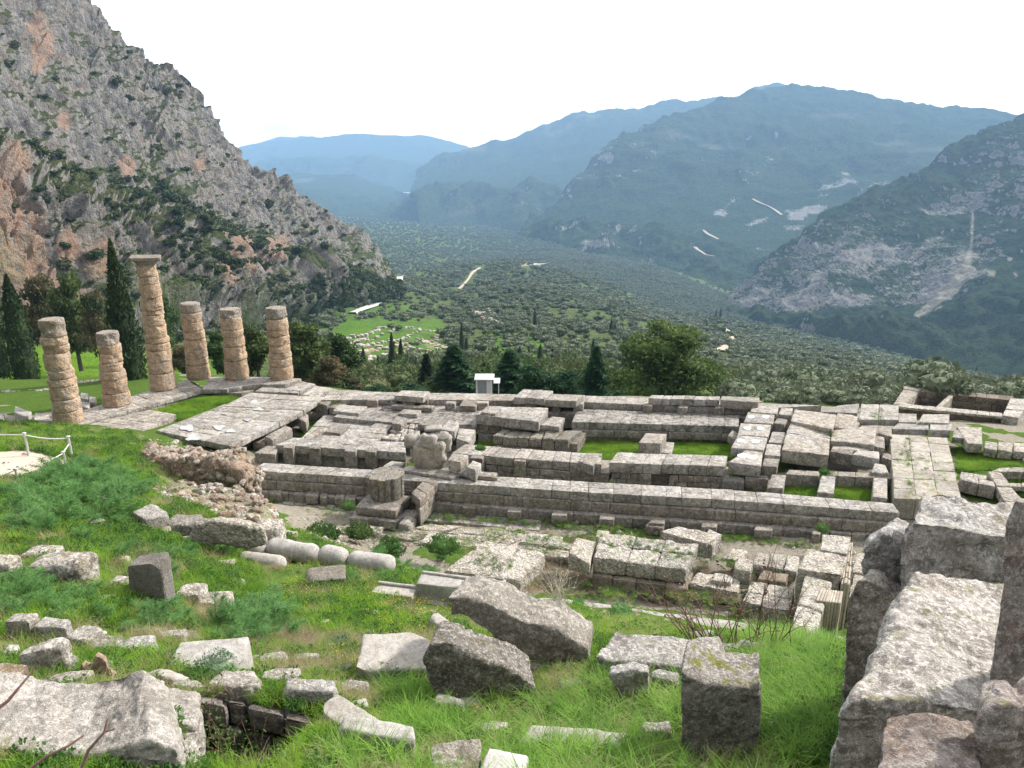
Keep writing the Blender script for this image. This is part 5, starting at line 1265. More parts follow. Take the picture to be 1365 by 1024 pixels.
S(20, 850, 88, 908, 'rough white boulder with dark pits, left of the orange-faced rock', 'boulder', 'boulder', f=.45, rz=20, ry=-8, mat='pale', r=.12, amp=.12, chip=.2)
S(-20, 885, 22, 930, 'pinkish rough stone at the left edge', f=.5, mat='rubble', r=.1)
S(60, 895, 115, 925, 'small mossy stones crushed against the bedrock slab', f=.6, mat='pale', r=.12, amp=.1)
for (x0, y0, x1, y1, f, rz, lb) in [(6, 815, 42, 843, .5, 5, 'small pale stone at the left end of the row of kerb stones'), (40, 823, 93, 850, .55, -8, 'flat pinkish stone, second in the row of kerb stones'),
                                    (84, 833, 128, 884, .45, -14, 'tall blocky stone, third in the row of kerb stones'), (106, 846, 158, 892, .5, 6, 'rounded stone in the middle of the row of kerb stones'),
                                    (150, 846, 205, 898, .45, 12, 'large split block near the right end of the row of kerb stones'), (178, 858, 210, 888, .6, 22, 'small tilted slab at the right end of the row of kerb stones')]:
    S(x0, y0, x1, y1, lb, 'kerb stone', 'kerb_stone', f=f, rz=rz, mat='boulder', r=.09, amp=.07, group='row of kerb stones in the grass', t=12.4)
S(168, 733, 227, 806, 'upright squared dark block standing in the grass at the left', 'stone block', 'standing_block', f=.22, rz=-6, mat='granite', r=.09, amp=.03, chip=.05)
S(233, 777, 268, 808, 'small pale stone right of the standing dark block', f=.5, mat='pale', r=.14)
S(258, 788, 302, 818, 'flat pale stone half under a fern, right of the standing dark block', f=.6, mat='pale', r=.12)
S(42, 730, 116, 785, 'rounded pitted boulder with wavy furrows among the ferns at the left', 'boulder', 'boulder', f=.4, mat='pale', r=.16, amp=.09, strat=.08)
S(30, 726, 72, 748, 'low white stone behind the furrowed boulder', f=.6, mat='pale', r=.12)
S(-20, 738, 18, 775, 'rough stone cut by the left edge, beside the furrowed boulder', f=.4, mat='pale', r=.12, amp=.1)
S(146, 765, 172, 790, 'small rock behind the left foot of the standing dark block', f=.5, mat='pale', r=.12)
S(130, 793, 150, 806, 'tiny white stone in the grass below the standing dark block', f=.5, mat='pale', r=.12)
# column pieces laid in the grass
def cyl(xa, ya, xb, yb, rad, label, t, mat='slab'):
    a = W(xa, ya, t); b = W(xb, yb, t * .985)
    P0, Q0 = rb(np.linalg.norm(b - a), rad * 2, rad * 2, rad * .75, .07, .03, 1.6, .05, int(xa), (xa, 0, 0))
    d = b - a; rz = math.degrees(math.atan2(d[1], d[0])); ry = -math.degrees(math.asin(d[2] / np.linalg.norm(d)))
    P0 = rot(P0, 20, ry, rz) + (a + b) / 2
    mb = MB(); mb.add(P0, Q0)
    FOOT.append(((a[0] + b[0]) / 2, (a[1] + b[1]) / 2, np.linalg.norm(d) / 2, rad, rz))
    return tag(mb.build('column_piece', M[mat], sharp=50), label, 'column piece', 'rounded column pieces lying in the grass')
cyl(323, 727, 352, 729, .30, 'left short piece of the farther left pair of rounded column pieces', 24)
cyl(356, 729, 424, 740, .31, 'long piece with a squared end in the farther left pair of rounded column pieces', 24)
cyl(318, 747, 380, 754, .27, 'rounded column piece lying in front of the farther left pair', 23)
cyl(427, 738, 463, 746, .31, 'left piece of the jointed pair of rounded column pieces', 23.4)
cyl(465, 746, 526, 755, .29, 'right rounded-end piece of the jointed pair of column pieces', 23.2)
S(396, 752, 461, 787, 'loose grey square block with a pocked top in front of the rounded column pieces', 'stone block', 'loose_block', f=.72, rz=14, mat='granite', r=.09, amp=.04)
for (x0, y0, x1, y1, rz, lb) in [(548, 762, 632, 796, -14, 'upper long slab with a raised rim, left of the leaning slab'), (490, 776, 558, 806, -12, 'left slab with a raised rim lying in the grass'),
                                 (556, 787, 604, 822, -12, 'lower short slab with a raised rim'), (626, 768, 674, 788, -12, 'white-topped end slab of the rimmed slabs')]:
    o = S(x0, y0, x1, y1, lb, 'slab', 'rimmed_slab', f=.72, rz=rz, mat='slab', r=.06, amp=.02, chip=.06, group='slabs with raised rims', t=19.5)
    x_, y_, sx_, sy_, _ = FOOT[-1]
    P, Q = rb(sx_ * 1.9, sy_ * .35, .09, .03, .08, .01, 2, .03, 3); P = rot(P, 0, 0, rz)
    zt = max(v.co.z for v in o.data.vertices) + o.location.z
    P = P + [x_ - math.sin(R(rz)) * sy_ * .7, y_ + math.cos(R(rz)) * sy_ * .7, zt + .01]
    mb = MB(); mb.add(P, Q); mb.build('raised_rim', M['slab'], o, sharp=50)
# rocks by the rubble wall
S(165, 672, 218, 712, 'tilted angular rock left of the rubble mound', 'rock', 'rock', f=.5, rz=-25, ry=12, mat='boulder', r=.07, amp=.06, t=22)
S(218, 684, 264, 714, 'dark weedy rock in the middle of the rocks under the rubble mound', 'rock', 'rock', f=.5, mat='darkrock', r=.12, t=22.5)
S(335, 690, 372, 722, 'white rock at the right foot of the rubble mound', 'rock', 'rock', f=.5, mat='pale', r=.12, amp=.1, t=24)

# ---- big boulders of the right-hand wall

# ---------------------------------------------------------------- rubble wall
RW = empty('rubble_wall', W(260, 660, 31.5), 'crumbling rubble masonry wall with reddish stones, below the large pavement', 'rubble wall')
cor = np.array([W(172, 602, 34), W(332, 622, 31.0), W(338, 608, 33.5), W(190, 586, 37)])
P, Q = rb(1, 1, 1, .12, .03, 0, 2, 0, 1)
def core(cor, h, amp, sd, taper=.25):
    B = bl4(cor, P[:, 0] * (1 + taper * (.5 - P[:, 2]) * .3) + .5, P[:, 1] * (1 + taper * (.5 - P[:, 2])) + .5)
    B[:, 2] += (P[:, 2] - .5) * h
    return B + np.array([.6, 1, .8]) * (fbm(B * .9, 4, sd) * amp)[:, None] + (np.c_[fbm(B * 3, 3, sd + 1), fbm(B * 3, 3, sd + 2), fbm(B * 3, 3, sd + 3)] * .12)
B = core(cor, 5.0, .5, 5, .1)
mb = MB(); mb.add(B, Q); mb.build('wall_core', M['rubble'], RW)
mb = MB(); rs = np.random.default_rng(3)
def stones_on(mb, B, n, s0, s1, zmin=-1e9, only=None):
    idx = rs.choice(len(B) if only is None else only, n)
    for i in idx:
        s = rs.uniform(s0, s1); p, q = rb(s * rs.uniform(.8, 1.7), s * rs.uniform(.7, 1.2), s * rs.uniform(.5, 1), s * .22, s * .4, s * .12, 3 / s, 0, int(rs.integers(9999)), rs.uniform(-9, 9, 3))
        mb.add(rot(p, rs.uniform(-30, 30), rs.uniform(-30, 30), rs.uniform(0, 180)) + B[i], q, int(rs.random() < .4))
front = np.where((B[:, 1] < B[:, 1].mean() + 1.5))[0]
stones_on(mb, B, 900, .12, .34, only=front); mb.build('facing_stones', [M['rubble'], M['palerub']], RW)['kind'] = 'stuff'
RM = empty('rubble_mound', W(280, 690, 26), 'low mound of loose rubble and weeds in front of the rubble wall', 'rubble mound')
cor2 = np.array([W(195, 684, 24.5), W(368, 706, 24.2), W(350, 660, 29), W(220, 642, 29)])
B2 = core(cor2, 1.4, .35, 15, .5)
mb = MB(); mb.add(B2, Q); mb.build('mound_core', M['moundsoil'], RM)
mb = MB(); stones_on(mb, B2, 620, .10, .36, only=np.where(B2[:, 2] > np.median(B2[:, 2]) - .3)[0]); mb.build('loose_stones', [M['rubble'], M['pale']], RM)['kind'] = 'stuff'
mb = MB(); mb.add(*tube([W(262, 684, 25.2) + [0, 0, .1], W(272, 676, 25.2) + [0, 0, .18], W(282, 663, 25.4) + [0, 0, .25]], .025)); tag(mb.build('dry_stick', M['drystick']), 'pale curved dry stick lying on the rubble mound', 'stick')

# ---------------------------------------------------------------- rope barrier along the path
def post(px, py, h, label, brace=False):
    t = GT(px, py, 20, 45); b = W(px, py, t)
    e = empty('rope_post', b, label, 'post', 'posts of the rope barrier')
    mb = MB(); mb.add(*tube([b - [0, 0, .2], b + [.02, 0, h * .5], b + [0, 0, h]], [.05, .045, .045], 8)); mb.build('shaft', M['metal'], e)
    P, Q = rb(.13, .13, .06, .02, .1); mb = MB(); mb.add(P + b + [0, 0, h + .02], Q); mb.build('post_cap', M['metal'], e)
    return b, h
p1, h1 = post(38, 608, .95, 'metal rope post at the far side of the path, left one')
p2, h2 = post(96, 612, .95, 'metal rope post at the bend of the path, the tallest on screen')
p3, h3_ = post(87, 619, .5, 'short slanted rope post leaning beside the bend post')
p4, h4 = post(24, 643, .5, 'short rope post on the near side of the path')
p0 = W(-120, 600, 32); pL = W(-120, 690, 27)
def rope(a, b, sag, label):
    u = np.linspace(0, 1, 16)[:, None]; P = a * (1 - u) + b * u; P[:, 2] -= 4 * sag * (u * (1 - u))[:, 0]
    mb = MB(); mb.add(*tube(P, .022, 6)); tag(mb.build('rope', M['rope']), label, 'rope', 'ropes of the barrier')
rope(p0 + [0, 0, 1], p1 + [0, 0, h1 - .05], .08, 'white rope from the left edge to the left far post')
rope(p1 + [0, 0, h1 - .05], p2 + [0, 0, h2 - .05], .08, 'white rope between the two tall posts')
rope(p2 + [0, 0, h2 * .7], p3 + [0, 0, h3_], .0, 'short rope from the bend post to the slanted post')
rope(p3 + [0, 0, h3_ - .03], p4 + [0, 0, h4 - .03], .1, 'white rope along the near side of the path')
rope(p4 + [0, 0, h4 - .03], pL + [0, 0, .5], .1, 'white rope leaving at the left edge on the near side of the path')

# ---------------------------------------------------------------- small ticket booth behind the far strip
c = PZ(647, 524, -.4); t = c[1]
BO = empty('booth', c + np.array([0, 1.2, -1.6]), 'small white flat-roofed booth with an awning behind the far strip of the temple', 'booth')
def bx(name, dx, dy, dz, sx, sy, sz, mat, r=.01):
    P, Q = rb(sx, sy, sz, r, .6); mb = MB(); mb.add(P + c + np.array([dx, dy + 1.2, dz]), Q); return mb.build(name, M[mat], BO, sharp=40)
bx('roof', -.1, 0, .92, 1.5, 1.6, .08, 'whitepaint'); bx('awning', .85, 0, .62, .5, 1.4, .05, 'whitepaint')
for x in (-.7, .42):
    for y in (-.6, .6): bx('post', x, y, -.35, .09, .09, 2.5, 'whitepaint')
bx('awning_post', 1.0, -.5, -.45, .06, .06, 2.1, 'whitepaint')
bx('wall_panel', .22, 0, -.35, .30, 1.2, 2.5, 'whitepaint'); bx('window', -.25, -.55, .25, .75, .04, 1.2, 'glass'); bx('base_panel', -.14, 0, -1.0, 1.1, 1.2, 1.4, 'whitepaint')

# ---------------------------------------------------------------- stones and blocks behind the first columns
for q, z, h, lb, mt in [((18, 549, 36, 556, 42, 548, 20, 540), .55, 1.0, 'upright rounded grey block behind the first column', 'boulder'),
                    ((6, 561, 26, 566, 28, 556, 6, 552), -.0, .5, 'pale block at the foot of the upright rounded block', 'pave'),
                    ((44, 560, 68, 561, 66, 552, 46, 549), .15, .6, 'broken stones beside the first column', 'pale'),
                    ((-30, 558, 5, 562, 5, 552, -30, 550), .3, .9, 'dark block cut by the left edge, near the first column', 'darkrock'),
                    ((22, 566, 42, 569, 46, 561, 26, 559), .1, .3, 'low pale slab next to the first column', 'pave'),
                    ((106, 531, 117, 532, 118, 525, 107, 523), -.3, .7, 'grey block between the first and second columns, left one', 'pave'),
                    ((118, 536, 127, 537, 128, 529, 119, 528), -.3, .6, 'grey block between the first and second columns, right one', 'pave'),
                    ((108, 542, 118, 544, 120, 537, 109, 535), -.3, .5, 'low block nearest the first column on its right', 'pave')]:
    block('loose_block', q, z, h, lb, 'stone block', 'blocks behind the first columns', mat=mt, r=.1, chip=.12, amp=.05)
block('terrace_kerb', (0, 523, 66, 520, 66, 517, 0, 520), -1.4, .6, 'low ruined kerb line under the big cypress at the left', 'kerb wall', mat='pale', nx=6, r=.1, chip=.2, amp=.1, jz=.1)
block('terrace_kerb', (95, 512, 140, 505, 140, 502, 95, 509), -1.6, .6, 'low ruined kerb line on the green bank between the first two columns', 'kerb wall', mat='pale', nx=6, r=.1, chip=.2, amp=.1, jz=.1)
S(996, 531, 0 + 1018, 545, 'small reddish-topped rock peeping over the far strip of the temple', 'rock', 'rock', t=62, f=.3, mat='orange', r=.14, seg=.1)
# ---------------------------------------------------------------- hand-shaped stones: an outline of the front, carried back over a true depth
def PS(name, poly, t, A, B, label, cat='stone', dz=0.0, mat='boulder', vox=None, amp=.05, strat=0.0, smooth_=3, scale_=.92, chip=.05, group=None, rnd=0, pits=0.0):
    cx_ = sum(p[0] for p in poly) / len(poly); cy_ = sum(p[1] for p in poly) / len(poly)
    Y0 = ray(cx_, cy_)[1] * t
    fr = [ray(x, y) * (Y0 / ray(x, y)[1]) + [0, 0, CZ] for x, y in poly]
    a = ray(*A) * (Y0 / ray(*A)[1]) + [0, 0, CZ]; b = PZ(B[0], B[1], a[2]); off = b - a; off[2] += dz
    fr = np.array(fr); c = fr.mean(0)
    bk = c + (fr - c) * [scale_, 1, scale_] + off
    import bmesh
    bm = bmesh.new(); n = len(poly)
    v = [bm.verts.new(p) for p in fr] + [bm.verts.new(p) for p in bk]
    bm.faces.new(v[:n]); bm.faces.new(v[n:][::-1])
    for i in range(n): bm.faces.new([v[i], v[n + i], v[n + (i + 1) % n], v[(i + 1) % n]])
    bmesh.ops.triangulate(bm, faces=bm.faces); bmesh.ops.recalc_face_normals(bm, faces=bm.faces)
    me = bpy.data.meshes.new('tmp'); bm.to_mesh(me); bm.free()
    o = bpy.data.objects.new('tmp', me); col.objects.link(o)
    md = o.modifiers.new('r', 'REMESH'); md.mode = 'VOXEL'; md.voxel_size = vox or max(.014, t * .0032)
    dg = bpy.context.evaluated_depsgraph_get(); me2 = bpy.data.meshes.new_from_object(o.evaluated_get(dg)); bpy.data.objects.remove(o)
    bm = bmesh.new(); bm.from_mesh(me2)
    for _ in range(smooth_): bmesh.ops.smooth_vert(bm, verts=bm.verts, factor=.5, use_axis_x=True, use_axis_y=True, use_axis_z=True)
    bm.normal_update()
    P = np.array([q.co for q in bm.verts]); N = np.array([q.normal for q in bm.verts]); bm.free()
    sz = float(np.median(P.max(0) - P.min(0)))
    SD[0] += 1; s = SD[0]
    d = amp * sz * fbm(P * 1.5 / sz + s, 5, s, .55) - chip * sz * np.maximum(0, ridged(P * 2.2 / sz + s, 3, s + 1) - .6) * 1.5
    d += amp * .35 * sz * fbm(P * 7 / sz, 4, s + 4, .65) - .012 * sz * np.maximum(0, ridged(P * [5, 5, 9] / sz + s, 3, s + 12) - .72) * 6
    if strat: d += strat * (ridged(P * [1.2, 1.2, 6.0] / sz * 1.6 + s, 4, s + 7) - .55)
    if pits: d -= pits * np.maximum(0, fbm(P * 14, 2, s + 8) - .25)
    P = P + N * d[:, None]
    if name not in ('leaning_slab', 'rock'): P = settle(P)
    org = np.array([P[:, 0].mean(), P[:, 1].mean(), P[:, 2].min()])
    me2.vertices.foreach_set('co', (P - org).astype(np.float32).ravel()); me2.polygons.foreach_set('use_smooth', np.ones(len(me2.polygons), bool))
    me2.materials.clear(); me2.materials.append(M[mat]); me2.name = name; me2.update(); me2.set_sharp_from_angle(angle=R(55))
    o = bpy.data.objects.new(name, me2); col.objects.link(o); o.location = Vector(org)
    lo, hi = P.min(0), P.max(0); FOOT.append(((lo[0] + hi[0]) / 2, (lo[1] + hi[1]) / 2, (hi[0] - lo[0]) / 2 * .9, (hi[1] - lo[1]) / 2 * .9, 0))
    return tag(o, label, cat, group)
PS('mossy_block', [(906, 895), (940, 912), (1000, 916), (1015, 909), (1014, 985), (1004, 1022), (955, 1026), (906, 1000)], 8.7, (960, 918), (965, 868), 'upright squared block with bright moss on its pale top, at the bottom centre', 'stone block', mat='mossblock', amp=.03, pits=.012, scale_=.95, smooth_=6, chip=.02)
PS('boulder', [(560, 880), (572, 858), (600, 856), (640, 880), (680, 892), (718, 918), (722, 975), (690, 972), (640, 960), (590, 945), (564, 915)], 11.0, (620, 868), (622, 832), 'dark humped boulder under the leaning slab', 'boulder', mat='darkrock', amp=.07, dz=.12, scale_=.85)
PS('leaning_slab', [(596, 798), (620, 797), (655, 806), (690, 826), (740, 838), (784, 866), (786, 886), (764, 895), (715, 884), (676, 878), (652, 848), (622, 828), (598, 824)], 12.2, (690, 828), (705, 795), 'long dark leaning slab propped on the humped boulder, pale lichen on its left end', 'slab', mat='leanrock', amp=.05, dz=.05, smooth_=2, scale_=.96)
PS('broken_block', [(794, 875), (815, 880), (865, 884), (905, 888), (955, 882), (966, 905), (960, 930), (870, 925), (796, 915)], 11.8, (870, 884), (885, 845), 'wide broken block with a lichen-spotted top, left of the mossy upright block', 'stone block', mat='boulder', amp=.05, strat=.04)
PS('broken_piece', [(808, 900), (840, 893), (866, 896), (868, 930), (858, 968), (836, 965), (822, 928)], 10.9, (840, 896), (842, 880), 'split-off front piece of the wide broken block, with a crack on its right', 'stone block', mat='boulder', amp=.04)
PS('bedrock', [(-90, 1090), (-90, 985), (20, 1000), (120, 1008), (200, 985), (236, 1000), (262, 1090)], 7.3, (80, 1002), (95, 912), 'huge pale bedrock slab filling the bottom left corner', 'boulder', mat='bed', amp=.05, strat=.05, dz=.1, scale_=.9)
PS('bedrock', [(160, 1040), (165, 975), (215, 962), (262, 968), (268, 1050)], 8.9, (215, 965), (228, 916), 'pale sloping rock joining the huge bedrock slab beside the trench', 'boulder', mat='bed', amp=.06, strat=.04)
PS('pointed_rock', [(100, 915), (108, 884), (118, 896), (128, 873), (140, 880), (150, 900), (163, 912), (166, 950), (135, 945), (108, 935)], 10.4, (130, 900), (133, 885), 'jagged pointed rock with an orange broken face', 'rock', mat='orange', amp=.07, smooth_=1, scale_=.8)
PS('smooth_slab', [(164, 928), (172, 910), (212, 900), (250, 912), (280, 930), (284, 945), (220, 940), (170, 940)], 10.6, (215, 902), (218, 888), 'rounded grey slab below the flat smooth slab', 'slab', mat='slab', amp=.04)
PS('rock', [(250, 722), (256, 700), (285, 694), (330, 700), (354, 706), (358, 726), (330, 735), (295, 728), (268, 730)], 22.0, (300, 697), (302, 687), 'long white rounded rock under the rubble mound', 'rock', mat='pale', amp=.07, strat=.06)
PS('boulder', [(1106, 1120), (1109, 1000), (1114, 955), (1135, 930), (1230, 935), (1300, 945), (1350, 945), (1356, 1120)], 6.2, (1128, 935), (1205, 762), 'huge rounded pale boulder slab in the lower right, the largest stone', 'boulder', mat='bigrock', amp=.06, strat=.05, dz=.05, scale_=.84, smooth_=14)
PS('boulder', [(1197, 900), (1198, 720), (1212, 695), (1260, 700), (1310, 712), (1352, 715), (1356, 900)], 8.7, (1240, 697), (1250, 650), 'big squarish boulder with moss in its hollow, behind the huge rounded slab', 'boulder', mat='bigrock', amp=.05, strat=.045, chip=.08, scale_=.95, smooth_=8)
PS('boulder', [(1333, 905), (1337, 760), (1342, 690), (1352, 668), (1470, 668), (1470, 905)], 6.1, (1360, 668), (1366, 650), 'tall reddish-edged boulder cut by the right edge', 'boulder', mat='redrock', amp=.03, strat=.03)
PS('boulder', [(1147, 752), (1152, 730), (1178, 712), (1210, 730), (1215, 830), (1190, 812), (1164, 782)], 9.3, (1175, 714), (1192, 684), 'grey layered wedge boulder left of the squarish mossy boulder', 'boulder', mat='bigrock', amp=.03, strat=.10, smooth_=2)
PS('boulder', [(1118, 1000), (1126, 800), (1142, 772), (1168, 776), (1205, 805), (1215, 1000)], 9.0, (1150, 775), (1166, 752), 'lower grey boulder tucked between the layered wedge and the fluted wall', 'boulder', mat='boulder', amp=.05)
PS('boulder', [(1160, 1140), (1166, 1050), (1240, 1045), (1312, 1058), (1318, 1140)], 4.9, (1200, 1048), (1204, 950), 'flat reddish-grey block at the bottom right, below the huge rounded slab', 'boulder', mat='redrock', amp=.03, strat=.02)
PS('boulder', [(1296, 1120), (1299, 975), (1312, 948), (1345, 938), (1470, 950), (1470, 1150)], 5.1, (1345, 940), (1340, 898), 'dark-topped block in the bottom right corner', 'boulder', mat='redrock', amp=.06, chip=.1)
PS('stone', [(1104, 1120), (1106, 1010), (1122, 985), (1180, 990), (1185, 1120)], 6.9, (1130, 986), (1134, 960), 'narrow shaded stone at the left foot of the huge rounded slab', mat='boulder', amp=.05)
PS('boulder', [(1340, 1000), (1345, 905), (1470, 905), (1470, 1000)], 7.4, (1380, 905), (1380, 860), 'stone wedged between the tall reddish boulder and the corner block', 'boulder', mat='bigrock', amp=.05)
# retaining wall of the trench
c3 = [W(262, 930, 10.35), W(455, 968, 10.05), W(455, 950, 10.7), W(270, 912, 11.0)]
e = empty('retaining_wall', c3[0] - np.array([0, 0, 1.5]), 'dry-stone retaining wall of dark stones on the far side of the trench', 'retaining wall')
mb = MB(); masonry(mb, None, 0, 1.6, nx=5, ny=1, nz=4, c3=c3, r=.07, seg=.06, amp=.06, chip=.12, jxy=.12, gap=.03, strat=.03); mb.build('stone_course', M['wallrock'], e, sharp=50)
c3 = [W(236, 1060, 8.4), W(262, 940, 10.3), W(245, 938, 10.5), W(215, 1050, 8.6)]
e = empty('retaining_wall', c3[0] - np.array([0, 0, 1.5]), 'short dry-stone wall on the left side of the trench', 'retaining wall')
mb = MB(); masonry(mb, None, 0, 1.5, nx=4, ny=1, nz=4, c3=c3, r=.07, seg=.06, amp=.06, chip=.12, jxy=.1, gap=.03); mb.build('stone_course', M['wallrock'], e, sharp=50)
# slabs, beams and cubes standing on the far side of the temple
for q, z, h, lb, mt in [((525, 527, 564, 530, 573, 522, 535, 520.5), .55, .45, 'thick slab raised on rounded stones, behind the cross wall', 'pave'),
                    ((685, 529.5, 726, 531.5, 738, 520.5, 697, 518.5), .6, .5, 'left one of the two raised slabs with a broken back edge, right of the booth', 'pave'),
                    ((726, 532.5, 768, 534.5, 778, 526.5, 738, 524.5), .5, .5, 'right one of the two raised slabs, over a dark gap', 'pave'),
                    ((864, 531, 958, 533.5, 960, 528.5, 868, 526.5), .55, .5, 'long raised beam of joined blocks resting on cubes in front of the large pine', 'pave'),
                    ((960, 533, 1011, 536, 1013, 529.5, 962, 528), .62, .62, 'rough thick beam at the right end of the raised beams', 'boulder')]:
    block('raised_slab', q, z, h, lb, 'slab', 'raised slabs along the far strip', mat=mt, nx=6 if q[2] - q[0] > 80 else (3 if 'left one' in lb else 1), r=.05, chip=.08, amp=.03)
for x0, x1, y, h, lb in [(487, 505, 532.5, .55, 'cube left of the raised thick slab'), (519, 531, 532, .6, 'rounded support under the left end of the raised thick slab'), (536, 553, 535, .7, 'sharp cube standing before the raised thick slab'), (559, 572, 532, .6, 'slanted support under the right end of the raised thick slab'),
                         (593, 608, 537, .7, 'cube standing alone between the raised thick slab and the booth'), (634, 652, 536, .6, 'pale cube right in front of the booth'), (700, 716, 538, .3, 'low stone under the left raised slab'), (735, 748, 537, .55, 'support stone under the middle of the two raised slabs'), (764, 779, 537, .65, 'tilted pale support under the right end of the two raised slabs'),
                         (857, 871, 540, .6, 'cube under the left end of the raised beams'), (903, 918, 542, .55, 'cube under the middle of the raised beams'), (952, 967, 543, .55, 'cube under the right part of the raised beams')]:
    block('support_cube', (x0, y + 1, x1 - 2, y + 1.5, x1, y - 2, x0 + 2, y - 2.5), .1, h + .15, lb, 'stone block', 'cubes along the far strip', mat='temple' if 'pale' not in lb else 'pave', r=.05, chip=.08)
block('court_cube', (851, 590, 881, 590.5, 889, 578, 861, 577), -.5, 1.2, 'squared hollow-topped block standing in the grass court', 'stone block', mat='pave', r=.04)
block('court_slab', (881, 604, 895, 605, 899, 590, 888, 589), -1.3, .4, 'flat slab lying beside the squared block in the grass court', 'slab', mat='pave', r=.05)
for q, z, h, lb in [((520, 541, 575, 544, 580, 540, 525, 538), -.05, .35, 'row of dark squared blocks behind the first cross wall'), ((612, 541, 634, 542, 640, 534, 618, 533), 0, .45, 'dark recessed block left of the pale cube before the booth'),
                    ((556, 566, 588, 569, 608, 560, 575, 557), -.2, .45, 'dark-faced slab behind the eroded monument stump'), ((585, 572, 606, 575, 612, 562, 598, 560), -.1, .7, 'tan-sided slab end behind the eroded monument stump'),
                    ((608, 585, 625, 590, 634, 573, 612, 571), -.55, .8, 'pitted block with a pale top right of the tan-sided slab'), ((443, 547, 478, 551, 490, 541, 452, 539), -.2, .3, 'thin slab at the left end of the holed strip'),
                    ((530, 551, 556, 553, 562, 547, 538, 545.5), -.15, .35, 'flat slab on the holed paving in front of the sharp cube'), ((640, 550, 660, 552, 668, 546, 648, 544.5), .3, .35, 'small slab on the raised platform edge')]:
    block('loose_block', q, z, h, lb, 'stone block', 'blocks in the middle of the temple', mat='temple' if 'dark' in lb else 'pave', nx=3 if 'row' in lb else 1, r=.05, chip=.1, amp=.03)
# more half-buried stones of the upper terrace
for (x0, y0, x1, y1, f, rz, mt, lb) in [(118, 800, 150, 812, .7, 10, 'pale', 'flat stone sunk in the grass below the standing dark block'), (470, 640 + 170, 505, 825, .7, -15, 'pale', 'pale stone half hidden in the bright grass right of the fennel'),
                                        (418, 765 + 60, 440, 836, .6, 10, 'pale', 'tiny stone in the bright grass near the middle'), (300, 852, 330, 872, .6, 12, 'boulder', 'small grey stone above the silvery cushion plant'),
                                        (0, 905, 60, 935, .6, 8, 'pale', 'pinkish-white stone behind the bedrock slab at the left edge'), (62, 905, 110, 925, .6, -12, 'bed', 'low stone between the bedrock slab and the orange-faced rock'),
                                        (445, 885, 470, 905, .5, 14, 'boulder', 'small dark stone left of the large flat slab'), (452, 905, 492, 935, .55, -10, 'boulder', 'stone under the left corner of the large flat slab'),
                                        (920, 838, 960, 862, .6, 12, 'boulder', 'grey stone behind the wide broken block, under the twigs'), (985, 852, 1022, 880, .5, -10, 'boulder', 'grey stone at the root of the bare twigs'),
                                        (1035, 875, 1075, 895, .7, 10, 'slab', 'pale flat stone in the grass left of the boulders'), (745, 905, 790, 925, .6, 5, 'darkrock', 'small dark stone in the shadow under the leaning slab'),
                                        (330, 868, 380, 892, .6, 10, 'boulder', 'grey stone above the trench retaining wall'), (100, 690, 135, 705, .6, 8, 'pale', 'white stone peeping through the fennel thicket')]:
    S(x0, y0, x1, y1, lb, mat=mt, f=f, rz=rz, r=.12, amp=.08)
for q, z, h, nx, mt, lb in [((1128, 800, 1162, 806, 1166, 770, 1138, 765), -.3, 1.2, 1, 'pale', 'rough block in the gap between the fluted wall and the boulders'), ((1136, 762, 1165, 766, 1168, 738, 1142, 735), -.5, .9, 1, 'pale', 'rough low block behind the gap beside the fluted wall'),
                            ((690, 722, 745, 728, 752, 714, 705, 710), -1.15, .4, 2, 'pale', 'broken pale slab at the foot of the stepped wall, above the dry bush'), ((455, 706, 505, 712, 512, 702, 466, 697), -1.2, .4, 2, 'pale', 'pitted pale slabs directly below the pedestal steps'),
                            ((560, 722, 598, 728, 606, 712, 572, 708), -1.1, .4, 1, 'pale', 'raised pitted slab in the pale pavement above the flat-topped pitted block'), ((360, 700, 405, 706, 410, 696, 370, 692), -1.3, .45, 3, 'palerub', 'line of rubble stones right of the rubble mound'),
                            ((946, 772, 975, 776, 980, 766, 952, 762), -.55, .5, 1, 'pale', 'small pitted stone on the ledge below the small cube block'), ((1010, 772, 1048, 776, 1052, 764, 1016, 760), -.7, .5, 2, 'tanpit', 'tan pitted stones between the ledge and the crumbling back blocks'),
                            ((860, 700, 884, 704, 886, 697, 864, 694), -1.1, .5, 1, 'temple', 'dark cube half hidden behind the big pitted block'), ((793, 716, 812, 716, 812, 708, 796, 706), -.7, .7, 1, 'pale', 'thin upright pitted stone at the back left of the rough wall')]:
    block('rough_block', q, z, h, lb, 'stone block', 'rough blocks below the stepped wall', mat=mt, nx=nx, r=.09, amp=.07, chip=.2, seg=.12)
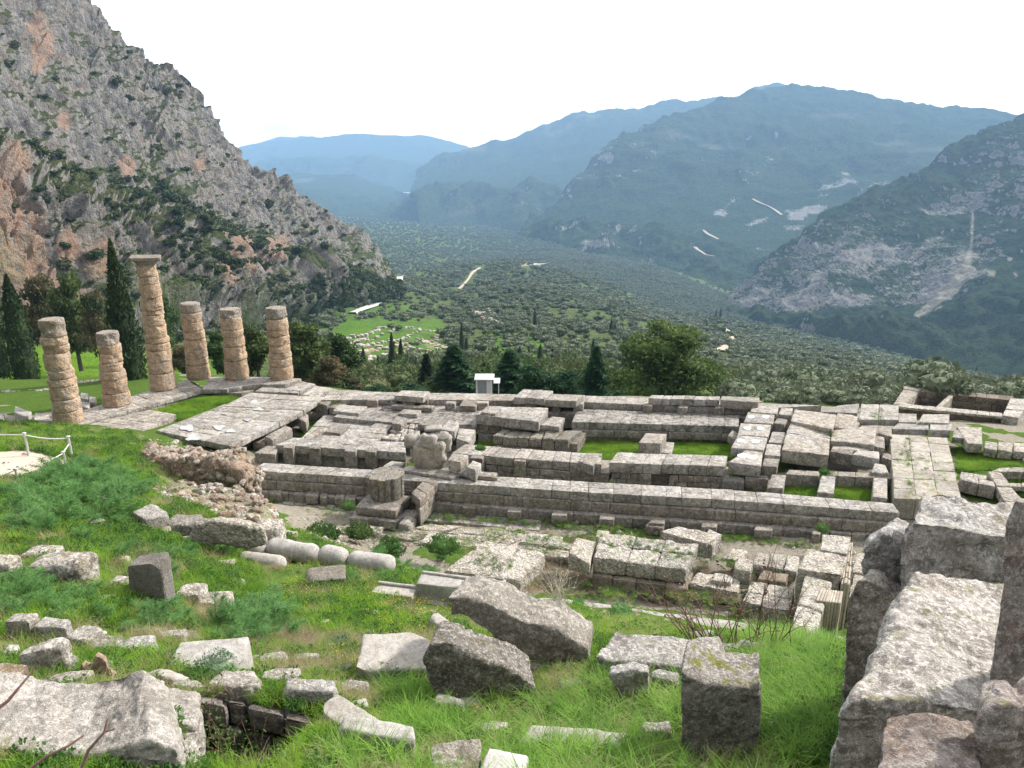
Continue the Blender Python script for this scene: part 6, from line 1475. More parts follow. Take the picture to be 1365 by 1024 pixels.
for (x0, y0, x1, y1, f, rz, mt, lb) in [(232, 712, 258, 726, .6, 10, 'pale', 'white stone in the fennel under the rubble mound rocks'), (150, 740, 172, 752, .6, -8, 'pale', 'small white stone above the standing dark block'), (300, 770, 326, 784, .6, 12, 'pale', 'pale stone in the grass left of the loose square block'),
                                        (348, 800, 372, 814, .7, 5, 'boulder', 'grey stone at the top of the grey-green fennel clump'), (478, 838, 500, 850, .7, -5, 'pale', 'small stone in bright grass above the large flat slab'), (385, 868, 425, 890, .6, 12, 'boulder', 'low grey stone in the dry grass above the trench capstone'),
                                        (430, 890, 452, 905, .5, -12, 'boulder', 'rough stone at the end of the dry grass, left of the flat slab'), (600, 930, 640, 948, .7, 6, 'slab', 'pale flat stone in the long grass below the humped boulder'), (800, 975, 840, 995, .6, -8, 'boulder', 'grey stone in the long grass left of the mossy block'),
                                        (735, 880, 775, 900, .6, 14, 'darkrock', 'dark stone beneath the right end of the leaning slab'), (875, 930, 905, 950, .5, 5, 'boulder', 'small stone against the left side of the mossy block'), (0, 860, 20, 885, .5, 5, 'pale', 'pale stone at the left edge beside the dark-pitted boulder'),
                                        (88, 895, 112, 915, .5, 20, 'rubble', 'reddish stone beside the orange-faced rock'), (225, 905, 262, 925, .6, -10, 'boulder', 'grey stone at the head of the trench'), (200, 700, 225, 714, .6, 5, 'palerub', 'pale stone between the angular rock and the weedy rock')]:
    S(x0, y0, x1, y1, lb, mat=mt, f=f, rz=rz, r=.12, amp=.09, cut=6)
for (x0, y0, x1, y1, f, rz, mt, lb) in [(112, 880, 150, 900, .6, 10, 'boulder', 'grey stone just above the orange-faced rock'), (58, 870, 100, 893, .6, -10, 'boulder', 'low stone between the dark-pitted boulder and the kerb stones'), (205, 838, 245, 856, .6, 8, 'boulder', 'grey stone above the left end of the flat smooth slab'),
                                        (300, 905, 345, 930, .5, 6, 'boulder', 'stone on the trench edge right of the rugged head stone'), (420, 905, 462, 925, .6, -10, 'boulder', 'stone closing the right end of the trench wall'), (455, 930, 495, 958, .6, 20, 'slab', 'flat stone between the trench kerb and the silvery plant'),
                                        (575, 925, 620, 960, .5, -10, 'boulder', 'rough stone at the left foot of the humped boulder'), (640, 960, 680, 985, .6, 12, 'boulder', 'half-buried grey stone below the humped boulder'), (855, 960, 900, 990, .55, 8, 'boulder', 'half-buried stone left of the base of the mossy block'),
                                        (1020, 960, 1060, 985, .55, -12, 'boulder', 'half-buried stone right of the base of the mossy block'), (1040, 900, 1085, 925, .65, 8, 'pale', 'pale stone in the grass between the mossy block and the boulders'), (0, 800, 30, 818, .6, 8, 'pale', 'white stone at the left edge above the kerb stones'),
                                        (60, 785, 92, 800, .6, -8, 'pale', 'pale stone in the ferns below the furrowed boulder'), (280, 745, 312, 760, .6, 4, 'palerub', 'pinkish stone left of the front rounded column piece'), (215, 728, 240, 742, .5, 15, 'pale', 'angular white stone below the weedy dark rock'),
                                        (368, 705, 396, 722, .5, -12, 'pale', 'rough white stone right of the long white rounded rock'), (700, 880, 735, 900, .6, -6, 'darkrock', 'dark stone under the middle of the leaning slab')]:
    S(x0, y0, x1, y1, lb, mat=mt, f=f, rz=rz, r=.11, amp=.1, cut=6)
# ---------------------------------------------------------------- vegetation
def quads(P, size, rs, up=0.0, asp=1.6, ns=None):
    """leaf quads at points P"""
    n = len(P)
    a = rs.normal(size=(n, 3)); a[:, 2] += up; a /= np.linalg.norm(a, axis=1)[:, None]
    b = np.cross(a, rs.normal(size=(n, 3))); b /= np.linalg.norm(b, axis=1)[:, None]
    s = size * rs.uniform(.6, 1.3, n)[:, None]
    a = a * s * asp; b = b * s
    V = np.stack([P - a, P + b * .7, P + a, P - b * .7], 1).reshape(-1, 3)
    return V, np.arange(4 * n).reshape(n, 4)

def lobes(L, n, rs, shell=.55):
    """points in a set of ellipsoids L=[(x,y,z,rx,ry,rz)]"""
    L = np.array(L, float); w = (L[:, 3] * L[:, 4] * L[:, 5]) ** .67
    k = rs.choice(len(L), n, p=w / w.sum())
    d = rs.normal(size=(n, 3)); d /= np.linalg.norm(d, axis=1)[:, None]
    r = shell + (1 - shell) * rs.random(n) ** .6
    P = L[k, :3] + d * L[k, 3:] * r[:, None]
    P += (np.c_[fbm(P * 1.1 / L[0, 3] * 2, 2, 5), fbm(P * 1.1 / L[0, 3] * 2, 2, 6), fbm(P * 1.1 / L[0, 3] * 2, 2, 7)]) * L[k, 3:] * .3
    return P

def hidden(name, mb, mats, smooth=False, sharp=None):
    """a source shape that is only used by the scatters"""
    me = mb.mesh(name, mats, smooth, sharp)
    return bpy.data.objects.new(name, me)

def scatter(name, P, rotv, scl, protos, pick=None):
    """stuff nobody could count: copies of a few source shapes over points"""
    me = bpy.data.meshes.new(name)
    me.vertices.add(len(P)); me.vertices.foreach_set('co', np.asarray(P, np.float32).ravel())
    for nm, tp, dat in (('rotv', 'FLOAT_VECTOR', rotv), ('sclv', 'FLOAT_VECTOR', scl)):
        at = me.attributes.new(nm, tp, 'POINT'); at.data.foreach_set('vector', np.asarray(dat, np.float32).ravel())
    if pick is None: pick = rng.integers(0, len(protos), len(P))
    at = me.attributes.new('pick', 'INT', 'POINT'); at.data.foreach_set('value', np.asarray(pick, np.int32))
    o = bpy.data.objects.new(name, me); col.objects.link(o)
    ng = bpy.data.node_groups.new(name + '_nodes', 'GeometryNodeTree')
    ng.interface.new_socket('Geometry', in_out='INPUT', socket_type='NodeSocketGeometry')
    ng.interface.new_socket('Geometry', in_out='OUTPUT', socket_type='NodeSocketGeometry')
    gi = ng.nodes.new('NodeGroupInput'); go = ng.nodes.new('NodeGroupOutput')
    def attr(nm, tp):
        a = ng.nodes.new('GeometryNodeInputNamedAttribute'); a.data_type = tp; a.inputs[0].default_value = nm
        return [s for s in a.outputs if s.enabled and s.name == 'Attribute'][0]
    r_, s_, p_ = attr('rotv', 'FLOAT_VECTOR'), attr('sclv', 'FLOAT_VECTOR'), attr('pick', 'INT')
    er = ng.nodes.new('FunctionNodeEulerToRotation'); ng.links.new(r_, er.inputs[0])
    jn = ng.nodes.new('GeometryNodeJoinGeometry')
    for i, pr in enumerate(protos):
        oi = ng.nodes.new('GeometryNodeObjectInfo'); oi.inputs['Object'].default_value = pr; oi.inputs['As Instance'].default_value = True
        cp = ng.nodes.new('FunctionNodeCompare'); cp.data_type = 'INT'; cp.operation = 'EQUAL'
        ng.links.new(p_, cp.inputs[2]); cp.inputs[3].default_value = i
        ip = ng.nodes.new('GeometryNodeInstanceOnPoints')
        ng.links.new(gi.outputs[0], ip.inputs['Points']); ng.links.new(cp.outputs[0], ip.inputs['Selection'])
        ng.links.new(oi.outputs['Geometry'], ip.inputs['Instance']); ng.links.new(er.outputs[0], ip.inputs['Rotation']); ng.links.new(s_, ip.inputs['Scale'])
        ng.links.new(ip.outputs[0], jn.inputs[0])
    ng.links.new(jn.outputs[0], go.inputs[0])
    md = o.modifiers.new('scatter', 'NODES'); md.node_group = ng
    return tag(o, kind='stuff')

def zrot(n, tilt=0.0):
    return np.c_[rng.normal(0, tilt, n), rng.normal(0, tilt, n), rng.uniform(0, 6.283, n)]

# --- olive trees on the slopes, beyond counting
def blob(name, n, size, mat, seed, squash=.8, trunk=False, inner=None):
    rs = np.random.default_rng(seed)
    L = [(rs.uniform(-.32, .32), rs.uniform(-.32, .32), rs.uniform(.45, .85) * squash, rs.uniform(.32, .5), rs.uniform(.32, .5), rs.uniform(.25, .4) * squash) for _ in range(6)]
    mb = MB(); P = lobes(L, n, rs, .7); V, Q = quads(P, size, rs, .2); mb.add(V, Q)
    for l in L[:4]:
        p, q = rb(l[3] * 1.35, l[4] * 1.35, l[5] * 1.35, .2, .4); mb.add(p + np.array(l[:3]), q)
    if trunk: mb.add(*tube([[0, 0, -.3], [.03, 0, .5]], [.07, .05], 5), m=1)
    return hidden(name, mb, [mat, M['bark']])
olp = [blob('olive_source', 150, .11, M['olive'], 100 + i, .85, True) for i in range(4)]
olp += [blob('olive_near_source', 900, .045, M['olive'], 120 + i, .85, True) for i in range(2)]
n = 75000
ux = rng.uniform(-80, 1420, n); sv = rng.uniform(0.0, 1, n)
cyn = np.interp(ux, SX, SY); pyn = S0Y + (cyn - S0Y) * sv
P = slope_at(ux, pyn)
t = np.hypot(P[:, 0], P[:, 1])
ctn = np.interp(ux, SX, STT)
wgt = t ** 2 * np.log(ctn / S0T) / np.maximum(sv, .05) ** .18          # ground area per sample
dens = wgt / wgt.max()
cl = fbm(P * np.array([1, 1, 0]) / 60, 3, 200)
keep = rng.random(n) < np.clip(dens * 3.0 + (np.hypot(P[:, 0], P[:, 1]) < 140) * .35, .0, 1) * np.clip(.9 + cl * .8, .15, 1)
mz = fbm(P / 30, 3, 51) * 10
keep &= ~(inpoly(ux + mz, pyn + mz, MEAD) & (rng.random(n) > .03))
keep &= ~(inpoly(ux, pyn, [(455, 420), (600, 420), (600, 400), (520, 395), (480, 405)]) & (rng.random(n) > .45))
keep &= (t > 68) & ~((t < 135) & (ux < 965))
keep &= ~((ux < 380) & (t < 300))
for r_pts in ([(536, 369), (532, 376), (533, 383), (524, 390), (519, 396), (510, 402), (495, 409), (480, 415), (470, 418)], [(640, 358), (630, 366), (624, 374), (612, 388)], [(960, 438), (972, 446), (975, 458), (966, 470), (958, 474)], [(735, 349), (716, 353), (700, 358)]):
    for (x, y) in r_pts: keep &= ~((np.abs(ux - x) < 7) & (pyn - y < 7) & (pyn - y > -3))
P = P[keep]; t = t[keep]; n = len(P)
s = rng.gamma(9, .36, n) * np.interp(t, [68, 120, 500, 1500], [.5, .9, 1.15, 1.9])
P[:, 2] -= .15 * s
scatter('olive_grove', P, zrot(n), np.c_[s, s, s * rng.uniform(.8, 1.1, n)], olp, np.where(t < 240, rng.integers(4, 6, n), rng.integers(0, 4, n)))
print('olives', n)
# floor of the valley beyond the brow
idx = rng.choice(len(floorV), 24000); P = floorV[idx] + np.c_[rng.uniform(-8, 8, (24000, 2)), np.zeros(24000)]
px, py, t = proj(P); k = (px > 280) & (px < 1420) & (t < 4700); P = P[k]; n = len(P); t = t[k]
s = rng.uniform(3, 5, n) * np.interp(t, [1000, 4500], [1.2, 2.8])
scatter('valley_grove', P, zrot(n), np.c_[s, s, s], olp[:4])

# --- scrub on the cliff and mountains
bsp = [blob('shrub_source', 130, .12, M['shrub'], 200 + i, .9) for i in range(3)]
def norm_grid(V, nu):
    G = V.reshape(-1, nu, 3); a = np.gradient(G, axis=1); b = np.gradient(G, axis=0)
    N = np.cross(a, b); N /= np.linalg.norm(N, axis=2)[..., None] + 1e-9
    N = N.reshape(-1, 3); return N * np.sign((N * (np.array([0, 0, CZ]) - V)).sum(1))[:, None]
N_ = norm_grid(cliffV, 600)
px, py, t = proj(cliffV); row = np.arange(len(cliffV)) // 600
cl = fbm(cliffV / 28, 3, 210)
w_ = np.clip(N_[:, 2] * 1.5 - .45, 0.02, 1) * np.clip(.55 + cl * 1.6, 0.02, 1)
w_ *= np.interp(row, [0, 25, 75, 147, 155, 228, 245, 300, 430], [4.0, 3.2, 1.2, 1.2, 3.6, 2.6, .35, .22, .12]) * (px > -60) * (py > -20) * (row < 430)
w_ *= 1 + 2.5 * np.exp(-((px - 250) / 110) ** 2 - ((py - 290) / 50) ** 2) + 3 * (np.hypot((px - 470) / 60, (py - 390) / 30) < 1)
nb = 4800
idx = rng.choice(len(cliffV), nb, p=w_ / w_.sum())
P = cliffV[idx] + rng.uniform(-.8, .8, (nb, 3)); tt = t[idx]
s = rng.gamma(3.0, .45, nb) * np.interp(tt, [200, 700], [1.2, 2.3]) + .5
P[:, 2] -= .2 * s
scatter('cliff_scrub', P, zrot(nb, .15), np.c_[s, s, s * rng.uniform(.7, 1.1, nb)], bsp)
print('ok')

# --- trees
def make_cypress(n=3600, seed=1, wid=.115, base=.06):
    rs = np.random.default_rng(seed)
    u = rs.random(n) ** .85
    prof = wid * np.sin(np.pi * np.clip(u * .93 + .07, 0, 1) ** .62) ** .75 * (1 - .25 * u)
    a = rs.uniform(0, 2 * np.pi, n)
    bump_ = 1 + .42 * fbm(np.c_[np.cos(a) * 2, np.sin(a) * 2, u * 12], 3, seed)
    r = prof * bump_ * rs.uniform(.7, 1.12, n)
    P = np.c_[r * np.cos(a), r * np.sin(a), base + u * (1 - base) * .985]
    V, Q = quads(P, .0075, rs, 1.6, 2.2)
    mb = MB(); mb.add(V, Q)
    m_ = 14; uu = np.linspace(.02, .98, 12)
    pr = wid * np.sin(np.pi * np.clip(uu * .93 + .07, 0, 1) ** .62) ** .75 * (1 - .25 * uu) * .78
    an = np.linspace(0, 2 * np.pi, m_, endpoint=False)
    Vc = np.concatenate([np.c_[p * np.cos(an), p * np.sin(an), np.full(m_, base + x * (1 - base))] for p, x in zip(pr, uu)])
    mb.add(Vc, [[j * m_ + i, j * m_ + (i + 1) % m_, (j + 1) * m_ + (i + 1) % m_, (j + 1) * m_ + i] for j in range(11) for i in range(m_)])
    tb = MB(); tb.add(*tube([[0, 0, -.01], [.002, 0, .05], [0, 0, .3]], [.013, .010, .006], 7))
    return mb.mesh('crown', M['cypress'], False), tb.mesh('trunk', M['bark'], True)
CYP = [make_cypress(3600, 1), make_cypress(3600, 2, .10), make_cypress(3000, 3, .135, .09)]
CYPF = [make_cypress(900, 4), make_cypress(900, 5, .09)]
def tree(name, crown, trunk, loc, h, wsc, label, cat, group, rz=None, parts=None):
    e = empty(name, loc, label, cat, group)
    e.scale = (h * wsc, h * wsc, h); e.rotation_euler[2] = rng.uniform(0, 6.28) if rz is None else rz
    for nm, me in (('crown', crown), ('trunk', trunk)):
        o = bpy.data.objects.new(nm, me); col.objects.link(o); o.parent = e
    return e
def loc_at(px, py, t):
    return W(px, py, t)
def Hpx(py0, py1, px, t):
    """true height of something whose foot and top lie on these bearings"""
    b = W(px, py0, t); d = math.hypot(b[0], b[1]); r = ray(px, py1)
    return CZ + d * r[2] / math.hypot(r[0], r[1]) - b[2]
GC = 'cypress trees'
CL = [(38, 522, 362, 40, 76, 'big dark cypress with a bare split trunk between the left edge and the first column'), (6, 512, 374, 26, 88, 'cypress cut by the left edge of the view'),
      (46, 521, 392, 22, 82, 'smaller cypress half hidden behind the big one near the left edge'), (178, 529, 316, 42, 66, 'tallest cypress, rising between the second column and the tallest column'),
      (189, 527, 420, 22, 72, 'low cypress hidden behind the tallest cypress, by the foot of the tallest column')]
for i, (x, y0, y1, wpx, t, lb) in enumerate(CL):
    h = Hpx(y0, y1, x, t); tree('cypress', *CYP[[2, 1, 1, 0, 1][i]], loc_at(x, y0, t), h, wpx / F * t / h / (.235 if i != 0 else .27), lb, 'cypress', GC, 0.5)
for x, y0, y1, wpx, lb in [(355, 397, 350, 9, 'slim cypress left of the dark clump below the orange cliff patch'), (367, 411, 355, 11, 'tallest of the dark clump of cypresses under the orange cliff patch'), (374, 411, 360, 9, 'cypress on the right side of the dark clump under the orange cliff patch'),
                          (384, 418, 388, 8, 'short cypress just right of the dark clump under the cliff'), (391, 418, 382, 9, 'short cypress at the right foot of the cliff clump'), (419, 419, 381, 19, 'broad rounded cypress left of the three close cypresses on the bank'),
                          (435, 414, 372, 8, 'left one of three close cypresses on the bank'), (441, 414, 374, 7, 'middle one of three close cypresses on the bank'), (446, 414, 378, 7, 'right one of three close cypresses on the bank'),
                          (427, 376, 360, 8, 'small dark cypress high on the slope above the three close cypresses'), (518, 372, 352, 6, 'small cypress at the tip of the cliff above the road bend'),
                          (486, 503, 458, 8, 'lone cypress left of the twin cypresses before the green ruins'), (505, 498, 470, 7, 'shortest cypress in front of the green ruins'), (525, 518, 439, 12, 'left and taller of the twin cypresses before the green ruins'),
                          (536, 506, 447, 10, 'right one of the twin cypresses before the green ruins'), (616, 477, 433, 7, 'cypress standing right of the green ruins above the big conifer'), (622, 474, 452, 5, 'very slim cypress next to the one right of the green ruins'),
                          (713, 440, 416, 5, 'lone cypress high up among the olive trees in the middle'), (693, 486, 462, 7, 'cypress behind the conifers, left of the spiky one'), (705, 484, 464, 5, 'small slim cypress between two taller ones behind the conifers'),
                          (720, 490, 459, 8, 'spiky cypress behind the conifers, right of the slim one'), (773, 518, 485, 10, 'dark cypress standing left of the pointed light green conifer'), (814, 455, 434, 5, 'left of the far pair of cypresses above the big pine'),
                          (819, 457, 438, 5, 'right of the far pair of cypresses above the big pine'), (790, 484, 455, 6, 'slim tip of a cypress directly above the pointed light green conifer'), (954, 424, 410, 3, 'left of two tiny cypresses far above the curved track'), (960, 424, 409, 3, 'right of two tiny cypresses far above the curved track'),
                          (1301, 497, 483, 4, 'tiny cypress far away above the hollow building'), (428, 515, 480, 18, 'dark cypress among the pines behind the large pavement'), (400, 502, 470, 10, 'dark cypress just right of the rightmost column')]:
    p = SP(x, y0, -.3); t = proj(p[None])[2][0]; h = Hpx(y0, y1, x, t)
    tree('cypress', *CYPF[len(lb) % 2], p, h, 1.35 * wpx / F * t / h / .21, lb, 'cypress', GC)

def make_tree(seed, L, n, size, mat, trunk, limbs, up=.2, asp=1.6, shell=.6, inner=True):
    rs = np.random.default_rng(seed)
    mb = MB(); P = lobes(L, n, rs, shell); mb.add(*quads(P, size, rs, up, asp))
    if inner:
        for l in L:
            p, q = rb(l[3] * 1.0, l[4] * 1.0, l[5] * 1.0, min(l[3:]) * .45, .5); mb.add(p + np.array(l[:3]), q)
    tb = MB(); tb.add(*tube(trunk[0], trunk[1], 8))
    for a, b, r in limbs: tb.add(*tube([a, (np.array(a) + np.array(b)) / 2 + [0, 0, .02], b], [r, r * .7, r * .35], 6))
    return mb.mesh('crown', mat, False), tb.mesh('trunk', M['bark'], True)
def broad(seed, mat, n=7000, size=.017, wide=.5, low=.15, nl=16):
    rs = np.random.default_rng(seed); L = []
    for k in range(nl):
        a = rs.uniform(0, 6.28); u = rs.random() ** .8; rr = wide * (1 - u * .72) * rs.uniform(.35, .85)
        s = rs.uniform(.13, .22) * (1 - .3 * u)
        L.append((rr * math.cos(a), rr * math.sin(a), low + .1 + u * (.78 - low), s * 1.1, s * 1.1, s * .75))
    L.append((0, 0, .55, wide * .42, wide * .42, .3))
    lim = [((0, 0, .18 + .03 * i), (l[0] * .8, l[1] * .8, l[2]), .014) for i, l in enumerate(L[:8])]
    return make_tree(seed, L, n, size, mat, ([[0, 0, -.02], [.01, 0, .2], [0, .01, .6]], [.035, .028, .01]), lim)
def conif(seed, mat, n=6000, size=.015, wide=.26):
    rs = np.random.default_rng(seed)
    u = rs.random(n) ** .75; lay = 13
    a = rs.uniform(0, 2 * np.pi, n); k = np.floor(u * lay); fr = u * lay - k
    br = .75 + .35 * np.cos(a * 5 + k * 2.1) * rs.uniform(.5, 1, n)
    r = wide * (1 - u) ** .85 * (1 - .55 * fr) * br * rs.uniform(.35, 1.05, n) ** .5 + .008
    P = np.c_[r * np.cos(a), r * np.sin(a), .06 + u * .93 - .10 * r / wide * (1 - u)]
    mb = MB(); mb.add(*quads(P, size, rs, .1, 2.0))
    an = np.linspace(0, 2 * np.pi, 10, endpoint=False)
    Vc = np.concatenate([np.c_[p * np.cos(an), p * np.sin(an), np.full(10, x)] for p, x in zip([wide * .45, .01], [.12, .93])])
    mb.add(Vc, [[i, (i + 1) % 10, 10 + (i + 1) % 10, 10 + i] for i in range(10)])
    tb = MB(); tb.add(*tube([[0, 0, -.02], [0, 0, .9]], [.02, .004], 7))
    return mb.mesh('crown', mat, False), tb.mesh('trunk', M['bark'], True)
BR = [broad(21, M['bigpine'], 15000, .012, .62, .10, 26), broad(22, M['pine'], 5000, .018, .42, .12), broad(23, M['conifer'], 5000, .018, .45, .05), broad(24, M['brownpine'], 4500, .018, .36, .2)]
CO = [conif(31, M['conifer']), conif(32, M['pine'], 5000, .016, .24), conif(33, M['cypress'], 5000, .015, .22)]
def tr(x, y0, y1, wpx, t, proto, pw, name, label, cat, group=None, grd=False):
    if grd:
        p = SP(x, y0, -.3); t = proj(p[None])[2][0]
    else:
        p = W(x, y0, t)
    h = Hpx(y0, y1, x, t)
    return tree(name, *proto, p, h, wpx / F * t / h / pw, label, cat, group)
tr(876, 560, 421, 172, 92, BR[0], 1.0, 'pine_tree', 'large spreading dark green pine standing alone behind the far strip', 'pine')
tr(606, 535, 461, 78, 84, CO[0], .36, 'conifer_tree', 'broad layered conifer left of the booth', 'conifer', 'conifers behind the temple')
tr(570, 532, 472, 36, 88, CO[2], .34, 'conifer_tree', 'narrow dark conifer with a thin spire, right of the twin cypresses', 'conifer', 'conifers behind the temple')
tr(680, 535, 468, 70, 82, CO[0], .36, 'conifer_tree', 'conifer directly right of the booth', 'conifer', 'conifers behind the temple')
tr(648, 530, 484, 50, 96, CO[1], .34, 'conifer_tree', 'conifer rising right behind the booth', 'conifer', 'conifers behind the temple')
tr(793, 540, 462, 46, 82, CO[0], .36, 'conifer_tree', 'pointed light green conifer left of the large pine', 'conifer', 'conifers behind the temple')
tr(716, 540, 480, 66, 78, BR[2], .85, 'broadleaf_tree', 'rounded mid green tree between the booth conifers and the dark cypress', 'tree', 'round trees behind the temple')
tr(752, 540, 490, 54, 78, BR[2], .85, 'broadleaf_tree', 'low rounded bushy tree left of the dark cypress', 'tree', 'round trees behind the temple')
tr(460, 530, 442, 62, 84, BR[1], .8, 'pine_tree', 'dark pine just left of the lone cypress, behind the far corner', 'pine', 'pines behind the columns')
tr(412, 524, 425, 80, 80, BR[1], .8, 'pine_tree', 'big dark pine right of the rightmost column', 'pine', 'pines behind the columns')
tr(440, 528, 470, 52, 76, BR[3], .7, 'pine_tree', 'lower mixed-green pine in front of the dark pines right of the columns', 'pine', 'pines behind the columns')
tr(345, 512, 430, 60, 78, BR[1], .8, 'pine_tree', 'dark pine between the two rightmost columns', 'pine', 'pines behind the columns')
tr(292, 510, 440, 40, 80, BR[1], .8, 'pine_tree', 'dark pine behind the fifth column', 'pine', 'pines behind the columns')
tr(246, 512, 455, 34, 86, BR[3], .7, 'pine_tree', 'greyish half-bare tree between the tallest column and the next one', 'tree', 'pines behind the columns')
tr(70, 488, 352, 64, 130, BR[3], .7, 'pine_tree', 'thin brownish pine between the big left cypress and the first columns', 'pine', 'pines on the left bank')
tr(108, 492, 358, 66, 125, BR[1], .8, 'pine_tree', 'tall green pine directly left of the tallest cypress', 'pine', 'pines on the left bank')
tr(136, 486, 378, 44, 120, BR[3], .7, 'pine_tree', 'brownish pine touching the tallest cypress on its left', 'pine', 'pines on the left bank')
tr(224, 470, 392, 44, 150, BR[1], .8, 'pine_tree', 'green tree behind the shaft of the tallest column', 'pine', 'pines on the left bank')
tr(548, 482, 466, 17, 0, BR[2], .9, 'round_tree', 'small round tree on the green ruins, right of the twin cypresses', 'tree', None, True)
tr(500, 540, 512, 60, 80, BR[2], 1.0, 'bush', 'green bush under the lone cypress behind the far strip', 'bush', 'bushes behind the far strip')
tr(552, 538, 508, 54, 80, BR[2], 1.0, 'bush', 'mixed green bush under the twin cypresses behind the far strip', 'bush', 'bushes behind the far strip')
tr(470, 534, 500, 44, 82, BR[3], .75, 'bush', 'olive-brown bush at the left end of the far strip', 'bush', 'bushes behind the far strip')
tr(735, 540, 512, 44, 78, BR[2], 1.0, 'bush', 'dark green bush behind the raised slabs of the far strip', 'bush', 'bushes behind the far strip')
tr(822, 545, 518, 46, 78, BR[2], 1.0, 'bush', 'green bush at the left foot of the large pine', 'bush', 'bushes behind the far strip')
yb = broad(41, M['yellowbush'], 2500, .03, .55, .0)
tr(1074, 562, 523, 66, 82, yb, 1.0, 'bush', 'pale yellow-green bush behind the far strip at the right', 'bush')
HB = broad(42, M['shrub'], 4000, .03, .6, .0)
for x, y0, y1, wpx, t, lb in [(18, 552, 524, 50, 62, 'clipped dark green hedge bush at the left edge behind the path'), (58, 550, 524, 44, 61, 'clipped green hedge bush touching the first column')]:
    tr(x, y0, y1, wpx, t, HB, 1.0, 'hedge_bush', lb, 'hedge', 'hedge behind the path')
# big dark trees along the cliff foot beyond counting
n = 260
ux = rng.uniform(-40, 520, n); t_ = rng.uniform(0, 1, n)
P = slope_at(ux, np.interp(ux, SX, SY) + rng.uniform(1, 34, n)); 
kk = (P[:, 1] > 130) & ~((ux > 460) & (rng.random(n) > .3)); P = P[kk]; n = len(P)
s = rng.uniform(2.0, 4.6, n)
scatter('hillside_trees', P, zrot(n), np.c_[s, s, s * 1.1], bsp)

tk = [blob('thicket_source', 1100, .045, M['thicket'], 250 + i, 1.0) for i in range(3)]
n = 420; ux = rng.uniform(375, 985, n); P = slope_at(ux, rng.uniform(500, 538, n)); k = (P[:, 1] > 66) & (P[:, 1] < 150); P = P[k]; n = len(P)
s = rng.uniform(2.2, 4.6, n) * np.interp(P[:, 1], [66, 80, 150], [.55, 1.0, 1.5]); P[:, 2] -= .3 * s
scatter('undergrowth', P, zrot(n), np.c_[s, s, s * rng.uniform(.8, 1.2, n)], tk)
# --- ruins on the green meadow far below
mb = MB(); rs = np.random.default_rng(9)
def ruin_row(x0, y0, x1, y1, n, s):
    for k in range(n):
        u = (k + rs.uniform(-.3, .3)) / n
        p = SP(x0 + (x1 - x0) * u, y0 + (y1 - y0) * u)
        if rs.random() < .3: continue
        p = p + np.array([rs.normal(0, s * .5), rs.normal(0, s * .9), 0])
        a, q = rb(s * rs.uniform(.7, 1.9), s * rs.uniform(.5, 1.1), s * rs.uniform(.4, .9), .15, 5, .1, 1, 0, k); mb.add(rot(a, 0, 0, rs.uniform(0, 180)) + p + [0, 0, s * .25], q, int(rs.random() < .3))
for r in [(455, 455, 525, 436, 40, 1.6), (460, 462, 530, 442, 40, 1.5), (472, 468, 560, 446, 46, 1.4), (470, 478, 590, 452, 60, 1.5), (480, 486, 560, 470, 34, 1.4), (500, 492, 590, 470, 34, 1.3), (540, 440, 590, 450, 24, 1.3), (555, 452, 600, 470, 24, 1.4), (490, 500, 540, 488, 18, 1.3), (520, 452, 545, 472, 18, 1.2)]:
    ruin_row(*r)
e = empty('terraced_ruins', SP(525, 465), 'rows of low ruined walls on the bright green terraces far below', 'ruins')
mb.build('wall_stones', [M['pale'], M['tanwall']], e)['kind'] = 'stuff'
mb = MB()
for r in [(632, 418, 655, 432, 22, 3.5), (640, 424, 662, 436, 18, 3.5), (628, 424, 640, 420, 8, 3), (650, 416, 640, 412, 10, 3)]: ruin_row(*r)
e = empty('distant_ruins', SP(645, 425), 'pale broken ruins among the olive trees, above the booth', 'ruins'); mb.build('wall_stones', [M['pale'], M['tanwall']], e)
# ---------------------------------------------------------------- grass, fennel, weeds, twigs
def blades(n, h, wd, spread, lean, seed, seg=4):
    rs = np.random.default_rng(seed); Vs, Qs = [], []
    for k in range(n):
        a = rs.uniform(0, 6.283); r = spread * math.sqrt(rs.random()); b = np.array([r * math.cos(a), r * math.sin(a), -.02])
        hh = h * rs.uniform(.5, 1.15); d = rs.uniform(0, 6.283); l = lean * rs.uniform(.2, 1.3)
        dv = np.array([math.cos(d), math.sin(d), 0]); sd = np.array([-math.sin(d), math.cos(d), 0]) * wd / 2 * rs.uniform(.7, 1.3)
        P = []
        for j in range(seg + 1):
            u = j / seg; c = b + dv * l * u ** 2 * hh + np.array([0, 0, hh * (u - .28 * l * u ** 2.5)])
            w_ = (1 - u ** 1.6) * .92 + .08
            P += [c - sd * w_, c + sd * w_]
        n0 = len(Vs) * (seg + 1) * 2
        Vs.append(np.array(P)); Qs += [[n0 + 2 * j, n0 + 2 * j + 1, n0 + 2 * j + 3, n0 + 2 * j + 2] for j in range(seg)]
    return np.concatenate(Vs), np.array(Qs)
gp = []
for i in range(4):
    mb = MB(); mb.add(*blades(34, .30, .010, .15, .8, 300 + i)); gp.append(hidden('grass_source', mb, [M['grass']]))
gl = []
for i in range(3):
    mb = MB(); mb.add(*blades(30, .50, .015, .14, 1.25, 320 + i, 5)); gl.append(hidden('long_grass_source', mb, [M['longgrass']]))
dp = []
for i in range(2):
    mb = MB(); mb.add(*blades(26, .34, .006, .12, 1.1, 340 + i)); dp.append(hidden('dry_grass_source', mb, [M['dry']]))
wp = []
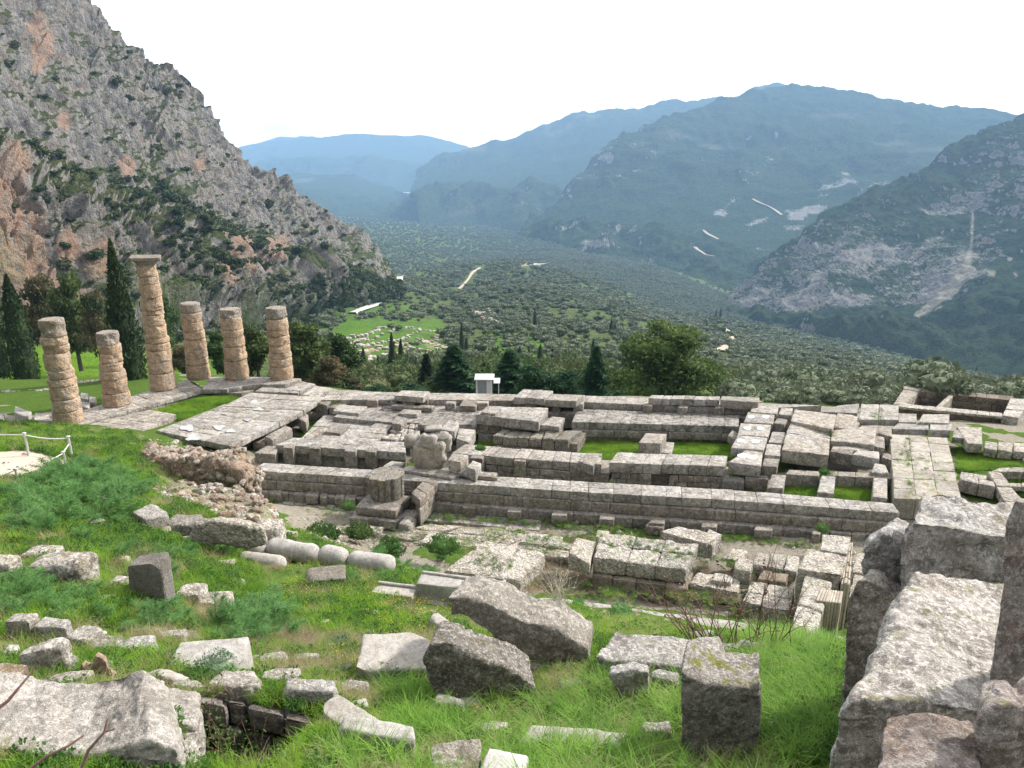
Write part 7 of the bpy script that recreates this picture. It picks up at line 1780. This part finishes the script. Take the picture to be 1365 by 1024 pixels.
for i in range(3):      # small broad-leaved weeds
    rs = np.random.default_rng(360 + i); mb = MB()
    P = lobes([(0, 0, .06, .16, .16, .08), (.06, .04, .1, .1, .1, .06)], 110, rs, .2); P[:, 2] = np.abs(P[:, 2]); mb.add(*quads(P, .018, rs, .3, 1.3)); wp.append(hidden('weed_source', mb, [M['weed']]))
def in_foot(x, y, pad=-.03):
    m = np.zeros(len(x), bool)
    for (cx_, cy_, a, b, rz) in FOOT:
        c_, s_ = math.cos(R(rz)), math.sin(R(rz)); dx, dy = x - cx_, y - cy_
        m |= (np.abs(dx * c_ + dy * s_) < a + pad) & (np.abs(-dx * s_ + dy * c_) < b + pad)
    return m
def field(n, x0, x1, y0, y1):
    x = rng.uniform(x0, x1, n); y = rng.uniform(y0, y1, n)
    P = np.c_[x, y, HZ(x, y)]; return P
def cams(P):
    px, py, t = proj(P); return px, py, t
# upper terrace
P = np.concatenate([field(190000, -27, 17, 2.5, 33), field(26000, -34, -14, 27, 46)])
px, py, t = cams(P)
nz = fbm(P * np.array([.45, .45, 0]), 4, 400); nz2 = fbm(P * np.array([1.4, 1.4, 0]), 3, 401)
vis = (px > -260) & (px < 1600) & (py < 1500) & ((P[:, 2] > 2.2) | (P[:, 0] < -16) & (P[:, 2] > .25)) & (t > 3.2)
path = inpoly(P[:, 0], P[:, 1], PATH)
trench = inpoly(P[:, 0], P[:, 1], TR)
ok = vis & ~path & ~trench & ~in_foot(P[:, 0], P[:, 1])
dens = np.interp(t, [5, 10, 18, 30], [1, 1, .75, .55]) * np.clip(np.interp(t, [8, 20], [.8, .56]) + nz * 1.7 + nz2 * 1.0, np.interp(t, [8, 20], [.3, .03]), 1)
ok &= rng.random(len(P)) < dens
longm = inpoly(px, py, [(470, 900), (560, 905), (720, 930), (800, 900), (910, 900), (905, 1024), (1110, 1100), (420, 1100), (440, 1000), (560, 960)]) | inpoly(px, py, [(1000, 860), (1115, 860), (1120, 1100), (1000, 1100)])
rnd = rng.random(len(P))
dry = ok & ((nz2 + nz * .6) < -.12) & (rnd < .6)
weed = ok & ~dry & (rnd < .32 + nz * .5)
lng = ok & ~dry & ~weed & longm & (rnd > .45)
gr = ok & ~dry & ~weed & ~lng
for nm, m_, pr, s0, s1 in (('grass', gr, gp, .55, 1.05), ('long_grass', lng, gl, .6, 1.0), ('dry_grass', dry, dp, .5, 1.0), ('weeds', weed, wp, .7, 1.5)):
    Q_ = P[m_]; n = len(Q_); s = rng.uniform(s0, s1, n) * np.interp(t[m_], [6, 28], [.85, 1.35])
    scatter(nm, Q_, zrot(n, .12), np.c_[s, s, s * rng.uniform(.75, 1.15, n)], pr); print(nm, n)
# grass inside the temple, by the walls and on the banks behind
def patch(name, poly, z, n, pr, s0=.6, s1=1.1, prob=1.0):
    c = np.array([PZ(x, y, z) for x, y in poly]); lo, hi = c.min(0), c.max(0)
    x = rng.uniform(lo[0], hi[0], n * 3); y = rng.uniform(lo[1], hi[1], n * 3)
    m_ = inpoly(x, y, [tuple(q[:2]) for q in c]); x, y = x[m_][:n], y[m_][:n]
    return np.c_[x, y, HZ(x, y)]
pts_ = []
for poly, z, n in [([(196, 551), (262, 526), (330, 521), (300, 541), (245, 562)], -.5, 2500), ([(772, 575), (985, 575), (985, 612), (765, 612)], -1.6, 5500), ([(1046, 645), (1092, 648), (1090, 668), (1040, 662)], -1.15, 700), ([(1112, 648), (1165, 650), (1165, 668), (1110, 666)], -1.15, 800),
                   ([(1280, 604), (1400, 610), (1400, 628), (1320, 628), (1280, 632)], -1.1, 2600), ([(1345, 630), (1400, 632), (1400, 645), (1350, 643)], -.9, 700), ([(1352, 650), (1400, 652), (1400, 668), (1365, 665)], -.9, 700), ([(640, 590), (680, 592), (680, 606), (650, 604)], -1.9, 300),
                   ([(400, 572), (430, 560), (430, 570), (410, 580)], -1.6, 150)]:
    pts_.append(patch('x', poly, z, n, gp))
Q_ = np.concatenate(pts_); Q_ = np.concatenate([Q_, Q_ + rng.normal(0, .12, Q_.shape) * [1, 1, 0]]); n = len(Q_); s = rng.uniform(.5, 1.3, n) * (1 + .4 * fbm(Q_ * .8, 2, 3))
scatter('court_grass', Q_, zrot(n, .1), np.c_[s * 1.3, s * 1.3, s * .75], gp + wp)
# tufts in joints: foot of the stepped wall, rough pavements, pavement joints
J = []
def line_tufts(x0, y0, x1, y1, z, n, w_=.25):
    u = rng.random(n); a, b = PZ(x0, y0, z), PZ(x1, y1, z)
    Q = a + (b - a) * u[:, None] + np.c_[rng.normal(0, w_, n), rng.normal(0, w_, n), np.zeros(n)]
    k = fbm(Q * .8, 3, 8) > -.15; J.append(Q[k])
line_tufts(345, 669, 470, 679, -1.45, 150, .15); line_tufts(576, 688, 860, 707, -1.45, 420, .2); line_tufts(900, 712, 1090, 728, -1.45, 250, .2)
line_tufts(345, 672, 470, 690, -1.35, 60); line_tufts(420, 716, 700, 712, -1.2, 350, .8); line_tufts(540, 730, 760, 726, -1.1, 400, .8); line_tufts(600, 740, 680, 755, -.48, 60, .4)
line_tufts(800, 720, 920, 740, -.05, 120, .5); line_tufts(760, 700, 830, 712, -1.3, 160, .4); line_tufts(940, 745, 1050, 775, -.8, 200, .6); line_tufts(1197, 600, 1260, 640, -.05, 80, 1.0)
line_tufts(1210, 584, 1215, 660, -.08, 60, .1); line_tufts(1160, 560, 1190, 545, .3, 30, .4); line_tufts(835, 541, 862, 541, -.4, 80, .2); line_tufts(425, 537, 450, 538, -.2, 90, .25); line_tufts(1100, 630, 1112, 634, -.3, 60, .15); line_tufts(1106, 577, 1112, 577, .2, 14, .1)
line_tufts(700, 818, 900, 830, -.1, 300, .6); line_tufts(760, 792, 1000, 800, -1.0, 500, .5)
Q_ = np.concatenate(J); n = len(Q_); s = rng.uniform(.3, .8, n)
scatter('joint_weeds', Q_, zrot(n, .15), np.c_[s * 1.2, s * 1.2, s * .7], gp[:1] + wp + dp[:1])
# left bank behind the columns
n = 30000; ux = rng.uniform(-30, 250, n); uy = rng.uniform(440, 545, n); Q_ = slope_at(ux, uy); k = (Q_[:, 1] > 66) & (Q_[:, 1] < 190); Q_ = Q_[k]; n = len(Q_)
s = rng.uniform(1.0, 2.2, n) * np.interp(Q_[:, 1], [66, 190], [1, 2.5])
scatter('bank_grass', Q_, zrot(n, .1), np.c_[s * 1.5, s * 1.5, s * .6], gp)

# fennel: feathery plants
def fennel(seed, n_st=11, h=.75):
    rs = np.random.default_rng(seed); mb = MB()
    for k in range(n_st):
        a = rs.uniform(0, 6.283); tilt = rs.uniform(.15, 1.15); L = h * rs.uniform(.6, 1.1)
        u = np.linspace(0, 1, 8)[:, None]; d = np.array([math.cos(a), math.sin(a), 0])
        st = d * u * L * math.sin(tilt) + np.c_[0 * u, 0 * u, L * (u * math.cos(tilt) + .18 * np.sin(u * 3.0))]
        mb.add(*tube(st, np.linspace(.008, .003, 8), 4))
        m_ = 62
        i = rs.uniform(.25, 1.0, m_); c = np.stack([np.interp(i, u[:, 0], st[:, q]) for q in range(3)], -1)
        # feathery threads fanning from each stem
        dr = rs.normal(size=(m_, 3)) * [1, 1, .7] + d * .5 + [0, 0, .25]; dr /= np.linalg.norm(dr, axis=1)[:, None]
        ln = .20 * (1.25 - i)[:, None] * rs.uniform(.6, 1.2, (m_, 1)) + .05
        e_ = c + dr * ln
        for f in range(5):      # sub-threads
            b0 = c + dr * ln * (f / 5); d2 = dr + rs.normal(size=(m_, 3)) * .75; d2 /= np.linalg.norm(d2, axis=1)[:, None]
            tip = b0 + d2 * ln * .55; sd = np.cross(d2, rs.normal(size=(m_, 3))); sd /= np.linalg.norm(sd, axis=1)[:, None]; sd *= .0042
            V = np.stack([b0 - sd, b0 + sd, tip], 1).reshape(-1, 3); mb.add(V, np.arange(3 * m_).reshape(m_, 3))
        sd = np.cross(dr, rs.normal(size=(m_, 3))); sd /= np.linalg.norm(sd, axis=1)[:, None]; sd *= .004
        mb.add(np.stack([c - sd, c + sd, e_], 1).reshape(-1, 3), np.arange(3 * m_).reshape(m_, 3))
    return mb.mesh('fennel_plant', M['fern'], False)
FE = [fennel(500 + i) for i in range(4)]
FL = [(60, 645, 1.5), (95, 632, 1.4), (130, 625, 1.5), (160, 640, 1.4), (80, 665, 1.5), (120, 660, 1.6), (160, 668, 1.4), (40, 680, 1.4), (85, 690, 1.5), (130, 690, 1.4), (170, 690, 1.2), (20, 660, 1.2), (30, 700, 1.0), (185, 655, 1.1), (150, 650, 1.5), (110, 645, 1.5), (70, 628, 1.0), (60, 705, 1.0),
      (290, 833, .95), (322, 842, 1.05), (355, 830, 1.1), (385, 842, .9), (330, 818, .9), (305, 852, .8), (372, 820, .8), (345, 850, .8),
      (205, 818, .7), (185, 835, .6), (228, 830, .6), (110, 800, .7), (60, 806, .8), (85, 818, .7), (30, 795, .9), (20, 815, .7), (140, 822, .6), (8, 775, .8), (45, 782, .7),
      (270, 725, .8), (300, 735, .8), (240, 738, .8), (330, 722, .7), (215, 745, .7), (160, 738, .7), (105, 720, .8), (440, 805, .5), (470, 772, .6), (520, 776, .6), (505, 770, .6), (245, 820, .6), (250, 745, .6), (190, 765, .6), (225, 760, .6)]
for i, (x, y, s) in enumerate(FL):
    t_ = GT(x, y + 6); p = W(x, y + 6, t_); o = bpy.data.objects.new('fennel_plant', FE[i % 4]); col.objects.link(o)
    o.location = Vector(p - [0, 0, .05]); o.rotation_euler = (rng.normal(0, .1), rng.normal(0, .1), rng.uniform(0, 6.28)); s *= rng.uniform(.85, 1.1); o.scale = (s * 1.15, s * 1.15, s * .95)
    big = i < 18; mid = 18 <= i < 26
    tag(o, 'feathery green fennel in the large thicket between the rope path and the rubble wall' if big else 'feathery grey-green fennel in the clump beside the upright standing block and smooth slab' if mid else 'feathery fennel plant growing in the left grass among the stones', 'fennel',
        'fennel of the thicket by the path' if big else 'fennel clump above the trench' if mid else 'scattered fennel plants')
for (x, y, s, lb) in [(560, 768, .9, 'feathery fennel at the right end of the rounded column pieces'), (535, 758, 1.1, 'feathery fennel behind the right rounded column piece'), (575, 762, .8, 'feathery fennel touching the upper rimmed slab'), (505, 742, 1.0, 'feathery fennel above the jointed pair of column pieces'), (590, 745, .8, 'feathery fennel left of the flat-topped pitted block')]:
    t_ = GT(x, y + 3, 15, 40); p = W(x, y + 3, t_); o = bpy.data.objects.new('fennel_plant', FE[int(x) % 4]); col.objects.link(o); o.location = Vector(p); o.scale = (s, s, s * .9); o.rotation_euler[2] = x
    tag(o, lb, 'fennel')

# rounded cushion plants and small bushes
def cushion(seed, mat, n, size, sq=.7, asp=2.2):
    rs = np.random.default_rng(seed); mb = MB()
    P = lobes([(0, 0, .35 * sq, .5, .5, .5 * sq), (.2, .1, .3 * sq, .35, .35, .4 * sq), (-.22, -.1, .3 * sq, .33, .3, .4 * sq)], n, rs, .55); P[:, 2] = np.maximum(P[:, 2], 0)
    mb.add(*quads(P, size, rs, .9, asp)); p, q = rb(.75, .7, .5 * sq, .2, .3); mb.add(p + [0, 0, .25 * sq], q)
    return mb.mesh('cushion_plant', M[mat], False)
CU = {'silver': cushion(600, 'silver', 1500, .022), 'weed': cushion(601, 'weed', 1300, .026), 'fern': cushion(602, 'fern', 1300, .026), 'shrub': cushion(603, 'weed2', 1200, .03)}
for (x, y, wpx, kind_, t_, lb) in [(287, 905, 60, 'silver', None, 'silvery green cushion plant on the left wall of the trench'), (515, 915, 62, 'silver', None, 'silvery plant at the foot of the large flat slab'), (450, 868, 36, 'silver', None, 'small greyish plant in the grass left of the large flat slab'),
                                   (826, 822, 32, 'fern', 28.2, 'round green cushion right of the small rectangular stone'), (706, 806, 22, 'fern', 30, 'small green cushion left of the small rectangular stone'), (770, 808, 18, 'fern', 29.5, 'small green cushion touching the right side of the small rectangular stone'),
                                   (464, 678, 20, 'weed', 37.5, 'green plant on the foot of the stepped wall beside the pedestal steps'), (381, 716, 22, 'shrub', 35.5, 'dark green cushion at the right foot of the rubble mound'), (870, 845, 24, 'weed', 25.5, 'green cushion in front of the long low kerb'),
                                   (1098, 632, 14, 'weed', 40, 'green plant on the cross wall behind the three short piers'), (1096, 708, 18, 'weed', 36, 'green plant against the right end of the stepped wall'), (590, 735, 40, 'weed', 33.5, 'low green plant on the pale pitted pavement'),
                                   (430, 722, 44, 'shrub', 36, 'dark green plant in the hollow behind the rounded column pieces'), (480, 715, 34, 'shrub', 36, 'dark green plant below the drum pedestal'), (520, 740, 40, 'shrub', 34, 'green plant above the jointed column pieces'), (640, 600, 14, 'weed', 44, 'green plant between the monument stump and the mossy foundation'),
                                   (850, 545, 24, 'shrub', None, 'green plant growing at the foot of the far wall slabs')]:
    if t_ is None: t_ = GT(x, y, 5, 70)
    p = W(x, y, t_); o = bpy.data.objects.new('cushion_plant', CU[kind_]); col.objects.link(o); s = wpx / F * t_ / 1.0
    o.location = Vector(p); o.scale = (s, s, s); o.rotation_euler[2] = x; tag(o, lb, 'plant')

# bare reddish twigs of the shrub above the kerb
def twigs(name, base_pts, h, n, seed, label, spread=.5, r0=.012, lean=(0, 0), mat='twig', cat='shrub', group=None):
    rs = np.random.default_rng(seed); mb = MB()
    for k in range(n):
        b = base_pts[rs.integers(len(base_pts))] + np.array([rs.normal(0, .12), rs.normal(0, .1), -.05])
        L = h * rs.uniform(.55, 1.1); d = np.array([rs.normal(lean[0], spread), rs.normal(lean[1], spread * .5), 1.0]); d /= np.linalg.norm(d)
        cv = rs.normal(0, .22, 3); P = [b + d * L * u + cv * L * u * u + rs.normal(0, .008, 3) for u in np.linspace(0, 1, 9)]
        mb.add(*tube(P, np.linspace(r0, r0 * .3, 9), 5))
        for j in range(rs.integers(2, 5)):
            i = rs.integers(3, 8); d2 = d + rs.normal(0, .7, 3); d2 /= np.linalg.norm(d2); l2 = L * rs.uniform(.15, .35); c2 = rs.normal(0, .3, 3)
            Q = [P[i] + d2 * l2 * u + c2 * l2 * u * u for u in np.linspace(0, 1, 5)]; mb.add(*tube(Q, np.linspace(r0 * .5, r0 * .2, 5), 4))
            if rs.random() < .4:
                p_, q_ = rb(.035, .035, .03, .012, .03); mb.add(p_ + Q[-1], q_)
    return tag(mb.build(name, M[mat]), label, cat, group)
tb_ = [W(x, y, 13.2) for x, y in [(935, 862), (955, 868), (975, 870), (1000, 868), (1020, 862), (1035, 860)]]
twigs('bare_shrub', tb_[:3], 1.75, 24, 71, 'left half of the bare reddish twiggy shrub standing before the rough wall', .42, .012, (-.28, 0), group=None)
twigs('bare_shrub', tb_[3:], 1.7, 15, 72, 'right part of the bare twiggy shrub, before the fluted wall', .34, .011, (.05, 0))
twigs('bare_shrub', [W(745, 800, 31)], 1.6, 34, 75, 'pale dry bush in front of the left end of the rough wall', .6, .010, (-.1, 0), 'drystick')
# twigs across the bottom-left corner
mb = MB()
for A in [[(20, 1040, 5.2), (60, 1010, 5.2), (90, 995, 5.2), (112, 980, 5.25)], [(95, 1060, 5.2), (118, 1000, 5.1), (140, 975, 5.1), (152, 972, 5.1)], [(140, 976, 5.1), (143, 960, 5.1)]]:
    mb.add(*tube([W(*a) for a in A], np.linspace(.014, .006, len(A)), 6))
tag(mb.build('twig', M['twig']), 'thin reddish bare twigs crossing the bottom left bedrock slab', 'twig')
mb = MB(); mb.add(*tube([W(-30, 965, 5.0), W(10, 935, 5.0), W(46, 892, 5.1)], [.016, .012, .006], 6)); tag(mb.build('twig', M['twig']), 'single reddish twig rising at the left edge of the view', 'twig')
# brambles in the trench
def bramble(loc, seed, label, sc_=1.0):
    rs = np.random.default_rng(seed); e = empty('bramble', loc, label, 'bramble'); mb = MB(); lf = []
    for k in range(22):
        b = loc + np.array([rs.normal(0, .25), rs.normal(0, .2), -.1]); d = np.array([rs.normal(0, .6), rs.normal(0, .4), 1.0]); d /= np.linalg.norm(d); L = sc_ * rs.uniform(.6, 1.2); cv = rs.normal(0, .35, 3) - [0, 0, .4]
        P = np.array([b + d * L * u + cv * L * u * u for u in np.linspace(0, 1, 10)]); mb.add(*tube(P, np.linspace(.007, .002, 10), 4))
        c = P[rs.integers(2, 10, 26)] + rs.normal(0, .05, (26, 3)); lf.append(c)
    mb.build('stems', M['twig'], e); l2 = MB(); l2.add(*quads(np.concatenate(lf), .022, rs, .4, 1.3)); l2.build('leaves', M['weed2'], e, smooth=False); return e
for i, (x, y, t_, s_) in enumerate([(285, 985, 9.9, 1.0), (330, 995, 9.8, .9), (375, 1000, 9.6, .9), (320, 1040, 9.1, .8), (262, 960, 9.6, .9)]):
    bramble(W(x, y, t_) - np.array([0, 0, .5]), 80 + i, ['leafy bramble climbing the left wall of the trench', 'leafy bramble in the middle of the trench', 'leafy bramble under the trench wall', 'low bramble at the bottom edge in the trench', 'bramble hanging over the left lip of the trench'][i], s_)
# dense low leaves on the trench floor
x = rng.uniform(TR[7][0] - 1, TR[3][0] + .5, 2500); y = rng.uniform(6, 11, 2500); k = inpoly(x, y, TR); P = np.c_[x, y, HZ(x, y)][k]; n = len(P); s = rng.uniform(1, 2, n)
scatter('trench_weeds', P, zrot(n, .2), np.c_[s, s, s], wp)
# loose pebbles and rubble on bare soil
pb = []
for i in range(3):
    p_, q_ = rb(1, .8, .6, .25, .2, .08, 2.5, 0, i, (i * 9, 0, 0)); mb = MB(); mb.add(p_, q_); pb.append(hidden('pebble_source', mb, [M['pale'] if i else M['rubble']], True))
P = field(26000, -24, 24, 4, 50); px, py, t = cams(P); nz = fbm(P * np.array([.6, .6, 0]), 4, 410)
pth = inpoly(P[:, 0], P[:, 1], [tuple(np.array(q) * 1.0) for q in PATH])
low = (P[:, 2] < 2.5) & (py > 665) & (py < 880)
edge = inpoly(px, py, [(0, 572), (140, 570), (230, 588), (330, 605), (330, 640), (150, 590), (0, 590)])
k = ((P[:, 2] > 2.5) & (rng.random(len(P)) < .05)) | (pth & (rng.random(len(P)) < .25)) | (low & (nz > 0)) | (edge & (rng.random(len(P)) < .9)) | (inpoly(px, py, [(360, 690), (440, 690), (440, 735), (350, 745)]) & (nz > -.2)) | ((nz < -.35) & (P[:, 2] > 2.5))
P = P[k]; n = len(P); s = rng.gamma(2, .035, n) + .03
scatter('loose_rubble', P, np.c_[rng.normal(0, .4, n), rng.normal(0, .4, n), rng.uniform(0, 6.28, n)], np.c_[s * 1.3, s, s], pb)
print('pebbles', n)
fm, fnt, fb, fo = newmat('yellow_petals', .7, .2); fb.inputs['Base Color'].default_value = (.75, .60, .05, 1)
rs = np.random.default_rng(5); mb = MB(); mb.add(*quads(np.zeros((4, 3)) + [0, 0, .22], .012, rs, .5, 1.0)); mb.add(*tube([[0, 0, 0], [0, 0, .22]], .002, 3), m=1)
fl = hidden('flower_source', mb, [fm, M['weed']])
P = field(9000, -10, 4, 6, 22); px, py, t = cams(P); k = (fbm(P * np.array([.7, .7, 0]), 3, 430) > .05) & inpoly(px, py, [(380, 760), (600, 800), (640, 960), (600, 1024), (420, 1000), (470, 900), (380, 860)]) & ~in_foot(P[:, 0], P[:, 1]); P = P[k]; n = len(P)
scatter('yellow_flowers', P, zrot(n, .2), np.ones((n, 3)), [fl])
# dry brushy patches of last year's stalks
bd = []
for i in range(2):
    mb = MB(); mb.add(*blades(40, .26, .005, .2, 1.5, 380 + i)); bd.append(hidden('brush_source', mb, [M['brush']]))
P = np.concatenate([field(30000, -12, 6, 6, 20), field(9000, -2, 12, 28, 38)]); px, py, t = cams(P); nz = fbm(P * np.array([1.1, 1.1, 0]), 3, 440)
k = (inpoly(px, py, [(330, 850), (480, 850), (500, 890), (460, 930), (390, 925), (330, 880)]) | inpoly(px, py, [(150, 735), (215, 735), (215, 760), (150, 755)]) | inpoly(px, py, [(700, 735), (790, 740), (790, 800), (700, 790)]) | inpoly(px, py, [(760, 890), (900, 900), (900, 960), (740, 960)]) | inpoly(px, py, [(1000, 850), (1060, 850), (1040, 900), (1000, 900)]) | inpoly(px, py, [(170, 900), (240, 870), (260, 900), (210, 920)]) | (nz < -.38)) & ~in_foot(P[:, 0], P[:, 1]) & (rng.random(len(P)) < .7)
P = P[k]; n = len(P); s = rng.uniform(.6, 1.2, n)
scatter('dry_brush', P, zrot(n, .3), np.c_[s, s, s * .8], bd)
n = 900; ux = rng.uniform(-30, 260, n); uy = rng.uniform(455, 545, n); Q_ = slope_at(ux, uy); k = (Q_[:, 1] > 64) & (Q_[:, 1] < 170) & (fbm(Q_ / 9, 3, 450) > -.05); Q_ = Q_[k]; n = len(Q_); s = rng.gamma(2, .16, n) + .1
scatter('bank_stones', Q_, zrot(n, .4), np.c_[s * 1.4, s, s], pb)
# ---------------------------------------------------------------- haze
def boxmesh(x0, x1, y0, y1, z0, z1):
    V, Q = cgrid(np.array([x0, x1]), np.array([y0, y1]), np.array([z0, z1]))
    return V, Q
hm = bpy.data.materials.new('haze'); hm.use_nodes = True
ht = hm.node_tree; ht.nodes.clear()
hv = ht.nodes.new('ShaderNodeVolumePrincipled')
hv.inputs['Color'].default_value = (0.40, 0.65, 1.0, 1)
hv.inputs['Density'].default_value = 7.8e-5
hv.inputs['Anisotropy'].default_value = 0.1
ho = ht.nodes.new('ShaderNodeOutputMaterial'); ht.links.new(hv.outputs[0], ho.inputs['Volume'])
hv_, hq_ = boxmesh(-8000, 8000, -120, 13900, -900, 640)
mb = MB(); mb.add(hv_, hq_)
hz = mb.build('haze', hm, smooth=False, origin=None)
tag(hz, kind='stuff')
